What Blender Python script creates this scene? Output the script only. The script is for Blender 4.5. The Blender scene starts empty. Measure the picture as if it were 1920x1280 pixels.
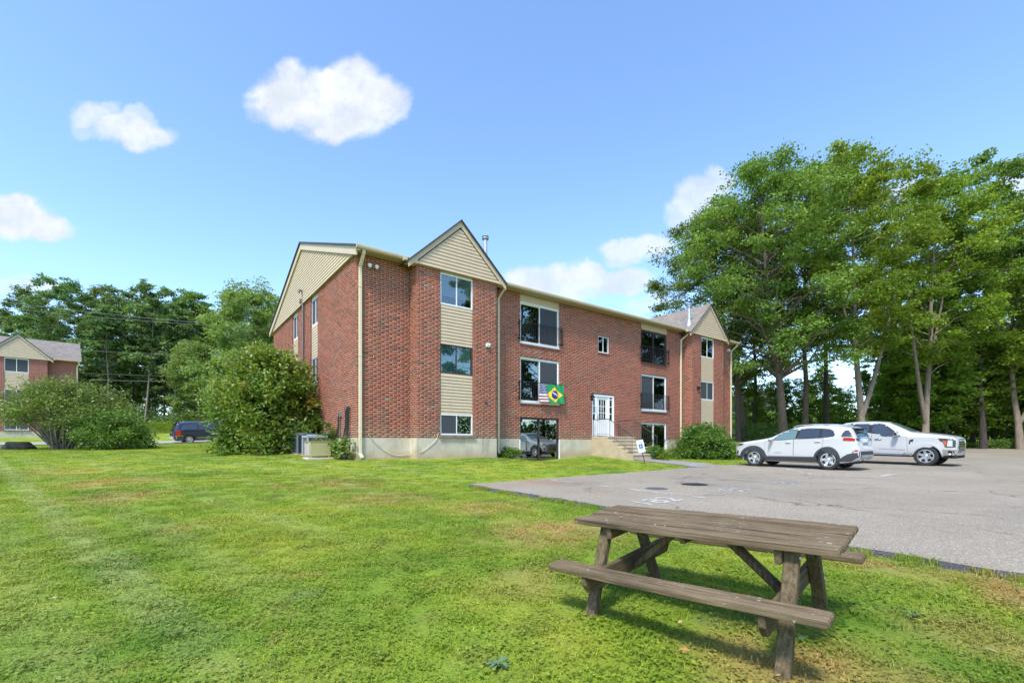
import bpy, bmesh, math, random
import numpy as np
from mathutils import Vector, Matrix, Euler

random.seed(11)
RNG = np.random.default_rng(11)
S = bpy.context.scene
COL = S.collection
PI = math.pi
rad = math.radians

# ------------------------------------------------------------------ camera, sky, sun, exposure
EYE = 1.32
cam_d = bpy.data.cameras.new('camera')
cam = bpy.data.objects.new('camera', cam_d)
COL.objects.link(cam)
cam.location = (0, 0, EYE)
cam.rotation_euler = (rad(90), 0, 0)
cam_d.sensor_width = 36
cam_d.lens = 16.44
cam_d.shift_y = 0.0995
cam_d.clip_start = 0.05
cam_d.clip_end = 3000
S.camera = cam

SUN_AZ_VEC = (-0.42, -0.90)          # where the sun stands, seen from above
SUN_EL = rad(55)
sun_d = bpy.data.lights.new('sun', 'SUN')
sun_d.energy = 2.3
sun_d.angle = rad(9.0)
sun_d.color = (1.0, 0.955, 0.88)
sun = bpy.data.objects.new('sun', sun_d)
COL.objects.link(sun)
_h = math.hypot(*SUN_AZ_VEC)
SUN_DIR = Vector((SUN_AZ_VEC[0] / _h * math.cos(SUN_EL), SUN_AZ_VEC[1] / _h * math.cos(SUN_EL), math.sin(SUN_EL)))
sun.rotation_euler = SUN_DIR.to_track_quat('Z', 'Y').to_euler()
sun.location = (0, 0, 60)

S.view_settings.view_transform = 'Standard'
S.view_settings.look = 'None'
S.view_settings.gamma = 1.0
S.view_settings.use_curve_mapping = False
S.view_settings.exposure = 1.25
S.render.film_transparent = False
try:
    S.cycles.max_bounces = 8
    S.cycles.transparent_max_bounces = 16
    S.cycles.caustics_reflective = False
    S.cycles.caustics_refractive = False
    S.cycles.use_denoising = True
    S.cycles.sample_clamp_indirect = 6
except Exception:
    pass

W = bpy.data.worlds.new('World')
S.world = W
W.use_nodes = True


class NT:
    """small helper to write node trees"""
    def __init__(s, tree):
        s.t = tree
        s.n = tree.nodes
        s.l = tree.links

    def node(s, typ, **kw):
        nd = s.n.new(typ)
        for k, v in kw.items():
            setattr(nd, k, v)
        return nd

    def put(s, sock, v):
        if v is None:
            return
        if isinstance(v, bpy.types.NodeSocket):
            s.l.new(v, sock)
        else:
            try:
                sock.default_value = v
            except Exception:
                sock.default_value = (v[0], v[1], v[2], 1.0)

    def math(s, op, a, b=None, c=None, clamp=False):
        nd = s.node('ShaderNodeMath', operation=op, use_clamp=clamp)
        for i, v in enumerate((a, b, c)):
            s.put(nd.inputs[i], v) if v is not None else None
        return nd.outputs[0]

    def vmath(s, op, a, b=None):
        nd = s.node('ShaderNodeVectorMath', operation=op)
        s.put(nd.inputs[0], a)
        if b is not None:
            s.put(nd.inputs[1], b)
        return nd

    def noise(s, vec, scale, detail=2.0, rough=0.5):
        nd = s.node('ShaderNodeTexNoise')
        if vec is not None:
            s.put(nd.inputs['Vector'], vec)
        nd.inputs['Scale'].default_value = scale
        nd.inputs['Detail'].default_value = detail
        nd.inputs['Roughness'].default_value = rough
        return nd

    def ramp(s, fac, stops):
        nd = s.node('ShaderNodeValToRGB')
        e = nd.color_ramp.elements
        while len(e) < len(stops):
            e.new(0.5)
        for i, (p, c) in enumerate(stops):
            e[i].position = p
            e[i].color = (c[0], c[1], c[2], 1) if hasattr(c, '__len__') else (c, c, c, 1)
        s.put(nd.inputs[0], fac)
        return nd.outputs[0]

    def mix(s, fac, a, b, blend='MIX'):
        nd = s.node('ShaderNodeMix', data_type='RGBA', blend_type=blend)
        s.put(nd.inputs[0], fac)
        s.put(nd.inputs[6], a if isinstance(a, bpy.types.NodeSocket) else (a[0], a[1], a[2], 1))
        s.put(nd.inputs[7], b if isinstance(b, bpy.types.NodeSocket) else (b[0], b[1], b[2], 1))
        return nd.outputs[2]

    def sstep(s, x, a, b):
        nd = s.node('ShaderNodeMapRange', interpolation_type='SMOOTHSTEP')
        s.put(nd.inputs[0], x)
        nd.inputs[1].default_value = a
        nd.inputs[2].default_value = b
        nd.inputs[3].default_value = 0
        nd.inputs[4].default_value = 1
        return nd.outputs[0]


def build_world():
    t = NT(W.node_tree)
    t.n.clear()
    out = t.node('ShaderNodeOutputWorld')
    bg = t.node('ShaderNodeBackground')
    bg.inputs['Strength'].default_value = 0.15
    sky = t.node('ShaderNodeTexSky', sky_type='NISHITA')
    sky.sun_disc = False
    sky.sun_elevation = SUN_EL
    sky.sun_rotation = math.atan2(SUN_AZ_VEC[0], SUN_AZ_VEC[1])
    sky.altitude = 50
    sky.air_density = 1.0
    sky.dust_density = 0.6
    sky.ozone_density = 1.5
    tc = t.node('ShaderNodeTexCoord')
    sep = t.node('ShaderNodeSeparateXYZ')
    t.l.new(tc.outputs['Generated'], sep.inputs[0])
    ay = t.math('MAXIMUM', t.math('ABSOLUTE', sep.outputs[1]), 0.02)
    u = t.math('DIVIDE', sep.outputs[0], ay)
    v = t.math('DIVIDE', sep.outputs[2], ay)
    cb = t.node('ShaderNodeCombineXYZ')
    t.l.new(u, cb.inputs[0])
    t.l.new(v, cb.inputs[1])
    nz = t.noise(cb.outputs[0], 11.0, 8.0, 0.60)
    off = t.vmath('SUBTRACT', nz.outputs['Color'], (0.5, 0.5, 0.5)).outputs[0]
    sc = t.vmath('MULTIPLY', off, (0.085, 0.075, 0.0)).outputs[0]
    p = t.vmath('ADD', cb.outputs[0], sc).outputs[0]
    nz2 = t.noise(cb.outputs[0], 26.0, 6.0, 0.65)

    # cumulus puffs: (centre x, centre z, radius x, radius z, density) per unit of distance ahead
    puffs = [(-0.485, 0.735, 0.075, 0.060, 1.0), (-0.40, 0.735, 0.105, 0.070, 1.0), (-0.475, 0.775, 0.040, 0.045, .95), (-0.345, 0.770, 0.065, 0.055, 1.0), (-0.300, 0.735, 0.070, 0.055, 1.0), (-0.255, 0.720, 0.035, 0.035, .7),
             (-0.38, 0.690, 0.095, 0.045, 1.0), (-0.32, 0.690, 0.060, 0.040, .95),
             (-0.895, 0.700, 0.055, 0.030, .72), (-0.905, 0.675, 0.040, 0.025, .40), (-0.83, 0.675, 0.075, 0.036, .85), (-0.785, 0.655, 0.060, 0.032, .9), (-0.80, 0.700, 0.035, 0.026, .60), (-0.86, 0.715, 0.03, .02, .5),
             (-1.07, 0.480, 0.090, 0.042, 1.0), (-1.01, 0.468, 0.070, 0.030, 1.0), (-1.055, 0.508, 0.045, 0.030, .95),
             (0.395, 0.525, 0.050, 0.045, .70), (0.435, 0.555, 0.040, 0.035, .65), (0.37, 0.485, 0.045, 0.040, .55), (0.42, 0.49, 0.06, 0.05, .6),
             (0.255, 0.415, 0.062, 0.024, .80), (0.305, 0.425, 0.050, 0.022, .75), (0.24, 0.395, 0.045, 0.016, .6),
             (0.055, 0.345, 0.075, 0.030, .85), (0.135, 0.355, 0.080, 0.036, .90), (0.165, 0.372, 0.035, 0.018, .85), (0.235, 0.350, 0.075, 0.028, .85), (0.10, 0.325, 0.090, 0.030, .75), (0.285, 0.300, 0.060, 0.018, .5),
             (-1.00, 0.330, 0.070, 0.020, .65), (-1.06, 0.335, 0.060, 0.018, .55),
             (0.86, 0.545, 0.050, 0.022, .55), (1.09, 0.545, 0.050, 0.030, .7)]
    acc = None
    for (cx, cz, rx, rz, dn) in puffs:
        q = t.vmath('SUBTRACT', p, (cx, cz, 0)).outputs[0]
        q = t.vmath('DIVIDE', q, (rx, rz, 1)).outputs[0]
        ln = t.vmath('LENGTH', q).outputs['Value']
        val = t.math('MULTIPLY', t.sstep(ln, 1.22, 0.66), dn)
        if acc is None:
            acc = val
        else:
            acc = t.math('MAXIMUM', acc, val)
    wob = t.math('MULTIPLY_ADD', nz2.outputs['Fac'], 0.9, 0.52)
    mask = t.math('MULTIPLY', acc, wob, clamp=True)
    mask = t.math('MULTIPLY', mask, t.sstep(sep.outputs[2], 0.0, 0.06))
    inner = t.sstep(nz.outputs['Fac'], 0.30, 0.68)
    cloud = t.mix(inner, (2.15, 2.35, 2.65), (2.85, 2.97, 3.15))
    # the photograph's clear-air blue: the same gain over the whole sky
    skyc = t.mix(1.0, sky.outputs[0], (0.84, 0.945, 1.06), 'MULTIPLY')
    hs = t.node('ShaderNodeHueSaturation')
    hs.inputs['Saturation'].default_value = 1.0
    hs.inputs['Value'].default_value = 1.0
    t.l.new(skyc, hs.inputs['Color'])
    col = t.mix(mask, hs.outputs[0], cloud)
    t.l.new(col, bg.inputs['Color'])
    t.l.new(bg.outputs[0], out.inputs[0])


build_world()

# ------------------------------------------------------------------ geometry of the place
D2 = np.array([0.7973, 0.6036])        # along the apartment front
N2 = np.array([0.6036, -0.7973])       # out of the front
O2 = np.array([0.39, 21.13])           # origin of the front wall
YAW = math.atan2(0.6036, 0.7973)


def ta(x, y):
    dx, dy = x - O2[0], y - O2[1]
    return dx * D2[0] + dy * D2[1], dx * N2[0] + dy * N2[1]


def xy(t, a):
    return O2[0] + t * D2[0] + a * N2[0], O2[1] + t * D2[1] + a * N2[1]


LOT_T, LOT_A = -6.45, 5.95


def zlot(y):
    return 0.0185 * np.asarray(y, float)


ANCH = [(1.46, 3.55, 0.0), (2.15, 4.28, .07), (0.8, 2.85, -.06), (0, 2.6, -.05), (-3, 4, .02), (-6, 4, .05), (0, 5, .06), (-1.3, 12.5, .20), (1.2, 9.2, .13),
        (-.5, 9, .16), (-6, 10, .32), (-12, 15, .58), (-3, 14.5, .5), (-5.3, 16.3, .73), (-8, 16.5, .77), (-4.2, 17.6, .74), (-3.3, 17.2, .72), (-.4, 19.4, .74),
        (1.8, 20.9, .46), (1.35, 21.7, .46), (3.6, 23.3, .70), (2.9, 22.2, .58), (5.76, 20.2, .42), (6.9, 22.8, .54), (8, 21, .42), (7.5, 18.9, .33),
        (9, 27.0, .47), (11, 28, .46), (12.5, 26.6, .44), (15, 30, .5), (17, 30.5, .75), (10.5, 20.8, .36), (14, 25, .45),
        (-10.4, 20, .93), (-15, 22, .97), (-24, 25, 1.0), (-26.4, 25, 1.0), (-33.6, 31.7, 1.19), (-26.6, 37, 1.32), (-20, 32, 1.2), (-35, 37, 1.36), (-28, 41, 1.46),
        (-43, 40, 1.78), (-38, 45, 1.95), (-30, 50, 2.2), (-46, 62, 3.0), (-20, 60, 2.6), (-10, 40, 1.6), (-70, 60, 3.2), (0, 60, 2.5), (-60, 30, 1.6), (-30, 10, .45), (-30, -5, .2),
        (16, 36, 1.25), (24, 42, 1.35), (20, 34, 1.05), (34, 50, 1.5), (30, 60, 2.0), (0, -12, -.25), (-15, -10, 0), (10, -12, -.2), (60, 45, .9), (70, 60, 1.3), (50, 20, .4),
        (60, -10, -.1), (0, 110, 4), (-60, 110, 5), (60, 110, 3.4), (120, 60, 2.0), (120, 0, .3), (-120, 60, 4), (-120, 0, 1.5), (0, -60, -1), (100, -60, -1), (-100, -60, 0)]
_A = np.array(ANCH)


def _tps(r2):
    return 0.5 * r2 * np.log(r2 + 1e-9)


def _fit():
    P = _A[:, :2] / 10
    n = len(P)
    K = _tps(((P[:, None] - P[None]) ** 2).sum(-1)) + np.eye(n) * 0.02
    B = np.hstack([np.ones((n, 1)), P])
    M = np.block([[K, B], [B.T, np.zeros((3, 3))]])
    return P, np.linalg.solve(M, np.concatenate([_A[:, 2], np.zeros(3)]))


_P, _C = _fit()


def terr0(x, y):
    x = np.clip(np.asarray(x, float), -140, 140)
    y = np.clip(np.asarray(y, float), -60, 130)
    sh = x.shape
    q = np.stack([x.ravel(), y.ravel()], 1) / 10
    out = np.empty(len(q))
    for i in range(0, len(q), 20000):
        qq = q[i:i + 20000]
        K = _tps(((qq[:, None] - _P[None]) ** 2).sum(-1))
        out[i:i + 20000] = K @ _C[:len(_P)] + _C[len(_P)] + qq @ _C[len(_P) + 1:]
    return out.reshape(sh)


def sm(x, a, b):
    q = np.clip((x - a) / (b - a), 0, 1)
    return q * q * (3 - 2 * q)


def terr(x, y):
    x = np.asarray(x, float)
    y = np.asarray(y, float)
    z = terr0(x, y)
    t, a = ta(x, y)
    w = sm(t, LOT_T - 1.0, LOT_T + .05) * sm(a, LOT_A - 1.0, LOT_A + .05) * (1 - sm(t, 55, 58))
    w = w * (1 - sm(a, 31.5, 34))
    return z * (1 - w) + (zlot(y) - 0.07) * w


def gz(x, y):
    return float(terr(np.array([x]), np.array([y]))[0])


# ------------------------------------------------------------------ object helpers
def tag(o, label=None, cat=None, group=None, kind=None):
    if label:
        o['label'] = label
    if cat:
        o['category'] = cat
    if group:
        o['group'] = group
    if kind:
        o['kind'] = kind
    return o


def empty(name, loc=(0, 0, 0), rz=0.0, label=None, cat=None, group=None):
    o = bpy.data.objects.new(name, None)
    o.empty_display_size = 0.2
    COL.objects.link(o)
    o.location = loc
    o.rotation_euler = (0, 0, rz)
    return tag(o, label, cat, group)


def link(name, me, parent=None, mats=None):
    o = bpy.data.objects.new(name, me)
    COL.objects.link(o)
    if mats is not None:
        for m in (mats if isinstance(mats, (list, tuple)) else [mats]):
            me.materials.append(m)
    if parent is not None:
        o.parent = parent
    return o


class MB:
    def __init__(s):
        s.v = []
        s.f = []
        s.m = []

    def add(s, vs, fs, mi=0):
        b = len(s.v)
        s.v += [tuple(v) for v in vs]
        s.f += [tuple(i + b for i in f) for f in fs]
        s.m += [mi] * len(fs)

    def box(s, x0, x1, y0, y1, z0, z1, mi=0):
        s.add([(x0, y0, z0), (x1, y0, z0), (x1, y1, z0), (x0, y1, z0), (x0, y0, z1), (x1, y0, z1), (x1, y1, z1), (x0, y1, z1)],
              [(0, 3, 2, 1), (4, 5, 6, 7), (0, 1, 5, 4), (1, 2, 6, 5), (2, 3, 7, 6), (3, 0, 4, 7)], mi)

    def obox(s, c, ax, ay, az, hx, hy, hz, mi=0):
        c, ax, ay, az = map(Vector, (c, ax, ay, az))
        vs = []
        for k in (-1, 1):
            for (i, j) in ((-1, -1), (1, -1), (1, 1), (-1, 1)):
                vs.append(c + ax * (hx * i) + ay * (hy * j) + az * (hz * k))
        s.add(vs, [(0, 3, 2, 1), (4, 5, 6, 7), (0, 1, 5, 4), (1, 2, 6, 5), (2, 3, 7, 6), (3, 0, 4, 7)], mi)

    def beam(s, p, q, w, h, up=(0, 0, 1), mi=0):
        p, q = Vector(p), Vector(q)
        ax = (q - p).normalized()
        up = Vector(up)
        ay = up.cross(ax)
        if ay.length < 1e-4:
            ay = Vector((0, 1, 0)).cross(ax)
        ay.normalize()
        az = ax.cross(ay)
        s.obox((p + q) / 2, ax, ay, az, (q - p).length / 2, w / 2, h / 2, mi)

    def tube(s, pts, r, n=8, mi=0, cap=True):
        pts = [Vector(p) for p in pts]
        rs = r if hasattr(r, '__len__') else [r] * len(pts)
        b = len(s.v)
        prev = None
        for i, p in enumerate(pts):
            d = (pts[min(i + 1, len(pts) - 1)] - pts[max(i - 1, 0)]).normalized()
            if prev is None:
                a = d.orthogonal().normalized()
            else:
                a = (prev - d * prev.dot(d))
                a = a.normalized() if a.length > 1e-6 else d.orthogonal().normalized()
            prev = a
            c = d.cross(a)
            for k in range(n):
                th = 2 * PI * k / n
                s.v.append(tuple(p + (a * math.cos(th) + c * math.sin(th)) * rs[i]))
        for i in range(len(pts) - 1):
            for k in range(n):
                s.f.append((b + i * n + k, b + i * n + (k + 1) % n, b + (i + 1) * n + (k + 1) % n, b + (i + 1) * n + k))
                s.m.append(mi)
        if cap:
            s.f.append(tuple(b + k for k in reversed(range(n))))
            s.f.append(tuple(b + (len(pts) - 1) * n + k for k in range(n)))
            s.m += [mi, mi]

    def lathe(s, prof, n=24, c=(0, 0, 0), axis='z', mi=0):
        """prof: list of (radius, height)"""
        b = len(s.v)
        for (r, h) in prof:
            for k in range(n):
                th = 2 * PI * k / n
                x, y = r * math.cos(th), r * math.sin(th)
                if axis == 'z':
                    p = (c[0] + x, c[1] + y, c[2] + h)
                else:
                    p = (c[0] + x, c[1] + h, c[2] - y)
                s.v.append(p)
        for i in range(len(prof) - 1):
            for k in range(n):
                s.f.append((b + i * n + k, b + i * n + (k + 1) % n, b + (i + 1) * n + (k + 1) % n, b + (i + 1) * n + k))
                s.m.append(mi)

    def prism(s, poly, y0, y1, mi=0):
        """poly in (x,z), extruded in y"""
        n = len(poly)
        s.add([(x, y0, z) for x, z in poly] + [(x, y1, z) for x, z in poly],
              [tuple(range(n)), tuple(reversed(range(n, 2 * n)))] + [((i + 1) % n, i, n + i, n + (i + 1) % n) for i in range(n)], mi)

    def mesh(s, name, smooth=None, bevel=0.0):
        me = bpy.data.meshes.new(name)
        me.from_pydata(s.v, [], s.f)
        me.polygons.foreach_set('material_index', s.m)
        bm = bmesh.new()
        bm.from_mesh(me)
        bmesh.ops.recalc_face_normals(bm, faces=bm.faces)
        if bevel > 0:
            bmesh.ops.bevel(bm, geom=list(bm.edges), offset=bevel, segments=1, affect='EDGES', clamp_overlap=True)
        bm.to_mesh(me)
        bm.free()
        if smooth is not None:
            me.polygons.foreach_set('use_smooth', [True] * len(me.polygons))
            me.set_sharp_from_angle(angle=rad(smooth))
        me.update()
        return me

    def build(s, name, mats, parent=None, smooth=None, bevel=0.0):
        return link(name, s.mesh(name, smooth, bevel), parent, mats)


def mesh_np(name, V, F, tone=None, smooth=False):
    """V (n,3), F (m,k) arrays; tone: value per face"""
    V = np.asarray(V, np.float32)
    F = np.asarray(F, np.int32)
    me = bpy.data.meshes.new(name)
    m, k = F.shape
    me.vertices.add(len(V))
    me.vertices.foreach_set('co', V.ravel())
    me.loops.add(m * k)
    me.loops.foreach_set('vertex_index', F.ravel())
    me.polygons.add(m)
    me.polygons.foreach_set('loop_start', np.arange(0, m * k, k, dtype=np.int32))
    if smooth:
        me.polygons.foreach_set('use_smooth', np.ones(m, bool))
    me.update(calc_edges=True)
    if tone is not None:
        at = me.attributes.new('tone', 'FLOAT', 'FACE')
        at.data.foreach_set('value', np.asarray(tone, np.float32))
    return me


# ------------------------------------------------------------------ materials
MATS = {}


def mat(name, color, rough=0.6, metal=0.0, spec=0.5, noise=0.0, nscale=8.0, bump=0.0, bscale=60.0, coat=0.0, coords='Object', stretch=None):
    if name in MATS:
        return MATS[name]
    m = bpy.data.materials.new(name)
    m.use_nodes = True
    t = NT(m.node_tree)
    bs = t.n['Principled BSDF']
    bs.inputs['Roughness'].default_value = rough
    bs.inputs['Metallic'].default_value = metal
    bs.inputs['Specular IOR Level'].default_value = spec
    if coat:
        bs.inputs['Coat Weight'].default_value = coat
        bs.inputs['Coat Roughness'].default_value = 0.04
    tc = t.node('ShaderNodeTexCoord')
    vec = tc.outputs[coords]
    if stretch:
        vec = t.vmath('MULTIPLY', vec, stretch).outputs[0]
    if noise > 0:
        nz = t.noise(vec, nscale, 4.0, 0.6)
        c0 = tuple(c * (1 - noise) for c in color)
        c1 = tuple(min(1, c * (1 + noise)) for c in color)
        col = t.ramp(nz.outputs['Fac'], [(0.3, c0), (0.7, c1)])
        t.l.new(col, bs.inputs['Base Color'])
    else:
        bs.inputs['Base Color'].default_value = (*color, 1)
    if bump > 0:
        nb = t.noise(vec, bscale, 4.0, 0.6)
        bp = t.node('ShaderNodeBump')
        bp.inputs['Strength'].default_value = bump
        bp.inputs['Distance'].default_value = 0.01
        t.l.new(nb.outputs['Fac'], bp.inputs['Height'])
        t.l.new(bp.outputs[0], bs.inputs['Normal'])
    MATS[name] = m
    return m


def brick_mat():
    m = bpy.data.materials.new('red_brick')
    m.use_nodes = True
    t = NT(m.node_tree)
    bs = t.n['Principled BSDF']
    at = t.node('ShaderNodeAttribute', attribute_name='tone')
    col = t.ramp(at.outputs['Fac'], [(0.0, (.10, .052, .042)), (0.12, (.15, .060, .042)), (0.35, (.235, .066, .036)), (0.65, (.305, .080, .041)), (0.95, (.375, .100, .045)), (1.0, (.22, .15, .10))])
    tc = t.node('ShaderNodeTexCoord')
    geo = t.node('ShaderNodeNewGeometry')
    big = t.noise(geo.outputs['Position'], 0.7, 3.0, 0.6)
    col = t.mix(t.sstep(big.outputs['Fac'], 0.50, 0.68), col, t.mix(0.35, col, (.36, .075, .035)))
    # grime: streaks running down, and a grey-brown bloom near the foundation
    stv = t.vmath('MULTIPLY', geo.outputs['Position'], (1.6, 1.6, .16)).outputs[0]
    stn = t.noise(stv, 1.5, 4.0, .65)
    col = t.mix(t.math('MULTIPLY', t.sstep(stn.outputs['Fac'], .54, .74), .45), col, (.115, .060, .042))
    spz = t.node('ShaderNodeSeparateXYZ')
    t.l.new(geo.outputs['Position'], spz.inputs[0])
    lown = t.noise(geo.outputs['Position'], .9, 4.0, .6)
    low = t.math('MULTIPLY', t.sstep(t.math('MULTIPLY_ADD', lown.outputs['Fac'], -1.6, spz.outputs[2]), 1.55, .75), .55)
    col = t.mix(low, col, (.25, .145, .085))
    fine = t.noise(geo.outputs['Position'], 45.0, 3.0, 0.6)
    sh = t.ramp(fine.outputs['Fac'], [(0.3, .80), (0.7, 1.18)])
    col = t.mix(1.0, col, sh, 'MULTIPLY')
    t.l.new(col, bs.inputs['Base Color'])
    bs.inputs['Roughness'].default_value = 0.85
    bp = t.node('ShaderNodeBump')
    bp.inputs['Strength'].default_value = 0.35
    bp.inputs['Distance'].default_value = 0.004
    nb = t.noise(geo.outputs['Position'], 130.0, 2.0)
    t.l.new(nb.outputs['Fac'], bp.inputs['Height'])
    t.l.new(bp.outputs[0], bs.inputs['Normal'])
    return m


def far_brick_mat():
    m = bpy.data.materials.new('red_brickwork')
    m.use_nodes = True
    t = NT(m.node_tree)
    bs = t.n['Principled BSDF']
    tc = t.node('ShaderNodeTexCoord')
    sp = t.node('ShaderNodeSeparateXYZ')
    t.l.new(tc.outputs['Object'], sp.inputs[0])
    cb = t.node('ShaderNodeCombineXYZ')
    t.l.new(t.math('ADD', sp.outputs[0], sp.outputs[1]), cb.inputs[0])
    t.l.new(sp.outputs[2], cb.inputs[1])
    br = t.node('ShaderNodeTexBrick')
    t.l.new(cb.outputs[0], br.inputs['Vector'])
    br.inputs['Color1'].default_value = (.22, .06, .045, 1)
    br.inputs['Color2'].default_value = (.32, .08, .05, 1)
    br.inputs['Mortar'].default_value = (.42, .36, .31, 1)
    br.inputs['Scale'].default_value = 1.0
    br.inputs['Brick Width'].default_value = .305
    br.inputs['Row Height'].default_value = .0813
    br.inputs['Mortar Size'].default_value = .006
    t.l.new(br.outputs['Color'], bs.inputs['Base Color'])
    bs.inputs['Roughness'].default_value = 0.9
    return m


def foliage_mat(name, stops, trans=0.35, spec=0.35, rough=0.5):
    m = bpy.data.materials.new(name)
    m.use_nodes = True
    t = NT(m.node_tree)
    t.n.clear()
    out = t.node('ShaderNodeOutputMaterial')
    at = t.node('ShaderNodeAttribute', attribute_name='tone')
    col = t.ramp(at.outputs['Fac'], stops)
    oi = t.node('ShaderNodeObjectInfo')
    hs = t.node('ShaderNodeHueSaturation')
    t.l.new(col, hs.inputs['Color'])
    hv = t.math('MULTIPLY_ADD', oi.outputs['Random'], 0.03, 0.485)
    vv = t.math('MULTIPLY_ADD', oi.outputs['Random'], 0.35, 0.85)
    t.l.new(hv, hs.inputs['Hue'])
    t.l.new(vv, hs.inputs['Value'])
    pb = t.node('ShaderNodeBsdfPrincipled')
    t.l.new(hs.outputs[0], pb.inputs['Base Color'])
    pb.inputs['Roughness'].default_value = rough
    pb.inputs['Specular IOR Level'].default_value = spec
    tr = t.node('ShaderNodeBsdfTranslucent')
    tcol = t.mix(1.0, hs.outputs[0], (1.25, 1.15, 0.55), 'MULTIPLY')
    t.l.new(tcol, tr.inputs['Color'])
    mx = t.node('ShaderNodeMixShader')
    mx.inputs[0].default_value = trans
    t.l.new(pb.outputs[0], mx.inputs[1])
    t.l.new(tr.outputs[0], mx.inputs[2])
    t.l.new(mx.outputs[0], out.inputs[0])
    return m


def glass_mat(name, tint=(.80, .86, .84), refl=1.0):
    m = bpy.data.materials.new(name)
    m.use_nodes = True
    t = NT(m.node_tree)
    t.n.clear()
    out = t.node('ShaderNodeOutputMaterial')
    fr = t.node('ShaderNodeFresnel')
    fr.inputs[0].default_value = 1.5
    fac = t.math('MULTIPLY_ADD', fr.outputs[0], 1.1 * refl, 0.085 * refl, clamp=True)
    tr = t.node('ShaderNodeBsdfTransparent')
    tr.inputs[0].default_value = (*tint, 1)
    gl = t.node('ShaderNodeBsdfGlossy')
    gl.inputs['Roughness'].default_value = 0.01
    gl.inputs['Color'].default_value = (.9, .95, .95, 1)
    mx = t.node('ShaderNodeMixShader')
    t.l.new(fac, mx.inputs[0])
    t.l.new(tr.outputs[0], mx.inputs[1])
    t.l.new(gl.outputs[0], mx.inputs[2])
    t.l.new(mx.outputs[0], out.inputs[0])
    return m


M_BRICK = brick_mat()
M_BRICKFAR = far_brick_mat()
M_MORTAR = mat('mortar', (.54, .415, .32), .95, noise=.2, nscale=6, bump=.3)
M_SIDING = mat('tan_siding', (.54, .425, .285), .6, noise=.06, nscale=3)
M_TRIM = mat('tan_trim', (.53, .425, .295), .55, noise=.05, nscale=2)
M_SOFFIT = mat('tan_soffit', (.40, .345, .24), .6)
M_DOWN = mat('cream_downspout', (.66, .57, .38), .45, noise=.05)
M_WHITE = mat('white_frame', (.78, .79, .78), .4, noise=.04)
M_DARKFRAME = mat('bronze_frame', (.055, .035, .028), .45)
M_BLACK = mat('black_iron', (.012, .012, .013), .5)
M_GLASS = glass_mat('window_glass')
M_GLASSR = glass_mat('coated_glass', (.45, .55, .52), 2.6)
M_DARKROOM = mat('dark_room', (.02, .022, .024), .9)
M_BLINDG = mat('grey_blind', (.34, .40, .38), .8)
M_CURTG = mat('teal_curtain', (.42, .66, .60), .8, noise=.25, nscale=5, stretch=(9, 9, .3))
M_CURTB = mat('blue_curtain', (.20, .42, .50), .8, noise=.25, nscale=5, stretch=(9, 9, .3))
M_CURTGREEN = mat('green_curtain', (.13, .30, .16), .8, noise=.15, nscale=5, stretch=(6, 6, .3))
M_SCREEN = mat('dark_screen', (.045, .052, .062), .7)
M_STEEL = mat('galvanised_steel', (.55, .57, .58), .35, metal=.6, noise=.1)
M_ASPHSH = None


def concrete_mat(name, c, streak=True):
    m = bpy.data.materials.new(name)
    m.use_nodes = True
    t = NT(m.node_tree)
    bs = t.n['Principled BSDF']
    geo = t.node('ShaderNodeNewGeometry')
    n1 = t.noise(geo.outputs['Position'], 2.2, 5.0, 0.6)
    col = t.ramp(n1.outputs['Fac'], [(0.3, tuple(k * .8 for k in c)), (0.7, tuple(k * 1.12 for k in c))])
    if streak:
        st = t.vmath('MULTIPLY', geo.outputs['Position'], (2.2, 2.2, 0.18)).outputs[0]
        n2 = t.noise(st, 2.0, 3.0, 0.6)
        col = t.mix(t.math('MULTIPLY', t.sstep(n2.outputs['Fac'], .58, .74), .45), col, (.16, .15, .12))
        sp = t.node('ShaderNodeSeparateXYZ')
        t.l.new(geo.outputs['Position'], sp.inputs[0])
        n3 = t.noise(geo.outputs['Position'], 1.1, 3.0)
        soil = t.math('MULTIPLY', t.sstep(t.math('MULTIPLY_ADD', n3.outputs['Fac'], .35, sp.outputs[2]), 1.32, .88), .7)
        col = t.mix(soil, col, (.40, .27, .15))
    t.l.new(col, bs.inputs['Base Color'])
    bs.inputs['Roughness'].default_value = .9
    bp = t.node('ShaderNodeBump')
    bp.inputs['Strength'].default_value = .25
    nb = t.noise(geo.outputs['Position'], 40.0, 4.0)
    t.l.new(nb.outputs['Fac'], bp.inputs['Height'])
    t.l.new(bp.outputs[0], bs.inputs['Normal'])
    return m


M_CONC = concrete_mat('foundation_concrete', (.54, .475, .36))
M_STEP = concrete_mat('step_concrete', (.46, .37, .25), False)
M_STEPNOSE = concrete_mat('step_tread', (.60, .50, .36), False)


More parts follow.
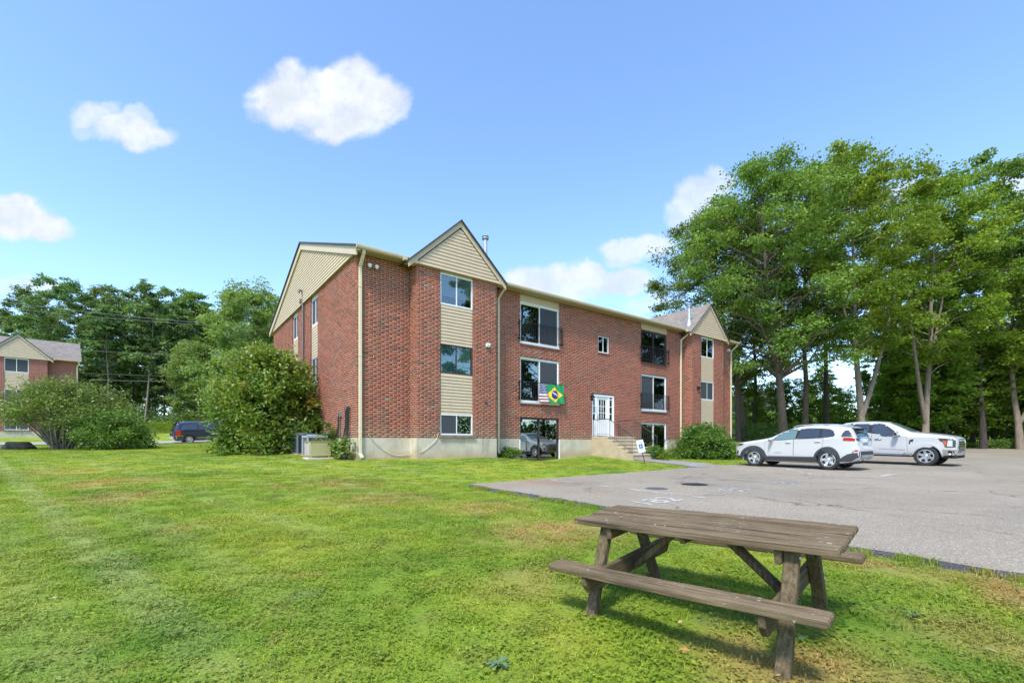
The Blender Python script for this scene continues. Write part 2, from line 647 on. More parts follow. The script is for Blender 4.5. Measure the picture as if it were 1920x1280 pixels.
def shingle_mat():
    m = bpy.data.materials.new('roof_shingles')
    m.use_nodes = True
    t = NT(m.node_tree)
    bs = t.n['Principled BSDF']
    tc = t.node('ShaderNodeTexCoord')
    sp = t.node('ShaderNodeSeparateXYZ')
    t.l.new(tc.outputs['Object'], sp.inputs[0])
    cb = t.node('ShaderNodeCombineXYZ')
    t.l.new(t.math('ADD', sp.outputs[0], t.math('MULTIPLY', sp.outputs[1], 1.0)), cb.inputs[0])
    t.l.new(t.math('MULTIPLY', sp.outputs[2], 2.0), cb.inputs[1])
    br = t.node('ShaderNodeTexBrick')
    t.l.new(cb.outputs[0], br.inputs['Vector'])
    br.inputs['Color1'].default_value = (.17, .145, .125, 1)
    br.inputs['Color2'].default_value = (.265, .225, .190, 1)
    br.inputs['Mortar'].default_value = (.10, .08, .07, 1)
    br.inputs['Scale'].default_value = 1.0
    br.inputs['Brick Width'].default_value = .32
    br.inputs['Row Height'].default_value = .14
    br.inputs['Mortar Size'].default_value = .008
    nz = t.noise(tc.outputs['Object'], 14.0, 3.0)
    col = t.mix(1.0, br.outputs['Color'], t.ramp(nz.outputs['Fac'], [(.3, .75), (.7, 1.2)]), 'MULTIPLY')
    t.l.new(col, bs.inputs['Base Color'])
    bs.inputs['Roughness'].default_value = .95
    return m


M_ROOF = shingle_mat()
M_ROOFEDGE = mat('shingle_edge', (.05, .05, .055), .8)

# ------------------------------------------------------------------ ground
def lawn_colour(t, pos, dark=1.0):
    """mown lawn: greens, dry patches and pale mower tracks laid out on the ground by world position"""
    sp = t.node('ShaderNodeSeparateXYZ')
    t.l.new(pos, sp.inputs[0])
    cb = t.node('ShaderNodeCombineXYZ')
    t.l.new(sp.outputs[0], cb.inputs[0])
    t.l.new(sp.outputs[1], cb.inputs[1])
    p2 = cb.outputs[0]
    n1 = t.noise(p2, 0.45, 4.0, 0.6).outputs['Fac']
    n2 = t.noise(p2, 2.3, 3.0, 0.6).outputs['Fac']
    col = t.ramp(n1, [(0.34, (.125, .235, .022)), (0.5, (.235, .330, .032)), (0.64, (.330, .370, .042))])
    col = t.mix(t.sstep(n2, .45, .75), col, (.240, .290, .045))
    # blue-green weed patches
    n3 = t.noise(p2, 0.9, 3.0, 0.55).outputs['Fac']
    col = t.mix(t.math('MULTIPLY', t.sstep(n3, .60, .70), .55), col, (.125, .215, .065))
    # mower tracks
    q = t.math('ADD', t.math('MULTIPLY', sp.outputs[0], .64), t.math('MULTIPLY', sp.outputs[1], .766))
    q = t.math('ADD', q, t.math('MULTIPLY', t.math('SUBTRACT', n1, .5), .5))
    w = t.math('ABSOLUTE', t.math('SUBTRACT', q, 1.02))
    tr1 = t.math('MULTIPLY', t.sstep(w, .30, .06), t.math('MULTIPLY_ADD', n2, 1.2, .15), clamp=True)
    wv = t.math('SINE', t.math('MULTIPLY', q, 4.4))
    left = t.sstep(sp.outputs[0], -.5, -3.5)
    tr2 = t.math('MULTIPLY', t.math('MULTIPLY', t.sstep(wv, .2, .95), .13), left)
    tr = t.math('MAXIMUM', t.math('MULTIPLY', tr1, t.math('MULTIPLY', left, .40)), tr2)
    col = t.mix(tr, col, (.40, .43, .20))
    # dry patches
    dry = None
    for (x, y, r, k) in [(0.55, 6.5, 1.5, 1.0), (-.5, 8.6, 1.3, .8), (1.7, 2.85, .85, .9), (4.5, 4.0, 1.2, 1.0), (3.7, 4.9, .7, .8), (3.2, 3.1, .8, .5), (-7.5, 9.0, 1.3, .7), (-2.6, 9.6, 1.5, .8),
                      (-4.5, 6.6, .8, .4), (-9.5, 11, 1.6, .8), (2.2, 2.5, .6, .7), (.2, 4.4, .8, .45), (-4.2, 11.5, 1.6, .6), (-13, 13.5, 2.0, .5), (-6.6, 5.0, .7, .6)]:
        dd = t.vmath('DISTANCE', p2, (x, y, 0)).outputs['Value']
        kk = t.math('MULTIPLY', t.sstep(dd, r, r * .15), k)
        dry = kk if dry is None else t.math('MAXIMUM', dry, kk)
    n4 = t.noise(p2, 1.7, 5.0, 0.65).outputs['Fac']
    dry = t.math('MULTIPLY', dry, t.sstep(n4, .36, .54))
    spo = t.math('MULTIPLY', t.sstep(t.noise(p2, .8, 5.0, .7).outputs['Fac'], .58, .70), .6)
    dry = t.math('MAXIMUM', dry, spo)
    col = t.mix(t.math('MULTIPLY', dry, .85), col, (.42, .285, .11))
    return col, n2


def ground_mat():
    m = bpy.data.materials.new('lawn_ground')
    m.use_nodes = True
    t = NT(m.node_tree)
    bs = t.n['Principled BSDF']
    geo = t.node('ShaderNodeNewGeometry')
    col, n2 = lawn_colour(t, geo.outputs['Position'])
    f = t.noise(geo.outputs['Position'], 26.0, 4.0, .7)
    col = t.mix(1.0, col, t.ramp(f.outputs['Fac'], [(.3, .70), (.7, 1.15)]), 'MULTIPLY')
    t.l.new(col, bs.inputs['Base Color'])
    bs.inputs['Roughness'].default_value = .9
    bs.inputs['Specular IOR Level'].default_value = .15
    bp = t.node('ShaderNodeBump')
    bp.inputs['Strength'].default_value = .9
    bp.inputs['Distance'].default_value = .05
    f2 = t.noise(geo.outputs['Position'], 34.0, 4.0, .7)
    t.l.new(f2.outputs['Fac'], bp.inputs['Height'])
    t.l.new(bp.outputs[0], bs.inputs['Normal'])
    return m


def grass_mat():
    m = bpy.data.materials.new('grass_blades')
    m.use_nodes = True
    t = NT(m.node_tree)
    t.n.clear()
    out = t.node('ShaderNodeOutputMaterial')
    geo = t.node('ShaderNodeNewGeometry')
    col, n2 = lawn_colour(t, geo.outputs['Position'])
    at = t.node('ShaderNodeAttribute', attribute_name='tone')
    col = t.mix(1.0, col, t.ramp(at.outputs['Fac'], [(0, (.55, .68, .6)), (.45, (1.0, 1.0, 1.0)), (.80, (1.45, 1.25, 1.2)), (1, (1.9, 1.6, 2.4))]), 'MULTIPLY')
    pb = t.node('ShaderNodeBsdfPrincipled')
    t.l.new(col, pb.inputs['Base Color'])
    pb.inputs['Roughness'].default_value = .55
    pb.inputs['Specular IOR Level'].default_value = .3
    tr = t.node('ShaderNodeBsdfTranslucent')
    t.l.new(t.mix(1.0, col, (1.3, 1.2, .6), 'MULTIPLY'), tr.inputs['Color'])
    mx = t.node('ShaderNodeMixShader')
    mx.inputs[0].default_value = .40
    t.l.new(pb.outputs[0], mx.inputs[1])
    t.l.new(tr.outputs[0], mx.inputs[2])
    t.l.new(mx.outputs[0], out.inputs[0])
    return m


def asphalt_mat(name, c0, c1, stains=True):
    m = bpy.data.materials.new(name)
    m.use_nodes = True
    t = NT(m.node_tree)
    bs = t.n['Principled BSDF']
    geo = t.node('ShaderNodeNewGeometry')
    pos = geo.outputs['Position']
    n1 = t.noise(pos, .35, 5.0, .65).outputs['Fac']
    col = t.ramp(n1, [(.3, c0), (.7, c1)])
    # pale stones in worn binder
    v = t.node('ShaderNodeTexVoronoi')
    v.inputs['Scale'].default_value = 75.0
    t.l.new(pos, v.inputs['Vector'])
    vs = t.ramp(v.outputs['Color'], [(0.1, .55), (.75, 1.15), (.95, 1.75)])
    col = t.mix(.85, col, vs, 'MULTIPLY')
    n2 = t.noise(pos, 160.0, 2.0).outputs['Fac']
    col = t.mix(1.0, col, t.ramp(n2, [(.3, .75), (.7, 1.25)]), 'MULTIPLY')
    if stains:
        for (x, y, r, c, k) in [(.9, 13.0, 1.1, (.30, .13, .06), .8), (1.9, 11.0, .9, (.26, .15, .08), .45), (-.2, 12.3, .8, (.30, .15, .08), .35), (6.2, 14.2, 1.8, (.10, .075, .06), .5),
                                (5.0, 12.6, 1.0, (.07, .06, .055), .5), (2.0, 12.6, 1.2, (.09, .085, .08), .35), (8.5, 9.5, 2.5, (.20, .17, .15), .3)]:
            q = t.vmath('SUBTRACT', pos, (x, y, .2)).outputs[0]
            dd = t.vmath('LENGTH', q).outputs['Value']
            nn = t.noise(pos, 1.6, 4.0, .65).outputs['Fac']
            k2 = t.math('MULTIPLY', t.math('MULTIPLY', t.sstep(dd, r, r * .2), k), t.sstep(nn, .38, .62))
            col = t.mix(k2, col, c)
        # hairline cracks and darker patches
        cv = t.node('ShaderNodeTexVoronoi', feature='DISTANCE_TO_EDGE')
        cv.inputs['Scale'].default_value = .34
        wn = t.noise(pos, 1.3, 5.0, .65)
        t.l.new(t.vmath('ADD', pos, t.vmath('MULTIPLY', wn.outputs['Color'], (1.1, 1.1, 0)).outputs[0]).outputs[0], cv.inputs['Vector'])
        ck = t.math('MULTIPLY', t.sstep(cv.outputs['Distance'], .012, .003), t.sstep(t.noise(pos, .5, 2.0).outputs['Fac'], .48, .62))
        col = t.mix(t.math('MULTIPLY', ck, .75), col, (.045, .042, .038))
        n6 = t.noise(pos, .22, 3.0, .5).outputs['Fac']
        col = t.mix(t.math('MULTIPLY', t.sstep(n6, .52, .56), .16), col, (.13, .125, .115))
        n5 = t.noise(pos, .9, 4.0, .7).outputs['Fac']
        col = t.mix(t.math('MULTIPLY', t.sstep(n5, .60, .74), .25), col, (.10, .095, .09))
    t.l.new(col, bs.inputs['Base Color'])
    bs.inputs['Roughness'].default_value = .88
    bs.inputs['Specular IOR Level'].default_value = .3
    bp = t.node('ShaderNodeBump')
    bp.inputs['Strength'].default_value = .6
    bp.inputs['Distance'].default_value = .006
    t.l.new(v.outputs['Distance'], bp.inputs['Height'])
    t.l.new(bp.outputs[0], bs.inputs['Normal'])
    return m


M_GROUND = ground_mat()
M_GRASS = grass_mat()
M_ASPH = asphalt_mat('worn_asphalt', (.255, .218, .166), (.315, .272, .210))
M_ASPHEDGE = mat('asphalt_edge', (.06, .06, .065), .9, noise=.6, nscale=60, bump=1.0, bscale=40)
M_ROAD = asphalt_mat('road_asphalt', (.30, .285, .255), (.38, .36, .32), False)
M_PATH = asphalt_mat('path_asphalt', (.21, .205, .195), (.28, .27, .255), False)


def ground():
    xs = np.concatenate([[-420, -300, -220, -170], np.arange(-140, -32, 3.5), np.arange(-32, 32, .5), np.arange(32, 140, 3.5), [150, 180, 230, 300, 420]])
    ys = np.concatenate([[-200, -120, -80, -60, -40, -25, -15, -8, -4], np.arange(-2, 46, .5), np.arange(46, 130, 3.0), [140, 170, 220, 300, 420]])
    X, Y = np.meshgrid(xs, ys, indexing='ij')
    Z = terr(X, Y)
    V = np.stack([X, Y, Z], -1).reshape(-1, 3)
    nx, ny = X.shape
    i, j = np.meshgrid(np.arange(nx - 1), np.arange(ny - 1), indexing='ij')
    a = (i * ny + j).ravel()
    F = np.stack([a, a + ny, a + ny + 1, a + 1], 1)
    o = link('ground', mesh_np('ground', V, F, smooth=True), None, M_GROUND)
    tag(o, kind='structure')


def sheet(name, T, A, zf, m, edge=None, drop=.12, jit=0.0, kind='structure'):
    """a paved sheet on a (t, a) grid with a crumbling sloped rim"""
    T = np.array(T, float)
    A = np.array(A, float)
    TT, AA = np.meshgrid(T, A, indexing='ij')
    if jit:
        TT = TT.copy()
        AA = AA.copy()
        k = RNG.normal(0, jit, len(A))
        TT[0, :] += k
        AA[:, 0] += RNG.normal(0, jit, len(T))
    X, Y = xy(TT, AA)
    Z = zf(X, Y)
    V = list(map(tuple, np.stack([X, Y, Z], -1).reshape(-1, 3)))
    n = len(A)
    F = []
    MI = []
    for i in range(len(T) - 1):
        for j in range(n - 1):
            a = i * n + j
            F.append((a, a + 1, a + n + 1, a + n))
            MI.append(0)
    # rim
    ring = [i * n for i in range(len(T))][::-1] + [j for j in range(1, n)]
    ring += [(len(T) - 1) * n + n - 1] if False else []
    base = len(V)
    cx, cy = xy(T.mean(), A.mean())
    for q in ring:
        x, y, z = V[q]
        t_, a_ = ta(x, y)
        dt = -1 if q < n else 0
        da = -1 if q % n == 0 else 0
        w = .05 + .05 * random.random()
        x2, y2 = xy(t_ + dt * w, a_ + da * w)
        V.append((x2, y2, z - drop))
    for k in range(len(ring) - 1):
        F.append((ring[k], ring[k + 1], base + k + 1, base + k))
        MI.append(1)
    me = bpy.data.meshes.new(name)
    me.from_pydata(V, [], F)
    me.polygons.foreach_set('material_index', MI)
    bm = bmesh.new()
    bm.from_mesh(me)
    bmesh.ops.recalc_face_normals(bm, faces=bm.faces)
    if sum(f.normal.z for f in bm.faces) < 0:
        bmesh.ops.reverse_faces(bm, faces=bm.faces)
    bm.to_mesh(me)
    bm.free()
    o = link(name, me, None, [m, edge or m])
    tag(o, kind=kind)
    return o


ground()
_T = np.concatenate([np.arange(LOT_T, 16, .35), np.arange(16, 62, 2.5)])
_Av = np.concatenate([np.arange(LOT_A, 24, .35), np.arange(24, 33, 2.0)])
sheet('parking_lot', _T, _Av, lambda x, y: zlot(y), M_ASPH, M_ASPHEDGE, .13, .055)
sheet('footpath', np.linspace(4.75, 6.65, 8), np.linspace(2.45, LOT_A - .02, 14), lambda x, y: np.maximum(terr(x, y) + .03, zlot(y) - .004), M_PATH, M_ASPHEDGE, .08, .01)


def road():
    p0 = np.array([-26.6, 37.0])
    dirv = np.array([.797, .604])
    nr = np.array([-.604, .797])
    V, F = [], []
    ks = np.arange(-60, 40, 1.5)
    ws = np.linspace(0, 5.6, 7)
    for k in ks:
        for w in ws:
            p = p0 + dirv * k + nr * w
            V.append((p[0], p[1], 0))
    V = np.array(V)
    V[:, 2] = terr(V[:, 0], V[:, 1]) + .05
    n = len(ws)
    F = [(i * n + j, (i + 1) * n + j, (i + 1) * n + j + 1, i * n + j + 1) for i in range(len(ks) - 1) for j in range(n - 1)]
    o = link('road', mesh_np('road', V, np.array(F), smooth=True), None, M_ROAD)
    tag(o, kind='structure')


road()

# ------------------------------------------------------------------ painted markings on the lot
M_PAINT = None


def paint_mat():
    m = bpy.data.materials.new('worn_white_paint')
    m.use_nodes = True
    t = NT(m.node_tree)
    bs = t.n['Principled BSDF']
    geo = t.node('ShaderNodeNewGeometry')
    n = t.noise(geo.outputs['Position'], 22.0, 5.0, .7)
    n2 = t.noise(geo.outputs['Position'], 1.6, 3.0, .6)
    k = t.math('ADD', n.outputs['Fac'], t.math('MULTIPLY', t.math('SUBTRACT', n2.outputs['Fac'], .5), .5))
    col = t.mix(t.sstep(k, .44, .60), (.25, .235, .21), (.56, .55, .52))
    t.l.new(col, bs.inputs['Base Color'])
    bs.inputs['Roughness'].default_value = .8
    return m


M_PAINT = paint_mat()
M_PAINTFAINT = mat('faded_paint', (.315, .30, .275), .85, noise=.25, nscale=30)


def paint_strip(t0, a0, t1, a1, w, label, m=None):
    p = np.array(xy(t0, a0))
    q = np.array(xy(t1, a1))
    L = np.linalg.norm(q - p)
    d = (q - p) / L
    nn = np.array([-d[1], d[0]])
    n = max(2, int(L / .25))
    V, F = [], []
    for i in range(n + 1):
        c = p + d * L * i / n
        for s in (-1, 1):
            e = c + nn * (w / 2 * s + RNG.normal(0, .006))
            V.append((e[0], e[1], float(zlot(e[1])) + .005))
    F = [(2 * i, 2 * i + 2, 2 * i + 3, 2 * i + 1) for i in range(n)]
    o = link('parking_line', mesh_np('parking_line', V, np.array(F)[:, ::-1]), None, m or M_PAINT)
    tag(o, label, 'parking line', 'worn white parking lines')
    return o


paint_strip(-3.93, 8.3, -3.93, 11.3, .09, 'worn white stall line between the painted numbers 182 and 181')
paint_strip(-1.15, 8.6, -1.15, 11.3, .09, 'faded stall line between the painted numbers 181 and 180', M_PAINTFAINT)
paint_strip(1.6, 8.9, 1.6, 11.3, .09, 'faded stall line left of the number 179, beyond the dark drain cover', M_PAINTFAINT)
paint_strip(4.4, 9.9, 4.4, 11.76, .10, 'white side line of the striped aisle left of the white SUV')
paint_strip(4.36, 11.82, 6.95, 11.82, .10, 'white end line of the striped aisle beside the white SUV')
paint_strip(4.5, 10.15, 6.8, 8.2, .10, 'diagonal white stripe in the aisle beside the white SUV')
paint_strip(-3.9, 6.4, -3.9, 7.3, .09, 'short white dash at the lawn edge left of the handicap sign', M_PAINT)
paint_strip(9.3, 9.0, 9.3, 11.7, .09, 'stall line between the white SUV and the white pickup truck')
paint_strip(16.2, 9.2, 16.2, 12.2, .09, 'stall line beyond the white pickup truck')
paint_strip(19.2, 9.5, 19.2, 12.2, .09, 'farthest stall line near the edge of the woods', M_PAINTFAINT)


def text_mesh(txt, size, name, extrude=0.0):
    c = bpy.data.curves.new(name, 'FONT')
    c.body = txt
    c.size = size
    c.extrude = extrude
    c.align_x = 'CENTER'
    o = bpy.data.objects.new(name, c)
    COL.objects.link(o)
    dg = bpy.context.evaluated_depsgraph_get()
    me = bpy.data.meshes.new_from_object(o.evaluated_get(dg))
    bpy.data.objects.remove(o)
    return me


def stall_number(txt, t_, a_, label, m):
    me = text_mesh(txt, .78, 'stall_number')
    me.transform(Matrix.Scale(1.18, 4, (1, 0, 0)))
    x, y = xy(t_, a_)
    o = link('stall_number', me, None, m)
    o.rotation_euler = (math.atan(.0185) * math.cos(YAW), 0, YAW)
    # lie on the sloping lot
    up = Vector((0, -.0185, 1)).normalized()
    ax = Vector((D2[0], D2[1], .0185 * D2[1])).normalized()
    ay = up.cross(ax)
    o.matrix_world = Matrix(((ax.x, ay.x, up.x, x), (ax.y, ay.y, up.y, y), (ax.z, ay.z, up.z, float(zlot(y)) + .006), (0, 0, 0, 1)))
    tag(o, label, 'painted number', 'stall numbers painted on the asphalt')


stall_number('182', -5.15, 11.15, 'white number 182 painted on the asphalt behind the picnic table', M_PAINT)
stall_number('181', -2.2, 11.15, 'white number 181 painted on the asphalt near the manhole cover', M_PAINT)
stall_number('180', .6, 11.15, 'faded number 180 painted on the asphalt', M_PAINTFAINT)
stall_number('179', 3.35, 11.15, 'faded number 179 painted on the asphalt nearest the white SUV', M_PAINTFAINT)


def manhole(x, y, r, label, m):
    mb = MB()
    mb.lathe([(r, 0), (r, .006), (r - .03, .010), (r - .04, .004), (.0, .004)], 28)
    o = mb.build('manhole_cover', m, None, smooth=40)
    g = MB()
    for k in range(-3, 4):
        w = math.sqrt(max(0, (r - .06) ** 2 - (k * .07) ** 2))
        g.box(-w, w, k * .07 - .012, k * .07 + .012, .004, .011)
    g.build('cover_rib', m, o)
    o.location = (x, y, float(zlot(y)) + .003)
    tag(o, label, 'manhole cover')


manhole(4.85, 12.45, .34, 'dark round iron drain cover in the asphalt', mat('dark_iron', (.025, .024, .024), .7, noise=.4))
manhole(3.55, 11.5, .27, 'smaller grey round cover flush in the asphalt left of the dark one', mat('grey_iron', (.11, .11, .11), .7, noise=.3))

# ------------------------------------------------------------------ apartment building
BZ0, BZ1 = 1.53, 8.09            # brickwork from the foundation to the soffit
COURSE, BLEN, JOINT = .0813, .305, .0165


def snap(z):
    return BZ0 + round((z - BZ0) / COURSE) * COURSE


class Frame:
    """a wall plane of the building: origin, direction along it, outward normal"""
    def __init__(s, o, d, n):
        s.o, s.d, s.n = Vector((o[0], o[1], 0)), Vector((d[0], d[1], 0)), Vector((n[0], n[1], 0))

    def p(s, u, z, out=0.0):
        return s.o + s.d * u + s.n * out + Vector((0, 0, z))

    def mat(s, u=0, z=0, out=0.0):
        y = -s.n
        q = s.p(u, z, out)
        return Matrix(((s.d.x, y.x, 0, q.x), (s.d.y, y.y, 0, q.y), (0, 0, 1, q.z), (0, 0, 0, 1)))


def put(o, parent, M):
    o.parent = parent
    o.matrix_local = M
    return o


M_REVEAL = mat('brick_reveal', (.19, .06, .045), .9, noise=.3, nscale=20)
ALLB = []       # every brick: frame index, u0, u1, z0, z1


def wall(root, fr, u1, z0, z1, ops, bricks=True, mats=None):
    ops = [(a, b, snap(c), snap(d) if d < BZ1 - .05 else d) for a, b, c, d in ops]
    us = sorted(set([0, u1] + [o[0] for o in ops] + [o[1] for o in ops]))
    zs = sorted(set([z0, z1] + [min(max(o[2], z0), z1) for o in ops] + [min(max(o[3], z0), z1) for o in ops]))
    mb = MB()
    out = -.005
    for i in range(len(us) - 1):
        for j in range(len(zs) - 1):
            uc, zc = (us[i] + us[i + 1]) / 2, (zs[j] + zs[j + 1]) / 2
            if any(o[0] < uc < o[1] and o[2] < zc < o[3] for o in ops):
                continue
            mb.add([(us[i], -out, zs[j]), (us[i + 1], -out, zs[j]), (us[i + 1], -out, zs[j + 1]), (us[i], -out, zs[j + 1])], [(0, 1, 2, 3)], 0)
    for a, b, c, d in ops:
        c2 = max(c, z0)
        for (p, q) in (((a, c2), (a, d)), ((b, d), (b, c2)), ((a, d), (b, d)), ((b, c2), (a, c2))):
            mb.add([(p[0], 0.001, p[1]), (q[0], 0.001, q[1]), (q[0], .16, q[1]), (p[0], .16, p[1])], [(0, 1, 2, 3)], 1)
    w = mb.build('wall', mats or [M_MORTAR, M_REVEAL])
    put(w, root, fr.mat())
    if bricks:
        nrow = int(round((z1 - z0) / COURSE))
        for k in range(nrow + 1):
            za = BZ0 + k * COURSE + JOINT / 2
            zb = min(za + COURSE - JOINT, z1)
            if zb - za < .02:
                continue
            zc = (za + zb) / 2
            segs = [(0.0, u1)]
            for a, b, c, d in ops:
                if c < zc < d:
                    ns = []
                    for s0, s1 in segs:
                        if b <= s0 or a >= s1:
                            ns.append((s0, s1))
                        else:
                            if a - s0 > .02:
                                ns.append((s0, a))
                            if s1 - b > .02:
                                ns.append((b, s1))
                    segs = ns
            off = (k % 2) * BLEN * .44 + .02 + random.uniform(-.012, .012)
            for s0, s1 in segs:
                g = math.floor((s0 - off) / BLEN) * BLEN + off
                while g < s1:
                    a, b = max(g + JOINT / 2, s0 + .0), min(g + BLEN - JOINT / 2, s1)
                    if b - a > .03:
                        ALLB.append((w, fr, a, b, za, zb, root))
                    g += BLEN
    return w


def lay_bricks(root, campos, name_root):
    """the 300 bricks that show largest become parts of their wall, the rest one mesh"""
    sc = []
    for i, (w, fr, a, b, za, zb, r) in enumerate(ALLB):
        c = fr.p((a + b) / 2, (za + zb) / 2)
        v = campos - c
        dist = v.length
        cos = max(0, v.normalized().dot(fr.n))
        full = (b - a) > BLEN - JOINT - .004 and zb - za > .06
        sc.append(cos / dist ** 2 if full and fr.single else 0)
    order = np.argsort(-np.array(sc))
    single = set(int(k) for k in order[:300])
    tones = np.clip(RNG.beta(4.2, 3.2, len(ALLB)), 0, .97)
    tones[RNG.random(len(ALLB)) < .012] = 1.0
    dark = RNG.random(len(ALLB)) < .03
    tones[dark] *= .15
    V, F, T = [], [], []
    protos = []
    for q in range(16):
        l, h = BLEN - JOINT, COURSE - JOINT
        Vb = np.array([(x, y, z) for y in (0, .02) for (x, z) in ((-l / 2, -h / 2), (l / 2, -h / 2), (l / 2, h / 2), (-l / 2, h / 2))])
        Fb = np.array([(0, 1, 2, 3), (0, 4, 5, 1), (1, 5, 6, 2), (2, 6, 7, 3), (3, 7, 4, 0)])
        me = mesh_np('brick', Vb, Fb, np.full(5, q / 15.0))
        me.materials.append(M_BRICK)
        protos.append(me)
    for i, (w, fr, a, b, za, zb, r) in enumerate(ALLB):
        jit = random.uniform(-.0025, .0025)
        if i in single:
            o = bpy.data.objects.new('brick', protos[int(round(tones[i] * 15))])
            COL.objects.link(o)
            o.parent = w
            o.location = ((a + b) / 2, jit, (za + zb) / 2)
            continue
        n = len(V)
        for y in (-jit, -.02):
            for (u, z) in ((a, za), (b, za), (b, zb), (a, zb)):
                q = fr.p(u, z, y)
                V.append((q.x, q.y, q.z))
        F += [(n, n + 1, n + 2, n + 3), (n, n + 4, n + 5, n + 1), (n + 1, n + 5, n + 6, n + 2), (n + 2, n + 6, n + 7, n + 3), (n + 3, n + 7, n + 4, n)]
        T += [tones[i]] * 5
    o = link('brick_courses', mesh_np('brick_courses', V, np.array(F), T), root, M_BRICK)
    tag(o, kind='stuff')


def siding_panel(root, fr, u0, u1, z0, z1, out, exposure=.127, cut=None, name='siding_panel'):
    """clapboards on a backing; cut(z) gives the left and right ends at height z"""
    if cut is None:
        cut = lambda z: (u0, u1)
    mb = MB()
    a0, b0 = cut(z0)
    a1, b1 = cut(z1)
    mb.add([(a0, -out, z0), (b0, -out, z0), (b1, -out, z1), (a1, -out, z1)], [(0, 1, 2, 3)])
    base = mb.build(name, M_TRIM)
    put(base, root, fr.mat())
    n = max(1, int(round((z1 - z0) / exposure)))
    h = (z1 - z0) / n
    for k in range(n):
        za, zb = z0 + k * h, min(z0 + (k + 1) * h + .012, z1)
        la, ra = cut(za)
        lb, rb = cut(zb)
        if ra - la < .05:
            continue
        if rb <= lb:
            m_ = (la + ra) / 2
            lb, rb = m_ - .01, m_ + .01
        yb, yt = -out - .032, -out - .006
        b = MB()
        b.add([(la, yb, za), (ra, yb, za), (rb, yt, zb), (lb, yt, zb), (la, -out, za), (ra, -out, za), (rb, -out, zb), (lb, -out, zb)],
              [(0, 1, 2, 3), (0, 4, 5, 1), (1, 5, 6, 2), (3, 2, 6, 7), (0, 3, 7, 4)])
        o = b.build('siding_board', M_SIDING, base)
    return base


def window(root, fr, u0, u1, z0, z1, frame_m=None, left='dark', right='dark', depth=.05, header=0.0, thick=.045):
    """two-light sliding window; frame > panes, blinds, interior"""
    fm = frame_m or M_WHITE
    w, h = u1 - u0, z1 - z0
    y0, y1 = depth, depth + .08
    mb = MB()
    mb.box(0, w, y0, y1, 0, thick * 1.25)
    mb.box(0, w, y0, y1, h - thick, h)
    mb.box(0, thick, y0, y1, thick * 1.25, h - thick)
    mb.box(w - thick, w, y0, y1, thick * 1.25, h - thick)
    mb.box(w / 2 - .022, w / 2 + .022, y0 + .012, y1, thick * 1.25, h - thick)
    fo = mb.build('window', fm)
    put(fo, root, fr.mat(u0, z0))
    for (a, b, sty, yy) in ((thick, w / 2 - .022, left, y0 + .03), (w / 2 + .022, w - thick, right, y0 + .045)):
        p = MB()
        p.box(a, b, yy, yy + .006, thick * 1.25, h - thick)
        p.build('pane', M_GLASS, fo)
        if sty == 'blind':
            c = MB()
            zb = thick + (h - 2 * thick) * .30
            c.box(a, b, yy + .05, yy + .06, zb, h - thick)
            c.box(a, b, yy + .045, yy + .065, zb - .02, zb)
            c.build('blind', M_BLINDG, fo)
        elif sty == 'screen':
            c = MB()
            c.box(a, b, yy - .014, yy - .008, thick, h - thick)
            c.build('screen', M_SCREEN, fo)
        elif sty.startswith('curtain'):
            c = MB()
            n = 28
            top, bot = h - thick, thick
            for k in range(n):
                xa, xb = a + (b - a) * k / n, a + (b - a) * (k + 1) / n
                ya, yb = yy + .07 + .02 * math.sin(k * 1.35), yy + .07 + .02 * math.sin((k + 1) * 1.35)
                c.add([(xa, ya, bot), (xb, yb, bot), (xb, yb, top), (xa, ya, top)], [(0, 1, 2, 3)])
            c.build('curtain', {'curtain': M_CURTG, 'curtainb': M_CURTB, 'curtaing': M_CURTGREEN}[sty], fo, smooth=60)
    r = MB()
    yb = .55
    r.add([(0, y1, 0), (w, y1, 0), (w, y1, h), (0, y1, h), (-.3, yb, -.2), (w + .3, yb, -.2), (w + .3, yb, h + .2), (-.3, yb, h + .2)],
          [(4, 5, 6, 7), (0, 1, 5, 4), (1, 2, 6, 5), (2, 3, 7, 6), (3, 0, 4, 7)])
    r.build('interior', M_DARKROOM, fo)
    return fo


def rowlock(root, fr, u0, u1, z):
    mb = MB()
    n = int((u1 - u0 + .04) / .078)
    T = []
    for k in range(n):
        a = u0 - .02 + (u1 - u0 + .04) * k / n
        mb.box(a + .004, a + (u1 - u0 + .04) / n - .004, -.035, .05, z - .075, z - .004 + random.uniform(-.003, .003))
        T += [random.random() * .5] * 6
    mb.box(u0 - .02, u1 + .02, -.028, .05, z - .073, z - .006)
    T += [0.0] * 6
    me = mb.mesh('brick_sill')
    at = me.attributes.new('tone', 'FLOAT', 'FACE')
    at.data.foreach_set('value', np.array(T, np.float32))
    o = link('brick_sill', me, None, M_BRICK)
    put(o, root, fr.mat())
    return o


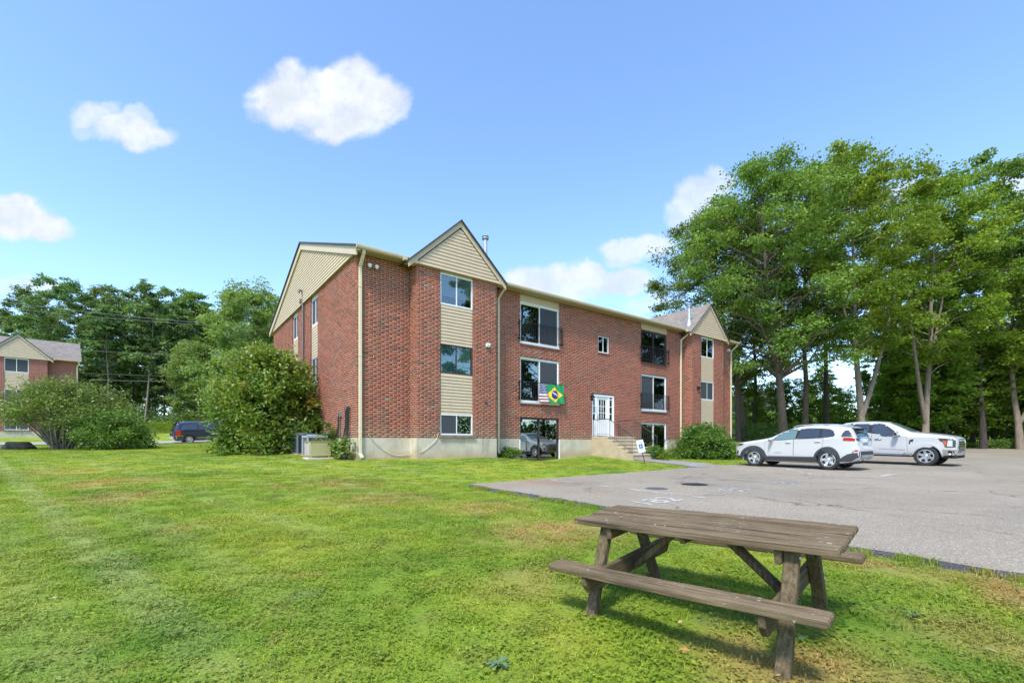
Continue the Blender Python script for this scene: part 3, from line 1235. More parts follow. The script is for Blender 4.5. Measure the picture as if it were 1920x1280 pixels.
def slider(root, fr, u0, u1, z0, z1, fm, left='dark', right='dark', sill=True, rail=False, jut=0.03, glass=None):
    w, h = u1 - u0, z1 - z0
    th = .055
    y0, y1 = jut, jut + .12
    mb = MB()
    sh = .10 if sill else .05
    mb.box(0, w, y0 - (.05 if sill else 0), y1, 0, sh)
    mb.box(0, w, y0, y1, h - th, h)
    mb.box(0, th, y0, y1, sh, h - th)
    mb.box(w - th, w, y0, y1, sh, h - th)
    fo = mb.build('sliding_door', fm)
    put(fo, root, fr.mat(u0, z0))
    mid = w / 2
    for (a, b, sty, yy) in ((th, mid + .03, left, y0 + .06), (mid - .03, w - th, right, y0 + .02)):
        s = MB()
        q = .05
        s.box(a, b, yy, yy + .035, sh, sh + q)
        s.box(a, b, yy, yy + .035, h - th - q, h - th)
        s.box(a, a + q, yy, yy + .035, sh + q, h - th - q)
        s.box(b - q, b, yy, yy + .035, sh + q, h - th - q)
        so = s.build('sash', fm, fo)
        p = MB()
        p.box(a + q, b - q, yy + .014, yy + .02, sh + q, h - th - q)
        p.build('pane', glass or M_GLASS, fo)
        if sty.startswith('curtain'):
            c = MB()
            n = 14 if sty == 'curtain' else 24
            for k in range(n):
                xa, xb = a + (b - a) * k / n, a + (b - a) * (k + 1) / n
                ya, yb = yy + .12 + .03 * (k % 2), yy + .12 + .03 * ((k + 1) % 2)
                c.add([(xa, ya, sh), (xb, yb, sh), (xb, yb, h - th), (xa, ya, h - th)], [(0, 1, 2, 3)])
            c.build('curtain', {'curtain': M_CURTG, 'curtainb': M_CURTB, 'curtaing': M_CURTGREEN}[sty], fo)
        elif sty == 'screen':
            c = MB()
            c.box(a + q, b - q, yy - .012, yy - .006, sh + q, h - th - q)
            c.build('screen', M_SCREEN, fo)
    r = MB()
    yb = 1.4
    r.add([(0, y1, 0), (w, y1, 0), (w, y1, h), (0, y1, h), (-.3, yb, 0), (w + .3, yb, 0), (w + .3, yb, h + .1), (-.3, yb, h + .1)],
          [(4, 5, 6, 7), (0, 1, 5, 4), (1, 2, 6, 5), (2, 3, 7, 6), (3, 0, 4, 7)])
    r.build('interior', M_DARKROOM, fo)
    if rail:
        g = MB()
        zt, zb = .98, .20
        for zz in (zt, zb):
            g.box(-.13, w + .13, -.105, -.085, zz - .012, zz + .012)
        n = int(w / .115)
        for k in range(n + 1):
            x = w * k / n
            g.box(x - .007, x + .007, -.102, -.088, zb, zt)
        for x in (-.11, w + .11):
            g.box(x - .018, x + .018, -.113, -.077, zb - .05, zt + .05)
            for zz in (zt - .10, zb + .05):
                g.box(x - .02, x + .02, -.077, .01, zz - .03, zz + .03)
        g.build('balcony_railing', M_BLACK, fo)
    return fo


def downspout(root, x, y, zt, zb, kick=.22, side=0.0):
    """from the gutter, back to the wall, down, and out at the foot"""
    mb = MB()
    pts = [(x + side, y - .42, zt), (x + side, y - .42, zt - .12), (x, y - .06, zt - .48), (x, y - .06, zb + .12), (x, y - .06 - kick, zb)]
    for i in range(len(pts) - 1):
        p, q = Vector(pts[i]), Vector(pts[i + 1])
        d = (q - p).normalized()
        mb.beam(p - d * .02, q + d * .02, .105, .08, up=(0, -1, .001) if abs(d.z) > .9 else (0, 0, 1))
    for z in (zt - 1.2, (zt + zb) / 2, zb + .9):
        mb.box(x - .065, x + .065, y - .108, y + .0, z - .012, z + .012)
    return mb.build('downspout', M_DOWN, root, bevel=.008)


def gutter(root, x0, x1, y, z=8.09):
    mb = MB()
    prof = [(0, 0), (-.09, 0), (-.125, .05), (-.13, .115), (-.118, .125), (-.112, .115), (-.1, .06), (-.08, .02), (-.012, .02), (-.012, .125), (0, .125)]
    n = len(prof)
    vs = [(x0, y + a, z + b) for a, b in prof] + [(x1, y + a, z + b) for a, b in prof]
    mb.add(vs, [((i + 1) % n, i, n + i, n + (i + 1) % n) for i in range(n)])
    mb.box(x0, x0 + .006, y - .125, y, z, z + .12)
    mb.box(x1 - .006, x1, y - .125, y, z, z + .12)
    return mb.build('gutter', M_TRIM, root)


RIDGE_Y, EAVE_Y, EAVE_Z, RIDGE_Z = 7.45, -.47, 8.21, 11.0
MSL = (RIDGE_Z - EAVE_Z) / (RIDGE_Y - EAVE_Y)


def main_roof(root, x0, x1):
    mb = MB()
    yb = 2 * RIDGE_Y - EAVE_Y
    th = .07
    for (ya, yb_, za, zb) in ((EAVE_Y, RIDGE_Y, EAVE_Z, RIDGE_Z), (yb, RIDGE_Y, EAVE_Z, RIDGE_Z)):
        mb.add([(x0, ya, za), (x1, ya, za), (x1, yb_, zb), (x0, yb_, zb), (x0, ya, za - th), (x1, ya, za - th), (x1, yb_, zb - th), (x0, yb_, zb - th)],
               [(0, 1, 2, 3)], 0)
        mb.add([(x0, ya, za), (x1, ya, za), (x1, yb_, zb), (x0, yb_, zb), (x0, ya, za - th), (x1, ya, za - th), (x1, yb_, zb - th), (x0, yb_, zb - th)],
               [(4, 5, 6, 7), (0, 1, 5, 4), (1, 2, 6, 5), (3, 0, 4, 7)], 1)
    return mb.build('roof', [M_ROOF, M_ROOFEDGE], root)


def rake(root, pts, w, y0, y1, axis, name='rake_trim'):
    """a trim board under a roof edge from pts[0] to pts[1] in (u,z), with depth along the other axis"""
    mb = MB()
    (ua, za), (ub, zb) = pts
    for v in [0]:
        q = [(ua, za), (ub, zb), (ub, zb - w), (ua, za - w)]
        if axis == 'x':
            mb.prism(q, y0, y1)
        else:
            n = 4
            mb.add([(y0, u, z) for u, z in q] + [(y1, u, z) for u, z in q],
                   [(0, 1, 2, 3), (7, 6, 5, 4)] + [((i + 1) % n, i, n + i, n + (i + 1) % n) for i in range(n)])
    return mb.build(name, M_TRIM, root)


def bay(root, c, detail, third=('blind', 'blind'), second=('curtainb', 'curtain'), first=('screen', 'dark'), second_dark=True):
    """projecting brick bay with a steep gable, a strip of windows and clapboard panels"""
    u0, u1 = c - 1.8275, c + 1.8275
    L = 3.655
    fr = Frame((u0, -.6), (1, 0), (0, -1))
    fr.single = True
    wa, wb = 1.0, 2.47
    bm = [M_BRICKFAR, M_REVEAL] if not detail else None
    wall(root, fr, L, BZ0, 8.0, [(wa, wb, 1.60, 8.1)], detail, bm)
    for (o, d, n) in (((u0, 0), (0, -1), (-1, 0)), ((u1, -.6), (0, 1), (1, 0))):
        f2 = Frame(o, d, n)
        f2.single = n[0] < 0
        wall(root, f2, .6, BZ0, 8.06, [], detail, bm)
    # foundation of the bay
    f = MB()
    f.box(u0 + .003, u1 - .003, -.597, .05, -.3, BZ0)
    f.build('foundation', M_CONC, root)
    fr2 = Frame((u0, -.6), (1, 0), (0, -1))
    W_ = wb - wa
    window(root, fr2, wa, wb, 6.70, 7.90, M_WHITE, *third, depth=.02)
    window(root, fr2, wa, wb, 4.05, 5.18, M_DARKFRAME if second_dark else M_WHITE, *second, depth=.03)
    window(root, fr2, wa, wb, 1.65, 2.46, M_WHITE, *first, depth=.02)
    h = MB()
    h.box(wa, wb, .03, .10, 7.90, 8.02)
    put(h.build('window_header', M_TRIM), root, fr2.mat())
    siding_panel(root, fr2, wa, wb, 5.18, 6.70, -.05)
    siding_panel(root, fr2, wa, wb, 2.46, 4.05, -.05)
    st = MB()
    st.box(wa - .07, wb + .09, -.07, .10, 1.545, 1.645)
    put(st.build('window_sill', mat('sill_stone', (.24, .17, .12), .85, noise=.3)), root, fr2.mat())
    # gable
    hw, apex, zb = 2.2, 10.10, 8.06
    sl = (apex - zb) / hw
    yg = .10     # gable face stands this far in front of the brick
    fg = Frame((c, -.6), (1, 0), (0, -1))
    z0, zt = 7.985, apex - .30
    tw = .34

    def cut(z):
        w = max(0.0, (apex - tw - z) / sl)
        w = min(w, hw - .30)
        return -w, w
    siding_panel(root, fg, 0, 0, z0, apex - tw - .03, yg, .135, cut, 'gable_siding')
    bx = MB()
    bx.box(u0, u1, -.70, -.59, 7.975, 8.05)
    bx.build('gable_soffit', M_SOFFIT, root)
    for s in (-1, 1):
        rake(root, [(c + s * hw, zb - .02), (c, apex - .02)], .27, -.6 - yg - .05, -.6 - yg + .0, 'x')
        # boxed eave return at the foot of the gable
        r = MB()
        r.prism([(c + s * hw, zb - .02), (c + s * (hw - .36), zb - .02 + .36 * sl), (c + s * (hw - .36), 7.96), (c + s * hw, 7.96)], -.6 - yg - .045, -.40)
        r.build('eave_return', M_TRIM, root)
        # roof slope
        th = .06
        rf = MB()
        ya, yb = -.6 - yg - .12, 5.6
        P = [(c + s * (hw + .03), zb - .03), (c, apex)]
        q = [(P[0][0], ya, P[0][1]), (P[1][0], ya, P[1][1]), (P[1][0], yb, P[1][1]), (P[0][0], yb, P[0][1])]
        rf.add(q + [(x, y, z - th) for x, y, z in q], [(0, 1, 2, 3)], 0)
        rf.add(q + [(x, y, z - th) for x, y, z in q], [(4, 5, 6, 7), (0, 1, 5, 4), (1, 2, 6, 5), (2, 3, 7, 6), (3, 0, 4, 7)], 1)
        rf.build('gable_roof', [M_ROOF, M_ROOFEDGE], root)
        g = MB()
        xg = c + s * (hw + .03)
        g.box(xg - .02 if s > 0 else xg - .10, xg + .10 if s > 0 else xg + .02, -.66, -.46, 8.03, 8.14)
        g.build('gutter', M_TRIM, root)
    return fr2


def flue(root, x, y, zb, zt, cone):
    mb = MB()
    mb.lathe([(.085, zb), (.085, zt - .16), (.075, zt - .16), (.075, zt - .06)], 14, (x, y, 0))
    mb.lathe([(.14, zt - .15), (.15, zt - .12), (.14, zt - .10), (.14, zt - .10), (.10, zt - .09)], 14, (x, y, 0))
    mb.lathe([(.145, zt - .05), (.15, zt - .03), (.10, zt), (.0, zt + .01)], 14, (x, y, 0))
    o = mb.build('flue_pipe', M_STEEL, root, smooth=40)
    b = MB()
    b.lathe([(.20, zb - .3), (.17, zb + .05), (.10, zb + .35), (.088, zb + .36)], 14, (x, y, 0))
    b.build('flashing', M_STEEL if cone else M_TRIM, o, smooth=40)
    return o


def entrance(root):
    fr = Frame((4.643, 0), (1, 0), (0, -1))
    w, z0, h = 1.725, 1.70, 2.16
    mb = MB()
    mb.box(0, w, .02, .14, h - .10, h)
    mb.box(0, .07, .02, .14, 0, h - .10)
    mb.box(w - .07, w, .02, .14, 0, h - .10)
    dl, dr = .40, 1.31
    mb.box(dl - .05, dl, .03, .14, 0, h - .10)
    mb.box(dr, dr + .05, .03, .14, 0, h - .10)
    for a, b in ((.07, dl - .05), (dr + .05, w - .07)):      # sidelight panels
        mb.box(a, b, .05, .10, 0, .78)
        mb.box(a, a + .05, .05, .10, .78, h - .10)
        mb.box(b - .05, b, .05, .10, .78, h - .10)
        for z in (.78, 1.16, 1.54, 1.92):
            mb.box(a + .05, b - .05, .05, .10, z, z + .045)
    fo = mb.build('entrance_door', M_WHITE)
    put(fo, root, fr.mat(0, z0))
    d = MB()
    a, b, gz0, gz1 = dl + .006, dr - .006, .88, 1.90
    d.box(a, b, .065, .11, .02, gz0)
    d.box(a, b, .065, .11, gz1, h - .11)
    ga, gb = a + .19, b - .19
    d.box(a, ga, .065, .11, gz0, gz1)
    d.box(gb, b, .065, .11, gz0, gz1)
    for k in (1, 2):
        x = ga + (gb - ga) * k / 3
        d.box(x - .014, x + .014, .068, .108, gz0, gz1)
        z = gz0 + (gz1 - gz0) * k / 3
        d.box(ga, gb, .067, .107, z - .014, z + .014)
    for x0, x1 in ((a + .12, (a + b) / 2 - .05), ((a + b) / 2 + .05, b - .12)):
        d.box(x0, x1, .056, .066, .18, .74)
    do = d.build('door_leaf', M_WHITE, fo, bevel=.004)
    p0 = MB()
    k_ = []
    pw, ph = (gb - ga) / 3 - .028, (gz1 - gz0) / 3 - .028
    pm = MB()
    pm.box(-pw / 2, pw / 2, -.003, .003, -ph / 2, ph / 2)
    me = pm.mesh('pane')
    me.materials.append(M_GLASS)
    for i in range(3):
        for j in range(3):
            o = link('pane', me, fo)
            o.location = (ga + (gb - ga) * (i + .5) / 3, .09, gz0 + (gz1 - gz0) * (j + .5) / 3)
    for a2, b2 in ((.12, dl - .10), (dr + .10, w - .12)):
        s = MB()
        s.box(-(b2 - a2) / 2, (b2 - a2) / 2, -.003, .003, -.165, .165)
        ms = s.mesh('sidelight_pane')
        ms.materials.append(M_GLASS)
        for z in (.99, 1.37, 1.75):
            o = link('sidelight_pane', ms, fo)
            o.location = ((a2 + b2) / 2, .075, z)
    hd = MB()
    hd.box(dl + .05, dl + .10, .035, .065, .86, 1.10)
    hd.tube([(dl + .075, .035, .98), (dl + .075, -.01, .98), (dl + .18, -.01, .98)], .012, 8)
    hd.build('door_handle', M_STEEL, fo)
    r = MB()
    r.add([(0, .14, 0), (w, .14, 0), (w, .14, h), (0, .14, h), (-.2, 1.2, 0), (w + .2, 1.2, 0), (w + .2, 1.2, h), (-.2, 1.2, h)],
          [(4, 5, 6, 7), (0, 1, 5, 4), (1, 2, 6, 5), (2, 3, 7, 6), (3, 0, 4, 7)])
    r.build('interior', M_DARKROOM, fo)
    # wall lantern
    l = MB()
    l.box(4.53, 4.59, -.03, .0, 3.58, 3.78)
    l.lathe([(.03, 3.50), (.055, 3.56), (.065, 3.74), (.085, 3.77), (.03, 3.84), (.0, 3.85)], 10, (4.56, -.12, 0))
    l.box(4.55, 4.57, -.12, -.02, 3.76, 3.78)
    l.build('wall_lantern', M_BLACK, root)
    # steps: landing, then six treads going away from the wall
    root_s = MB()
    X0, X1 = 4.62, 6.68
    root_s.box(X0, X1, -1.06, .0, -.2, 1.62)
    so = root_s.build('entrance_steps', M_STEP, root)
    ln = MB()
    ln.box(X0 - .015, X1 + .015, -1.09, .0, 1.622, 1.672)
    ln.build('landing_slab', M_STEPNOSE, so, bevel=.006)
    z = 1.50
    for k in range(5):
        y0 = -1.06 - .31 * k
        s = MB()
        s.box(X0, X1, y0 - .31, y0, -.2, z - .05)
        s.build('riser', M_STEP, so)
        n = MB()
        n.box(X0 - .01, X1 + .01, y0 - .335, y0 + .0, z - .048, z)
        n.build('tread', M_STEPNOSE, so, bevel=.006)
        z -= .172
    # hand rails on both sides
    for X in (X0 + .07, X1 - .07):
        g = MB()
        ztop = 1.67
        zr = ztop + .86
        y1, y2 = -1.10, -2.50
        zf = .81
        A, B, C = (X, -.06, zr), (X, y1, zr), (X, y2, zf + .86)
        g.tube([A, B, C, (X, y2 - .06, zf + .82)], .018, 8)
        g.tube([(X, -.06, ztop + .10), (X, y1, ztop + .10), (X, y2, zf + .10)], .011, 6)
        for k in range(9):
            y = -.06 + (y1 + .06) * k / 8
            g.tube([(X, y, ztop + (0 if k % 8 == 0 else .10)), (X, y, zr)], .014 if k % 8 == 0 else .0075, 6)
        for k in range(1, 13):
            f = k / 12
            y = y1 + (y2 - y1) * f
            g.tube([(X, y, ztop + (zf - ztop) * f + (.10 if k < 12 else -.02)), (X, y, zr + (zf + .86 - zr) * f)], .014 if k == 12 else .0075, 6)
        g.build('handrail', mat('handrail_iron', (.07, .065, .065), .4, metal=.5), root)


def apartments():
    root = empty('apartment_building', (O2[0], O2[1], 0), YAW, 'three-storey red brick apartment building with tan gables, the flag and the entrance steps', 'building', 'brick apartment buildings')
    XL, XR = -7.447, 18.46
    F = {}
    fl = Frame((XL, 0), (1, 0), (0, -1)); fl.single = True
    wall(root, fl, 2.05, BZ0, BZ1, [])
    bay(root, -3.57, True, first=('screen', 'dark'))
    fm = Frame((-1.742, 0), (1, 0), (0, -1)); fm.single = True
    q = 1.742
    sl = [(-.02, 2.36), (8.64, 11.02)]
    ops = []
    for a, b in sl:
        ops += [(a + q, b + q, 5.84, 8.2), (a + q, b + q, 3.15, 5.28), (a + q, b + q, .47, 2.535)]
    ops += [(4.643 + q, 6.368 + q, 1.5, 3.87), (5.10 + q, 5.93 + q, 6.04, 6.91)]
    wall(root, fm, 14.484, BZ0, BZ1, ops)
    bay(root, 14.57, True, third=('curtainb', 'curtainb'), second=('screen', 'screen'), first=('dark', 'dark'), second_dark=False)
    fr_ = Frame((16.40, 0), (1, 0), (0, -1)); fr_.single = True
    wall(root, fr_, 2.06, BZ0, BZ1, [])
    # left gable end
    fg = Frame((XL, 14.9), (0, -1), (-1, 0)); fg.single = False
    cols = [(14.9 - 6.22, 14.9 - 5.03), (14.9 - 9.87, 14.9 - 8.68)]
    wall(root, fg, 14.9, BZ0, BZ1, [(a, b, 1.60, 8.2) for a, b in cols])
    for i, (a, b) in enumerate(cols):
        window(root, fg, a, b, 6.70, 7.88, M_WHITE, 'screen', 'screen', depth=.06)
        window(root, fg, a, b, 4.05, 5.20, M_WHITE, 'screen', 'screen', depth=.06)
        window(root, fg, a, b, 1.66, 2.46, M_WHITE, 'screen', 'dark', depth=.06)
        siding_panel(root, fg, a, b, 5.20, 6.70, -.07)
        siding_panel(root, fg, a, b, 2.46, 4.05, -.07)
        h = MB()
        h.box(a, b, .05, .10, 7.88, 8.09)
        put(h.build('window_header', M_TRIM), root, fg.mat())
    # far end and back: plain brickwork, out of the photograph
    rb = MB()
    rb.add([(XR, 0, 0), (XR, 14.9, 0), (XR, 14.9, BZ1), (XR, 0, BZ1), (XL, 14.9, 0), (XL, 14.9, BZ1)], [(0, 1, 2, 3), (1, 4, 5, 2)])
    rb.add([(XR, 0, BZ1), (XR, 14.9, BZ1), (XR, 7.45, 10.8)], [(0, 1, 2)], 1)
    rb.build('rear_wall', [M_BRICKFAR, M_SIDING], root)
    # foundation
    segs = [(XL + .003, -5.397, .003, .3, BZ0), (XL + .003, XL + .3, .3, 14.9, BZ0), (16.40, XR - .003, .003, .3, BZ0)]
    segs += [(a, b, .003, .3, BZ0) for a, b in ((-1.742, -.02), (2.36, 8.64), (11.02, 12.742))]
    segs += [(a, b, .0, .4, .455) for a, b in sl]
    for x0, x1, y0, y1, zt in segs:
        f = MB()
        f.box(x0, x1, y0, y1, -.3, zt)
        f.build('foundation', M_CONC, root)
    for a, b in sl:
        for x0, x1 in ((a - .05, a), (b, b + .05)):
            e = MB()
            e.box(x0, x1, -.012, .05, .46, 1.50)
            e.build('foundation_trim', M_WHITE, root)
    # sliding doors
    fw = Frame((0, 0), (1, 0), (0, -1))
    (a, b), (c, d) = sl
    slider(root, fw, a, b, 5.84, 7.76, M_WHITE, 'dark', 'screen', rail=True)
    slider(root, fw, a, b, 3.15, 5.25, M_WHITE, 'dark', 'screen', rail=True)
    slider(root, fw, a, b, .47, 2.53, M_DARKFRAME, 'dark', 'dark', sill=False, jut=.05, glass=M_GLASSR)
    slider(root, fw, c, d, 5.84, 7.74, M_DARKFRAME, 'curtainb', 'curtain', sill=True, rail=True)
    slider(root, fw, c, d, 3.15, 5.25, M_WHITE, 'screen', 'curtaing', rail=True)
    slider(root, fw, c, d, .47, 2.53, M_WHITE, 'curtaing', 'curtaing', sill=False)
    st = MB()
    st.box(a + .13, a + .21, .095, .098, 2.17, 2.30)
    st.build('window_sticker', M_WHITE, root)
    for a_, b_ in sl:
        h = MB()
        h.box(a_, b_, -.02 if a_ > 4 else .02, .10, 7.76, 8.085)
        h.build('door_header', M_TRIM, root)
        rowlock(root, fw, a_, b_, 5.84)
        rowlock(root, fw, a_, b_, 3.15)
    window(root, fw, 5.10, 5.93, 6.04, 6.91, M_WHITE, 'dark', 'blind', depth=.02)
    rowlock(root, fw, 5.10, 5.93, 6.04)
    entrance(root)
    # roofs
    main_roof(root, XL - .22, XR + .22)
    yb = 2 * RIDGE_Y - EAVE_Y
    for (y0_, y1_) in ((EAVE_Y + .05, RIDGE_Y), (yb - .05, RIDGE_Y)):
        rake(root, [(y0_, EAVE_Z - .05), (y1_, RIDGE_Z - .07)], .30, XL - .16, XL - .10, 'y')
    # clapboards of the left gable
    tw = .37

    def cut(z):
        yy = (z + tw - EAVE_Z) / MSL + EAVE_Y
        yy = max(yy, -.30)
        return 14.9 - (14.9 - yy), 14.9 - yy
    fgg = Frame((XL, 14.9), (0, -1), (-1, 0))
    siding_panel(root, fgg, 0, 0, 8.03, RIDGE_Z - tw - .02, .07, .127, cut, 'gable_siding')
    s = MB()
    s.box(XL - .07, XL + .01, -.3, 15.2, 8.02, 8.035)
    for y0_, y1_ in ((-.46, -.22), (15.12, 15.36)):
        s.box(XL - .155, XL + .0, y0_, y1_, 8.02, 8.20)
    s.build('gable_soffit', M_SOFFIT, root)
    # soffit, fascia, gutters
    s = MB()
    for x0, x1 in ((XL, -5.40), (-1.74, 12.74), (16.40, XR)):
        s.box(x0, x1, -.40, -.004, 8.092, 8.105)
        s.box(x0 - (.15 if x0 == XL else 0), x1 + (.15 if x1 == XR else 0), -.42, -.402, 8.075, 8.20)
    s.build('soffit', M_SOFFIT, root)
    gutter(root, XL - .16, -5.74, -.422)
    gutter(root, -1.38, 12.36, -.422)
    gutter(root, 16.78, XR + .18, -.422)
    downspout(root, XL + .13, 0, 8.10, .82, .20)
    downspout(root, -1.28, 0, 8.10, .88, .10, .08)
    downspout(root, 12.42, 0, 8.10, .60, .12, .25)
    downspout(root, XR - .10, 0, 8.10, .75, .12, .12)
    flue(root, -2.12, -.3, 8.75, 10.02, False)
    flue(root, 13.0, -.25, 8.55, 9.83, True)
    # small fittings on the brick
    for x in (-7.0, -6.74):
        l = MB()
        l.lathe([(.02, -.10), (.05, -.07), (.075, .0), (.07, .03), (.02, .05)], 12, (x, -.16, 7.72))
        l.box(x - .03, x + .03, -.10, .0, 7.74, 7.80)
        l.build('floodlight', M_WHITE, root, smooth=45)
    v = MB()
    v.box(-2.30, -2.13, -.69, -.6, 5.29, 5.43)
    v.box(-2.31, -2.12, -.71, -.69, 5.36, 5.44)
    v.build('dryer_vent', M_WHITE, root, bevel=.01)
    v = MB()
    v.box(-2.33, -2.24, -.65, -.6, 2.99, 3.05)
    v.build('wall_outlet', mat('rust_brown', (.09, .04, .025), .8), root)
    for (x, z, k) in ((13.35, 4.7, M_BLACK), (18.0, 7.65, M_WHITE)):
        v = MB()
        v.box(x - .10, x + .10, (-.6 if x < 15 else 0) - .14, -.6 if x < 15 else 0, z - .06, z + .08)
        v.box(x - .14, x + .14, (-.6 if x < 15 else 0) - .16, (-.6 if x < 15 else 0) - .05, z + .06, z + .10)
        v.build('wall_vent', k, root, bevel=.01)
    # service mast and conduit on the gable end
    m_ = MB()
    y = 7.35
    m_.tube([(XL - .07, y, 1.6), (XL - .07, y, 8.4)], .045, 8)
    m_.tube([(XL - .08, y, 8.4), (XL - .10, y, 8.62), (XL - .22, y, 8.66), (XL - .27, y, 8.52)], [.05, .06, .06, .05], 8)
    m_.box(XL - .16, XL + .0, y + .15, y + .35, 8.10, 8.28)
    m_.build('service_mast', mat('grey_conduit', (.17, .14, .13), .5, metal=.3), root)
    # black refrigerant lines and a white cable loop
    for (y, zt, r, bow) in ((.55, 2.55, .022, .10), (.68, 2.62, .03, .0), (.75, 2.62, .028, .05), (.86, 2.58, .02, .28), (1.75, 2.42, .02, .35), (1.68, 2.50, .03, .08)):
        b = MB()
        b.tube([(XL - .01, y, zt), (XL - .08, y, zt + .06), (XL - .10, y + .02, zt - .1), (XL - .09, y + .04, 2.0), (XL - .12, y + bow * .6, 1.55), (XL - .25, y + bow, 1.0)], r, 6)
        b.build('refrigerant_line', M_BLACK, root, smooth=60)
    b = MB()
    b.box(XL - .10, XL, 1.62, 1.78, 2.36, 2.54)
    b.build('junction_box', mat('grey_box', (.22, .22, .21), .6), root)
    pts = []
    for k in range(25):
        f = k / 24
        x = -7.02 + f * 2.45
        # the loop sags, passing the inner corner of the bay
        y = -.02 if x < -5.42 else (-.02 - (x + 5.42) * 6 if x < -5.33 else -.62)
        z = 1.55 - (1.05 - .2 * f) * (1 - (2 * f - 1.06) ** 2) * .72
        pts.append((x, max(y, -.63), max(z, .82)))
    pts.append((-4.50, -.62, 1.72))
    c = MB()
    c.tube(pts, .009, 6)
    c.build('loose_cable', mat('white_cable', (.62, .58, .50), .6), root, smooth=60)
    # the bricks
    campos = Vector((float(ta(0, 0)[0]), -float(ta(0, 0)[1]), EYE))
    lay_bricks(root, campos, root)
    return root


APT = apartments()


def neighbour():
    yaw2 = YAW + rad(6.5)
    cx_, cy_ = -43.3, 41.0      # middle of its right bay
    ox = cx_ - 14.57 * math.cos(yaw2) - .6 * math.sin(yaw2)
    oy = cy_ - 14.57 * math.sin(yaw2) + .6 * math.cos(yaw2)
    root = empty('apartment_building', (ox, oy, .85), yaw2, 'matching red brick apartment building behind the spreading shrub by the road', 'building', 'brick apartment buildings')
    XR = 18.46
    bay(root, 14.57, False, third=('screen', 'screen'), second=('screen', 'screen'), first=('screen', 'screen'), second_dark=False)  # dark screens added over every pane to keep out the sky's reflection
    for fr, L in ((Frame((16.40, 0), (1, 0), (0, -1)), 2.06), (Frame((8.0, 0), (1, 0), (0, -1)), 4.742), (Frame((XR, 0), (0, 1), (1, 0)), 14.9)):
        w = MB()
        w.add([(0, 0, BZ0), (L, 0, BZ0), (L, 0, BZ1), (0, 0, BZ1)], [(0, 1, 2, 3)])
        o = w.build('wall', M_BRICKFAR)
        if fr.d.y:
            o.parent = root
            o.location = (XR, 0, 0)
            o.rotation_euler = (0, 0, PI / 2)
        else:
            put(o, root, fr.mat())
    f = MB()
    f.box(8, 12.742, .003, .3, -.3, BZ0)
    f.build('foundation', M_CONC, root)
    f = MB()
    f.box(16.40, XR - .003, .003, 14.9, -.6, BZ0)
    f.build('foundation', M_CONC, root)
    main_roof(root, 8.0, XR + .22)
    g = MB()
    g.add([(XR + .05, -.3, 8.05), (XR + .05, 15.2, 8.05), (XR + .05, 7.45, RIDGE_Z - .1)], [(0, 1, 2)])
    g.build('gable_siding', M_SIDING, root)
    s = MB()
    s.box(16.40, XR + .15, -.42, -.402, 8.075, 8.20)
    s.box(16.40, XR, -.40, -.004, 8.092, 8.105)
    s.build('soffit', M_SOFFIT, root)
    gutter(root, 16.78, XR + .18, -.422)
    downspout(root, XR - .10, 0, 8.10, .75, .12, .12)
    return root


neighbour()

# ------------------------------------------------------------------ vehicles
M_PAINTW = mat('white_car_paint', (.52, .525, .52), .28, spec=.5, coat=.8)
M_PAINTNAVY = mat('navy_car_paint', (.018, .016, .055), .25, spec=.5, coat=1.0)
M_CLAD = mat('grey_plastic_cladding', (.042, .045, .05), .6)
M_SEAM = mat('panel_seam', (.02, .02, .022), .9)
M_TYRE = mat('tyre_rubber', (.022, .022, .023), .8, noise=.2, nscale=20)
M_ALLOY = mat('alloy_wheel', (.62, .63, .65), .28, metal=.85)
M_CHROME = mat('chrome', (.75, .76, .78), .12, metal=1.0)
M_CARGLASS = mat('tinted_car_glass', (.018, .022, .025), .04, spec=.9, coat=.6)
M_CARGLASSL = mat('clear_car_glass', (.10, .17, .165), .04, spec=.9, coat=.6)
M_RED = mat('red_lamp', (.42, .012, .012), .15, coat=.8)
M_AMBER = mat('amber_lamp', (.55, .12, .02), .2, coat=.5)
M_LAMP = mat('lamp_lens', (.55, .57, .60), .1, coat=.8)
M_LAMPD = mat('dark_lamp_housing', (.05, .055, .06), .15, coat=.8)
M_PLATE = mat('licence_plate', (.25, .26, .27), .5, noise=.4, nscale=60)


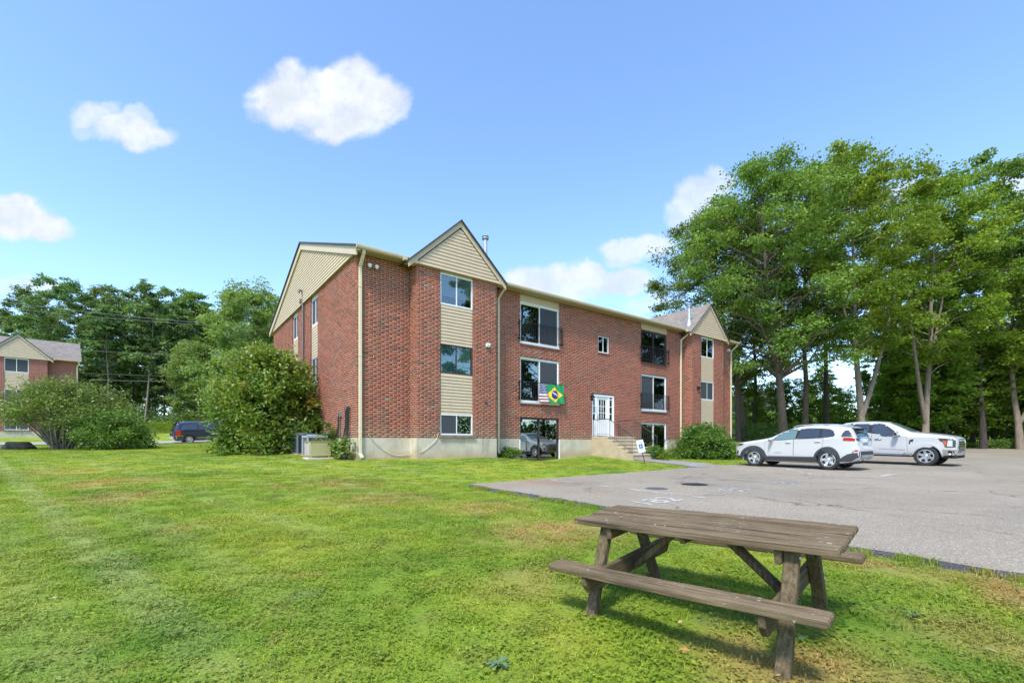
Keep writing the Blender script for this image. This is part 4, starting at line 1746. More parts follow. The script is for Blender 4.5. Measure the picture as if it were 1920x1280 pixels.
class Car:
    """a body defined by its side profile and plan; x runs from the nose (0) to the tail, y to the car's left, z up"""
    def __init__(s, L, Wd, top, bot, belt, plan, tumble=.24, rtop=None):
        s.L, s.W = L, Wd
        s._t, s._b, s._s, s._p = [np.array(k, float) for k in (top, bot, belt, plan)]
        s.tum = tumble
        s._r = np.array(rtop or [(0, .10), (L, .10)], float)

    def top(s, x):
        return np.interp(x, s._t[:, 0], s._t[:, 1])

    def bot(s, x):
        return np.interp(x, s._b[:, 0], s._b[:, 1])

    def belt(s, x):
        return np.interp(x, s._s[:, 0], s._s[:, 1])

    def plan(s, x):
        return np.interp(x, s._p[:, 0], s._p[:, 1]) * s.W / 2

    def half(s, x, z):
        P = s.plan(x)
        zb, zs, zt = s.bot(x), np.minimum(s.belt(x), s.top(x)), s.top(x)
        k = np.clip((zs - z) / np.maximum(zs - zb, .05), 0, 1)
        w = P * (1 - .085 * k ** 2.4) - .012 * np.sin(np.clip(k, 0, 1) * PI * 2.0) * 0.6
        up = np.maximum(z - zs, 0)
        w = np.where(z > zs, P - .012 * np.minimum(up / .03, 1) - s.tum * up, w)
        r = np.interp(x, s._r[:, 0], s._r[:, 1])
        q = np.clip((z - (zt - r)) / r, 0, 1)
        w = w - 1.5 * r * (1 - np.sqrt(np.maximum(1 - q * q, 0)))
        q2 = np.clip(((zb + .07) - z) / .07, 0, 1)
        w = w - .05 * (1 - np.sqrt(np.maximum(1 - q2 * q2, 0)))
        return np.maximum(w, .02)

    def body_mesh(s, name, arches=()):
        xs = np.unique(np.concatenate([np.linspace(0, s.L, 90), [0, .02, .05, .09, s.L - .09, s.L - .05, s.L - .02, s.L], s._t[:, 0]]))
        fr = np.concatenate([np.linspace(0, .08, 4), np.linspace(.12, .84, 16), 1 - .16 * (1 - np.sin(np.linspace(0, PI / 2, 9))) [1:]])
        nt = 6
        V, ring = [], []
        for x in xs:
            zb, zt = s.bot(x), s.top(x)
            z = zb + (zt - zb) * fr
            w = s.half(np.full_like(z, x), z)
            half = [(w_, z_) for w_, z_ in zip(w, z)]
            wt = w[-1]
            for k in range(1, nt + 1):
                f = k / nt
                half.append((wt * (1 - f), zt + .035 * (1 - (1 - f) ** 2) * min(1, wt / .4)))
            pts = [(x, -y, z) for y, z in half] + [(x, y, z) for y, z in half[-2::-1]]
            ring.append(len(pts))
            V += pts
        n = ring[0]
        F = []
        for i in range(len(xs) - 1):
            for k in range(n - 1):
                a = i * n + k
                F.append((a, a + n, a + n + 1, a + 1))
            F.append((i * n + n - 1, (i + 1) * n + n - 1, (i + 1) * n, i * n))
        F.append(tuple(range(n)))
        F.append(tuple(reversed(range((len(xs) - 1) * n, len(xs) * n))))
        me = bpy.data.meshes.new(name)
        me.from_pydata(V, [], F)
        bm = bmesh.new()
        bm.from_mesh(me)
        bmesh.ops.recalc_face_normals(bm, faces=bm.faces)
        bm.to_mesh(me)
        bm.free()
        if arches:
            o = bpy.data.objects.new('tmp_body', me)
            COL.objects.link(o)
            cut = []
            for (x, z, r, dep) in arches:
                for sg in (-1, 1):
                    c = MB()
                    y0, y1 = (s.W / 2 - dep, s.W / 2 + .3) if sg > 0 else (-s.W / 2 - .3, -s.W / 2 + dep)
                    c.lathe([(0, y0), (r, y0), (r, y1), (0, y1)], 40, (x, 0, z), 'y')
                    mc = c.mesh('tmp_cut')
                    bmc = bmesh.new()
                    bmc.from_mesh(mc)
                    bmesh.ops.remove_doubles(bmc, verts=bmc.verts, dist=1e-4)
                    bmesh.ops.recalc_face_normals(bmc, faces=bmc.faces)
                    bmc.to_mesh(mc)
                    bmc.free()
                    co = bpy.data.objects.new('tmp_cut', mc)
                    mc.materials.append(M_SEAM)
                    COL.objects.link(co)
                    cut.append(co)
            me.materials.append(M_PAINTW)
            me.materials.append(M_SEAM)
            for co in cut:
                md = o.modifiers.new('b', 'BOOLEAN')
                md.operation = 'DIFFERENCE'
                md.object = co
                md.solver = 'EXACT'
                try:
                    md.material_mode = 'TRANSFER'
                except Exception:
                    pass
            dg = bpy.context.evaluated_depsgraph_get()
            m2 = bpy.data.meshes.new_from_object(o.evaluated_get(dg))
            bpy.data.objects.remove(o)
            for co in cut:
                bpy.data.objects.remove(co)
            m2.name = name
            me = m2
        me.polygons.foreach_set('use_smooth', [True] * len(me.polygons))
        me.set_sharp_from_angle(angle=rad(38))
        return me

    def project(s, a, b, axis, sg):
        """outermost body point for a pair of coordinates seen along an axis"""
        if axis == 'y':
            return (a, sg * float(s.half(np.array(a), np.array(b))), b)
        if axis == 'z':       # a=x, b=y
            zt = float(s.top(a))
            lo, hi = float(s.bot(a)), zt
            f = min(1, abs(b) / max(.05, float(s.half(np.array(a), np.array(zt)))))
            if f < 1:
                return (a, b, zt + .035 * (1 - f * f))
            for _ in range(24):
                m = (lo + hi) / 2
                if float(s.half(np.array(a), np.array(m))) >= abs(b):
                    lo = m
                else:
                    hi = m
            return (a, b, lo)
        # axis x: a=y, b=z ; sg<0 the nose, sg>0 the tail
        mid = s.L * .5
        lo, hi = mid, (s.L if sg > 0 else 0.0)

        def inside(x):
            zt = float(s.top(x)) + .035
            return float(s.bot(x)) <= b <= zt and float(s.half(np.array(x), np.array(min(b, float(s.top(x)))))) >= abs(a)
        for q in np.linspace(mid, hi, 60):
            if inside(q):
                lo = q
        hi2 = lo + (s.L / 120 * 1.01 if sg > 0 else -s.L / 120 * 1.01)
        for _ in range(20):
            m = (lo + hi2) / 2
            if inside(m) and 0 <= m <= s.L:
                lo = m
            else:
                hi2 = m
        return (lo, a, b)

    def patch(s, poly, axis='y', sg=1, off=.006, thick=.02, res=.09):
        bm = bmesh.new()
        vs = [bm.verts.new((a, b, 0)) for a, b in poly]
        f = bm.faces.new(vs)
        bmesh.ops.triangulate(bm, faces=[f])
        a0, a1 = min(p[0] for p in poly), max(p[0] for p in poly)
        b0, b1 = min(p[1] for p in poly), max(p[1] for p in poly)
        for (lo, hi, no) in ((a0, a1, (1, 0, 0)), (b0, b1, (0, 1, 0))):
            k = int((hi - lo) / res)
            for i in range(1, k + 1):
                c = lo + (hi - lo) * i / (k + 1)
                bmesh.ops.bisect_plane(bm, geom=list(bm.verts) + list(bm.edges) + list(bm.faces), plane_co=Vector(no) * c, plane_no=no, dist=1e-5)
        bm.verts.ensure_lookup_table()
        d = {'y': Vector((0, sg, 0)), 'x': Vector((sg, 0, 0)), 'z': Vector((0, 0, 1))}[axis]
        for v in bm.verts:
            v.co = Vector(s.project(v.co.x, v.co.y, axis, sg)) + d * off
        bd = [e for e in bm.edges if len(e.link_faces) == 1]
        r = bmesh.ops.extrude_edge_only(bm, edges=bd)
        for v in [g for g in r['geom'] if isinstance(g, bmesh.types.BMVert)]:
            v.co -= d * thick
        bmesh.ops.recalc_face_normals(bm, faces=bm.faces)
        me = bpy.data.meshes.new('patch')
        bm.to_mesh(me)
        bm.free()
        me.polygons.foreach_set('use_smooth', [True] * len(me.polygons))
        me.set_sharp_from_angle(angle=rad(40))
        return me


def inset(poly, d):
    """grow (d<0) or shrink (d>0) a polygon"""
    n = len(poly)
    A = sum(poly[i][0] * poly[(i + 1) % n][1] - poly[(i + 1) % n][0] * poly[i][1] for i in range(n))
    sg = 1 if A > 0 else -1
    out = []
    for i in range(n):
        p0, p1, p2 = Vector(poly[i - 1]), Vector(poly[i]), Vector(poly[(i + 1) % n])
        e1, e2 = (p1 - p0).normalized(), (p2 - p1).normalized()
        n1, n2 = Vector((-e1.y, e1.x)) * sg, Vector((-e2.y, e2.x)) * sg
        b = (n1 + n2)
        b = b / max(.3, b.dot(n1)) if b.length > 1e-6 else n1
        out.append(tuple(p1 + b * d))
    return out


def smooth_poly(p, it=1):
    for _ in range(it):
        q = []
        n = len(p)
        for i in range(n):
            a, b = Vector(p[i]), Vector(p[(i + 1) % n])
            q += [tuple(a.lerp(b, .22)), tuple(a.lerp(b, .78))]
        p = q
    return p


def cpart(car, root, name, poly, m, axis='y', sides=(-1, 1), off=.006, thick=.02, parent=None, res=.1, label=None):
    res_ = []
    for sg in sides:
        me = car.patch(poly, axis, sg, off, thick, res)
        o = link(name, me, parent or root, m)
        if label:
            o['label'] = label
        res_.append(o)
    return res_


def wheel_meshes(r, w, rr, spokes, double=False):
    t = MB()
    h = w / 2
    prof = [(rr, -h), (rr + .02, -h - .004), (r - .03, -h), (r - .008, -h + .025), (r, -h + .05), (r, h - .05), (r - .008, h - .025), (r - .03, h), (rr + .02, h + .004), (rr, h)]
    t.lathe(prof, 40, axis='y')
    tm = t.mesh('wheel', smooth=40)
    tm.materials.append(M_TYRE)
    k = MB()
    k.lathe([(rr, -h + .01), (rr + .004, -h - .002), (rr - .018, -h - .004), (rr - .03, -h + .03), (rr - .035, h - .03)], 40, axis='y')
    k.lathe([(.0, -h + .012), (.055, -h + .014), (.075, -h + .03), (.075, -h + .07), (0, -h + .07)], 20, axis='y')
    for i in range(spokes):
        for dd in ((-.13, .13) if double else (0,)):
            th = 2 * PI * i / spokes + .3
            th2 = th + dd
            p = Vector((math.cos(th + dd * .5) * .05, -h + .032, math.sin(th + dd * .5) * .05))
            q = Vector((math.cos(th2) * (rr - .02), -h + .022, math.sin(th2) * (rr - .02)))
            d = (q - p).normalized()
            s = d.cross(Vector((0, 1, 0)))
            wa, wb = (.018, .024) if double else (.026, .055)
            vs = [p - s * wa, p + s * wa, q + s * wb, q - s * wb]
            vs2 = [v + Vector((0, .03, 0)) for v in vs]
            k.add(vs + vs2, [(0, 1, 2, 3), (1, 0, 4, 5), (2, 1, 5, 6), (3, 2, 6, 7), (0, 3, 7, 4)])
    b = len(k.f)
    k.lathe([(0, -h + .085), (rr - .03, -h + .085)], 32, axis='y', mi=1)
    k.lathe([(.06, -h + .08), (.15, -h + .078), (.15, -h + .085)], 24, axis='y', mi=2)
    km = k.mesh('rim', smooth=30)
    for m in (M_ALLOY, M_SEAM, M_STEEL):
        km.materials.append(m)
    return tm, km


def add_wheels(root, car, fx, rx, r, w, rr, spokes, double=False, inset_=.02):
    tm, km = wheel_meshes(r, w, rr, spokes, double)
    for x in (fx, rx):
        for sg in (-1, 1):
            o = link('wheel', tm, root)
            o.location = (x, sg * (car.W / 2 - w / 2 - inset_), r)
            if sg > 0:
                o.rotation_euler = (0, 0, PI)
            k = link('rim', km, o)
            o.rotation_euler.y = random.uniform(0, 1)


def ring_poly(cx, cz, r0, r1, a0, a1, n=18):
    p = [(cx + r1 * math.cos(a0 + (a1 - a0) * i / n), cz + r1 * math.sin(a0 + (a1 - a0) * i / n)) for i in range(n + 1)]
    return p + [(cx + r0 * math.cos(a0 + (a1 - a0) * i / n), cz + r0 * math.sin(a0 + (a1 - a0) * i / n)) for i in range(n, -1, -1)]


def place_car(root, x, y, fwd, lat_slope=True):
    """car x axis runs nose to tail; fwd = direction the nose points to"""
    ax = Vector((-fwd[0], -fwd[1], 0)).normalized()
    gx = (gzl(x + ax.x, y + ax.y) - gzl(x - ax.x, y - ax.y)) / 2
    ly = Vector((0, 0, 1)).cross(ax)
    gy = (gzl(x + ly.x, y + ly.y) - gzl(x - ly.x, y - ly.y)) / 2
    X = Vector((ax.x, ax.y, gx)).normalized()
    Yv = Vector((ly.x, ly.y, gy)).normalized()
    Z = X.cross(Yv).normalized()
    Yv = Z.cross(X)
    root.matrix_world = Matrix(((X.x, Yv.x, Z.x, x), (X.y, Yv.y, Z.y, y), (X.z, Yv.z, Z.z, gzl(x, y)), (0, 0, 0, 1)))


def gzl(x, y):
    t_, a_ = ta(x, y)
    if t_ > LOT_T and a_ > LOT_A:
        return float(zlot(y))
    return gz(x, y)


def box_part(root, name, m, *boxes, bevel=.012, parent=None, smooth=40):
    b = MB()
    for q in boxes:
        b.box(*q)
    return b.build(name, m, parent or root, smooth=smooth, bevel=bevel)


def suv():
    root = empty('parked_car', label='white compact SUV with grey cladding parked nose to the lawn', cat='car', group='cars parked on the lot')
    L, Wd = 4.64, 1.86
    top = [(0, .80), (.03, .88), (.10, .96), (.30, 1.01), (.60, 1.07), (1.0, 1.14), (1.28, 1.19), (1.45, 1.28), (1.80, 1.455), (2.15, 1.59), (2.40, 1.645), (2.75, 1.67), (3.3, 1.665), (3.8, 1.63), (4.15, 1.585), (4.27, 1.555), (4.37, 1.40), (4.48, 1.22), (4.53, 1.10), (4.57, .90), (4.62, .84), (4.64, .70)]
    bot = [(0, .44), (.05, .36), (.25, .27), (.7, .24), (3.9, .24), (4.3, .30), (4.58, .40), (4.64, .48)]
    belt = [(0, .80), (.5, .98), (1.3, 1.10), (2.4, 1.15), (3.4, 1.21), (4.2, 1.28), (4.64, 1.28)]
    plan = [(0, .70), (.03, .78), (.08, .84), (.18, .905), (.35, .95), (.6, .975), (1.0, .985), (3.7, .99), (4.1, .965), (4.35, .925), (4.5, .88), (4.59, .83), (4.64, .76)]
    car = Car(L, Wd, top, bot, belt, plan, .27, [(0, .10), (1.2, .12), (2, .16), (4, .15), (L, .08)])
    fx, rx = .70, 3.42
    me = car.body_mesh('body', [(fx, .37, .43, .28), (rx, .37, .43, .28)])
    me.materials.clear()
    me.materials.append(M_PAINTW)
    me.materials.append(M_SEAM)
    link('body', me, root)
    add_wheels(root, car, fx, rx, .362, .23, .245, 5, False)
    # doors with their gaps
    d1 = [(1.13, .47), (2.20, .47), (2.22, 1.05), (2.22, 1.13), (1.50, 1.075), (1.14, 1.06)]
    d2 = [(2.235, .47), (2.98, .47), (3.04, .62), (3.23, .86), (3.26, 1.18), (2.24, 1.13)]
    for d in (d1, d2):
        cpart(car, root, 'door_seam', inset(d, -.008), M_SEAM, off=.0015)
        dd = cpart(car, root, 'door', d, M_PAINTW, off=.006)
        for o, sg in zip(dd, (-1, 1)):
            x1 = max(p[0] for p in d) - .28
            y = float(car.half(np.array(x1), np.array(1.03)))
            h = MB()
            zz = 1.015 if d is d1 else 1.055
            h.box(x1, x1 + .19, sg * y - .01 if sg > 0 else -y - .045, sg * y + .045 if sg > 0 else -y + .01, zz - .016, zz + .016)
            h.build('door_handle', M_PAINTW, o, smooth=40, bevel=.01)
    # side glass
    g1 = [(1.47, 1.115), (1.62, 1.25), (1.95, 1.445), (2.10, 1.50), (2.36, 1.535), (2.28, 1.14)]
    g2 = [(2.37, 1.145), (2.45, 1.535), (2.80, 1.545), (3.14, 1.53), (3.12, 1.195)]
    g3 = [(3.19, 1.20), (3.21, 1.525), (3.45, 1.50), (3.58, 1.44), (3.66, 1.30), (3.60, 1.25)]
    dlo = [(1.42, 1.10), (1.60, 1.27), (1.93, 1.47), (2.10, 1.525), (2.40, 1.56), (2.80, 1.57), (3.22, 1.55), (3.48, 1.52), (3.62, 1.45), (3.70, 1.29), (3.62, 1.235), (2.3, 1.125)]
    cpart(car, root, 'window_surround', dlo, M_SEAM, off=.004)
    for g, m in ((g1, M_CARGLASSL), (g2, M_CARGLASS), (g3, M_CARGLASS)):
        cpart(car, root, 'side_window', g, m, off=.009)
    # windscreen and rear glass
    cpart(car, root, 'windscreen', [(1.40, -.66), (1.36, -.30), (1.34, 0), (1.36, .30), (1.40, .66), (2.12, .55), (2.16, 0), (2.12, -.55)], M_CARGLASSL, 'z', (1,), .006)
    rg = [(-.64, 1.18), (.64, 1.18), (.58, 1.50), (-.58, 1.50)]
    cpart(car, root, 'rear_window', rg, M_CARGLASS, 'x', (1,), .008, res=.07)
    for sg in (-1, 1):
        cpart(car, root, 'rear_window', [(3.95, 1.235), (4.0, 1.37), (4.11, 1.475), (4.22, 1.475), (4.32, 1.36), (4.385, 1.24)], M_CARGLASS, 'y', (sg,), .010)
    # cladding: sills, arches, bumper bottoms
    cpart(car, root, 'sill_cladding', [(1.02, .27), (3.06, .27), (3.02, .45), (2.9, .455), (1.2, .44)], M_CLAD, off=.014, thick=.03)
    for x, a1 in ((fx, PI * 1.02), (rx, PI * 1.0)):
        cpart(car, root, 'arch_cladding', ring_poly(x, .37, .425, .495, -.10, a1 + .05), M_CLAD, off=.018, thick=.05)
    cpart(car, root, 'bumper', [(3.86, .31), (4.32, .33), (4.60, .50), (4.63, .66), (4.40, .64), (4.2, .60), (4.02, .50), (3.90, .42)], M_CLAD, off=.012, thick=.03)
    cpart(car, root, 'bumper', [(-.80, .46), (.80, .46), (.84, .70), (-.84, .70)], M_CLAD, 'x', (1,), .012)
    cpart(car, root, 'skid_plate', [(-.55, .40), (.55, .40), (.62, .56), (-.62, .56)], mat('grey_skid_plate', (.34, .34, .33), .4), 'x', (1,), .03, .03)
    cpart(car, root, 'bumper', [(.02, .46), (.04, .33), (.26, .28), (.30, .40), (.14, .44)], M_CLAD, off=.012)
    # lamps
    for sg in (-1, 1):
        t = cpart(car, root, 'tail_lamp', [(4.02, 1.10), (4.05, 1.20), (4.30, 1.20), (4.52, 1.16), (4.53, 1.085), (4.30, 1.085)], M_RED, 'y', (sg,), .016, .03)
        b = [(sg * .42, 1.09), (sg * .86, 1.09), (sg * .84, 1.18), (sg * .42, 1.17)]
        if sg < 0:
            b = b[::-1]
        cpart(car, root, 'tail_lamp', b, M_LAMPD, 'x', (1,), .014)
        cpart(car, root, 'headlamp', [(.05, .83), (.09, .935), (.36, .955), (.30, .88)], M_LAMPD, 'y', (sg,), .012)
        cpart(car, root, 'fog_lamp', [(.06, .52), (.10, .66), (.16, .62), (.13, .50)], M_CLAD, 'y', (sg,), .01)
        cpart(car, root, 'reflector', [(4.42, .705), (4.58, .705), (4.58, .755), (4.46, .75)], M_RED, 'y', (sg,), .014)
        # mirror
        y = float(car.half(np.array(1.5), np.array(1.1)))
        m = MB()
        m.lathe([(.0, -.06), (.055, -.05), (.075, .0), (.07, .05), (.0, .07)], 14, (0, 0, 0), 'y')
        mm = m.build('door_mirror', M_PAINTW, root, smooth=50)
        mm.scale = (1.0, 1.5, .95)
        mm.location = (1.42, sg * (y + .14), 1.13)
        a = MB()
        a.box(-.03, .03, -.09, .02, -.07, -.03)
        a.build('mirror_arm', M_SEAM, mm)
    for k in range(7):
        yy = -.36 + .12 * k
        cpart(car, root, 'grille_slot', [(yy - .036, .74), (yy + .036, .74), (yy + .036, .86), (yy - .036, .86)], M_SEAM, 'x', (-1,), .006)
    cpart(car, root, 'grille_surround', [(-.44, .70), (.44, .70), (.44, .735), (-.44, .735)], M_CHROME, 'x', (-1,), .008)
    cpart(car, root, 'lower_grille', [(-.55, .50), (.55, .50), (.48, .64), (-.48, .64)], M_SEAM, 'x', (-1,), .006)
    # roof rails and spoiler
    for sg in (-1, 1):
        r = MB()
        pts = [(2.12, sg * .60, 1.60), (2.25, sg * .60, 1.675), (2.9, sg * .605, 1.715), (3.7, sg * .60, 1.69), (3.86, sg * .59, 1.625)]
        r.tube(pts, .018, 6)
        r.build('roof_rail', M_STEEL, root, smooth=60)
    sp = MB()
    sp.prism([(4.12, 1.585), (4.42, 1.545), (4.41, 1.515), (4.16, 1.54)], -.60, .60)
    sp.build('spoiler', M_SEAM, root, bevel=.008)
    box_part(root, 'licence_plate', M_PLATE, (4.575, 4.59, -.26, .26, .87, 1.03), bevel=.003)
    for sg in (-1, 1):
        box_part(root, 'exhaust_pipe', M_CHROME, (4.45, 4.60, sg * .50 - .06, sg * .50 + .06, .36, .42), bevel=.01)
    box_part(root, 'underbody', M_SEAM, (.3, 4.3, -.7, .7, .22, .5), bevel=0)
    # small badges
    for (txt, sz, x, y, z, rx_, rz_) in (('CHEROKEE', .055, 1.62, -float(car.half(np.array(1.6), np.array(.60))) - .010, .58, PI / 2, 0),
                                        ('Jeep', .11, 4.592, .50, .98, PI / 2, PI / 2)):
        me = text_mesh(txt, sz, 'badge', .002)
        o = link('badge', me, root, M_STEEL)
        o.location = (x, y, z)
        o.rotation_euler = (rx_, 0, rz_)
    # the nose and tail overhangs at their real lengths
    def rm(v):
        return np.interp(v, [0, .70, 3.42, 4.64, 5.0], [0, .90, 3.62, 4.58, 4.92])
    for o in root.children:
        if o.name.startswith(('wheel', 'door_mirror', 'badge')):
            o.location.x = float(rm(o.location.x))
            continue
        for ob in [o] + list(o.children):
            if ob.type != 'MESH':
                continue
            me_ = ob.data
            co = np.empty(len(me_.vertices) * 3, np.float32)
            me_.vertices.foreach_get('co', co)
            co = co.reshape(-1, 3)
            co[:, 0] = rm(co[:, 0])
            me_.vertices.foreach_set('co', co.ravel())
            me_.update()
    x, y = xy(6.93 + Wd / 2, 7.06 - .90)
    place_car(root, x, y, (-N2[0], -N2[1]))
    return root


def pickup():
    root = empty('parked_car', label='white crew-cab pickup truck with chrome front bumper reversed into its stall', cat='pickup truck', group='cars parked on the lot')
    L, Wd = 5.90, 2.03
    top = [(0, .98), (.02, 1.14), (.08, 1.21), (.25, 1.26), (.6, 1.325), (1.0, 1.375), (1.42, 1.415), (1.52, 1.45), (1.75, 1.585), (2.05, 1.745), (2.28, 1.855), (2.50, 1.90), (2.9, 1.93), (3.5, 1.925), (3.95, 1.88), (4.05, 1.83), (4.16, 1.45), (4.2, 1.40), (5.75, 1.40), (5.87, 1.37), (5.9, 1.3)]
    bot = [(0, .56), (.06, .50), (.3, .44), (1.5, .42), (4.2, .42), (4.6, .50), (5.7, .55), (5.9, .60)]
    belt = [(0, 1.10), (.5, 1.22), (1.5, 1.25), (2.4, 1.27), (2.9, 1.38), (4.1, 1.39), (5.9, 1.39)]
    plan = [(0, .84), (.03, .90), (.10, .95), (.25, .975), (.6, .985), (1.4, .975), (4.2, .975), (4.3, .98), (5.7, .97), (5.85, .94), (5.9, .90)]
    car = Car(L, Wd, top, bot, belt, plan, .26, [(0, .09), (1.3, .10), (2.2, .16), (4.0, .14), (4.2, .05), (L, .05)])
    fx, rx = .96, 4.64
    me = car.body_mesh('body', [(fx, .42, .50, .32), (rx, .42, .50, .32)])
    me.materials.clear()
    me.materials.append(M_PAINTW)
    me.materials.append(M_SEAM)
    link('body', me, root)
    add_wheels(root, car, fx, rx, .412, .27, .275, 6, True, .015)
    d1 = [(1.58, .52), (2.83, .52), (2.84, 1.33), (2.60, 1.30), (2.42, 1.235), (1.60, 1.22)]
    d2 = [(2.855, .52), (3.90, .52), (4.00, .80), (4.02, 1.34), (2.86, 1.34)]
    for d in (d1, d2):
        cpart(car, root, 'door_seam', inset(d, -.008), M_SEAM, off=.0015)
        dd = cpart(car, root, 'door', d, M_PAINTW, off=.006)
        for o, sg in zip(dd, (-1, 1)):
            x1 = max(p[0] for p in d) - .36
            y = float(car.half(np.array(x1), np.array(1.1)))
            h = MB()
            h.box(x1, x1 + .26, y - .01, y + .05, 1.115, 1.150)
            if sg < 0:
                h.v = [(a, -b, c) for a, b, c in h.v]
            h.build('door_handle', M_CHROME if sg else M_PAINTW, o, smooth=40, bevel=.01)
    dlo = [(1.80, 1.25), (2.10, 1.54), (2.38, 1.775), (2.55, 1.835), (3.0, 1.86), (3.72, 1.855), (3.90, 1.80), (3.98, 1.43), (2.95, 1.40), (2.62, 1.345), (2.42, 1.26)]
    g1 = [(1.93, 1.285), (2.15, 1.52), (2.40, 1.745), (2.57, 1.805), (2.83, 1.82), (2.86, 1.43), (2.60, 1.37), (2.42, 1.29)]
    g2 = [(2.98, 1.435), (2.96, 1.825), (3.55, 1.825), (3.52, 1.44)]
    g3 = [(3.60, 1.445), (3.63, 1.82), (3.78, 1.81), (3.88, 1.74), (3.93, 1.46)]
    cpart(car, root, 'window_surround', dlo, M_SEAM, off=.004)
    for g in (g1, g2, g3):
        cpart(car, root, 'side_window', g, M_CARGLASS, off=.009)
    cpart(car, root, 'windscreen', [(1.54, -.74), (1.47, -.35), (1.45, 0), (1.47, .35), (1.54, .74), (2.26, .60), (2.32, 0), (2.26, -.60)], M_CARGLASSL, 'z', (1,), .006)
    cpart(car, root, 'rear_window', [(-.62, 1.47), (.62, 1.47), (.58, 1.78), (-.58, 1.78)], M_CARGLASS, 'x', (1,), .006) if False else None
    b = MB()
    b.add([(4.20, -.62, 1.49), (4.20, .62, 1.49), (4.085, .56, 1.78), (4.085, -.56, 1.78)], [(0, 1, 2, 3)])
    b.build('rear_window', M_CARGLASS, root)
    cpart(car, root, 'bed_cover', [(4.26, -.80), (4.26, .80), (5.78, .80), (5.78, -.80)], M_SEAM, 'z', (1,), .012)
    cpart(car, root, 'tailgate_seam', [(-.80, .80), (.80, .80), (.80, 1.33), (-.80, 1.33)], M_SEAM, 'x', (1,), .002)
    cpart(car, root, 'tailgate', [(-.79, .81), (.79, .81), (.79, 1.32), (-.79, 1.32)], M_PAINTW, 'x', (1,), .006)
    cpart(car, root, 'rear_bumper', [(-.90, .58), (.90, .58), (.90, .78), (-.90, .78)], M_CHROME, 'x', (1,), .06, .08)
    for x in (fx, rx):
        cpart(car, root, 'wheel_arch', ring_poly(x, .42, .495, .56, -.02, PI + .02), M_PAINTW, off=.022, thick=.05)
    cpart(car, root, 'sill_moulding', [(1.66, .50), (4.0, .50), (4.05, .54), (1.62, .54)], M_CHROME, off=.01)
    cpart(car, root, 'door_moulding', [(1.66, .655), (2.6, .70), (2.6, .715), (1.66, .675)], M_STEEL, off=.014)
    for sg in (-1, 1):
        rb = MB()
        y = sg * .97
        rb.box(1.7, 3.95, min(y, y + sg * .13), max(y, y + sg * .13), .40, .44)
        rb.build('running_board', M_SEAM, root, bevel=.008)
        st = MB()
        st.box(1.75, 3.9, min(y + sg * .03, y + sg * .13), max(y + sg * .03, y + sg * .13), .441, .452)
        st.build('step_plate', M_STEEL, root)
        cpart(car, root, 'headlamp', [(.03, .80), (.03, 1.17), (.56, 1.17), (.50, 1.06), (.42, 1.02), (.34, .80)], M_LAMPD, 'y', (sg,), .012)
        cpart(car, root, 'marker_lamp', [(.33, .84), (.29, 1.05), (.42, 1.09), (.40, .98)], M_AMBER, 'y', (sg,), .02)
        cpart(car, root, 'lamp_lens', [(.12, .84), (.12, 1.09), (.26, 1.09), (.29, .84)], M_LAMP, 'y', (sg,), .02)
        pl = [(sg * .56, .80), (sg * .93, .80), (sg * .93, 1.14), (sg * .56, 1.14)]
        cpart(car, root, 'headlamp', pl if sg > 0 else pl[::-1], M_LAMP, 'x', (-1,), .012)
        cpart(car, root, 'fender_vent', [(1.40, 1.00), (1.36, 1.14), (1.50, 1.10), (1.53, .93), (1.48, .93), (1.46, 1.05)], M_SEAM, 'y', (sg,), .01)
        tl = [(sg * .82, .92), (sg * .97, .92), (sg * .97, 1.34), (sg * .82, 1.34)]
        cpart(car, root, 'tail_lamp', tl if sg > 0 else tl[::-1], M_RED, 'x', (1,), .012)
        m = MB()
        m.box(-.09, .09, 0, .22, -.11, .11)
        if sg < 0:
            m.v = [(a, -b_, c) for a, b_, c in m.v]
        mm = m.build('door_mirror', M_CHROME, root, smooth=40, bevel=.04)
        y0 = float(car.half(np.array(1.95), np.array(1.3)))
        mm.location = (1.93, sg * (y0 + .10), 1.36)
        a = MB()
        a.box(-.03, .03, min(-sg * .14, sg * .02), max(-sg * .14, sg * .02), -.09, -.04)
        a.build('mirror_arm', M_SEAM, mm)
    cpart(car, root, 'grille', [(-.56, .72), (.56, .72), (.56, 1.14), (-.56, 1.14)], M_SEAM, 'x', (-1,), .02, .03)
    for z in (.78, .88, .98, 1.08):
        cpart(car, root, 'grille_bar', [(-.54, z - .018), (.54, z - .018), (.54, z + .018), (-.54, z + .018)], M_CHROME, 'x', (-1,), .032, .02)
    fb = MB()
    n = 14
    pts = []
    for i in range(n + 1):
        f = -1 + 2 * i / n
        pts.append((-.06 + .20 * abs(f) ** 3, f * 1.0))
    prof = [(.10, .46), (.0, .47), (-.02, .55), (-.01, .66), (.03, .70), (.14, .70)]
    vs = [(px + a, py, z) for px, py in pts for a, z in prof]
    k = len(prof)
    fb.add(vs, [(i * k + j, i * k + j + 1, (i + 1) * k + j + 1, (i + 1) * k + j) for i in range(n) for j in range(k - 1)])
    fb.build('front_bumper', M_CHROME, root, smooth=35)
    cpart(car, root, 'front_bumper', [(.0, .50), (.36, .47), (.42, .70), (.0, .70)], M_CHROME, 'y', (-1, 1), .02, .03)
    cpart(car, root, 'bumper_inset', [(.05, .56), (.24, .55), (.26, .66), (.08, .66)], M_SEAM, 'y', (-1, 1), .026, .02)
    box_part(root, 'lower_valance', M_SEAM, (.02, .5, -.85, .85, .34, .50), bevel=.02)
    box_part(root, 'licence_plate', M_PLATE, (-.09, -.075, -.16, .16, .50, .66), bevel=.003)
    box_part(root, 'underbody', M_SEAM, (.4, 5.6, -.75, .75, .36, .7), bevel=0)
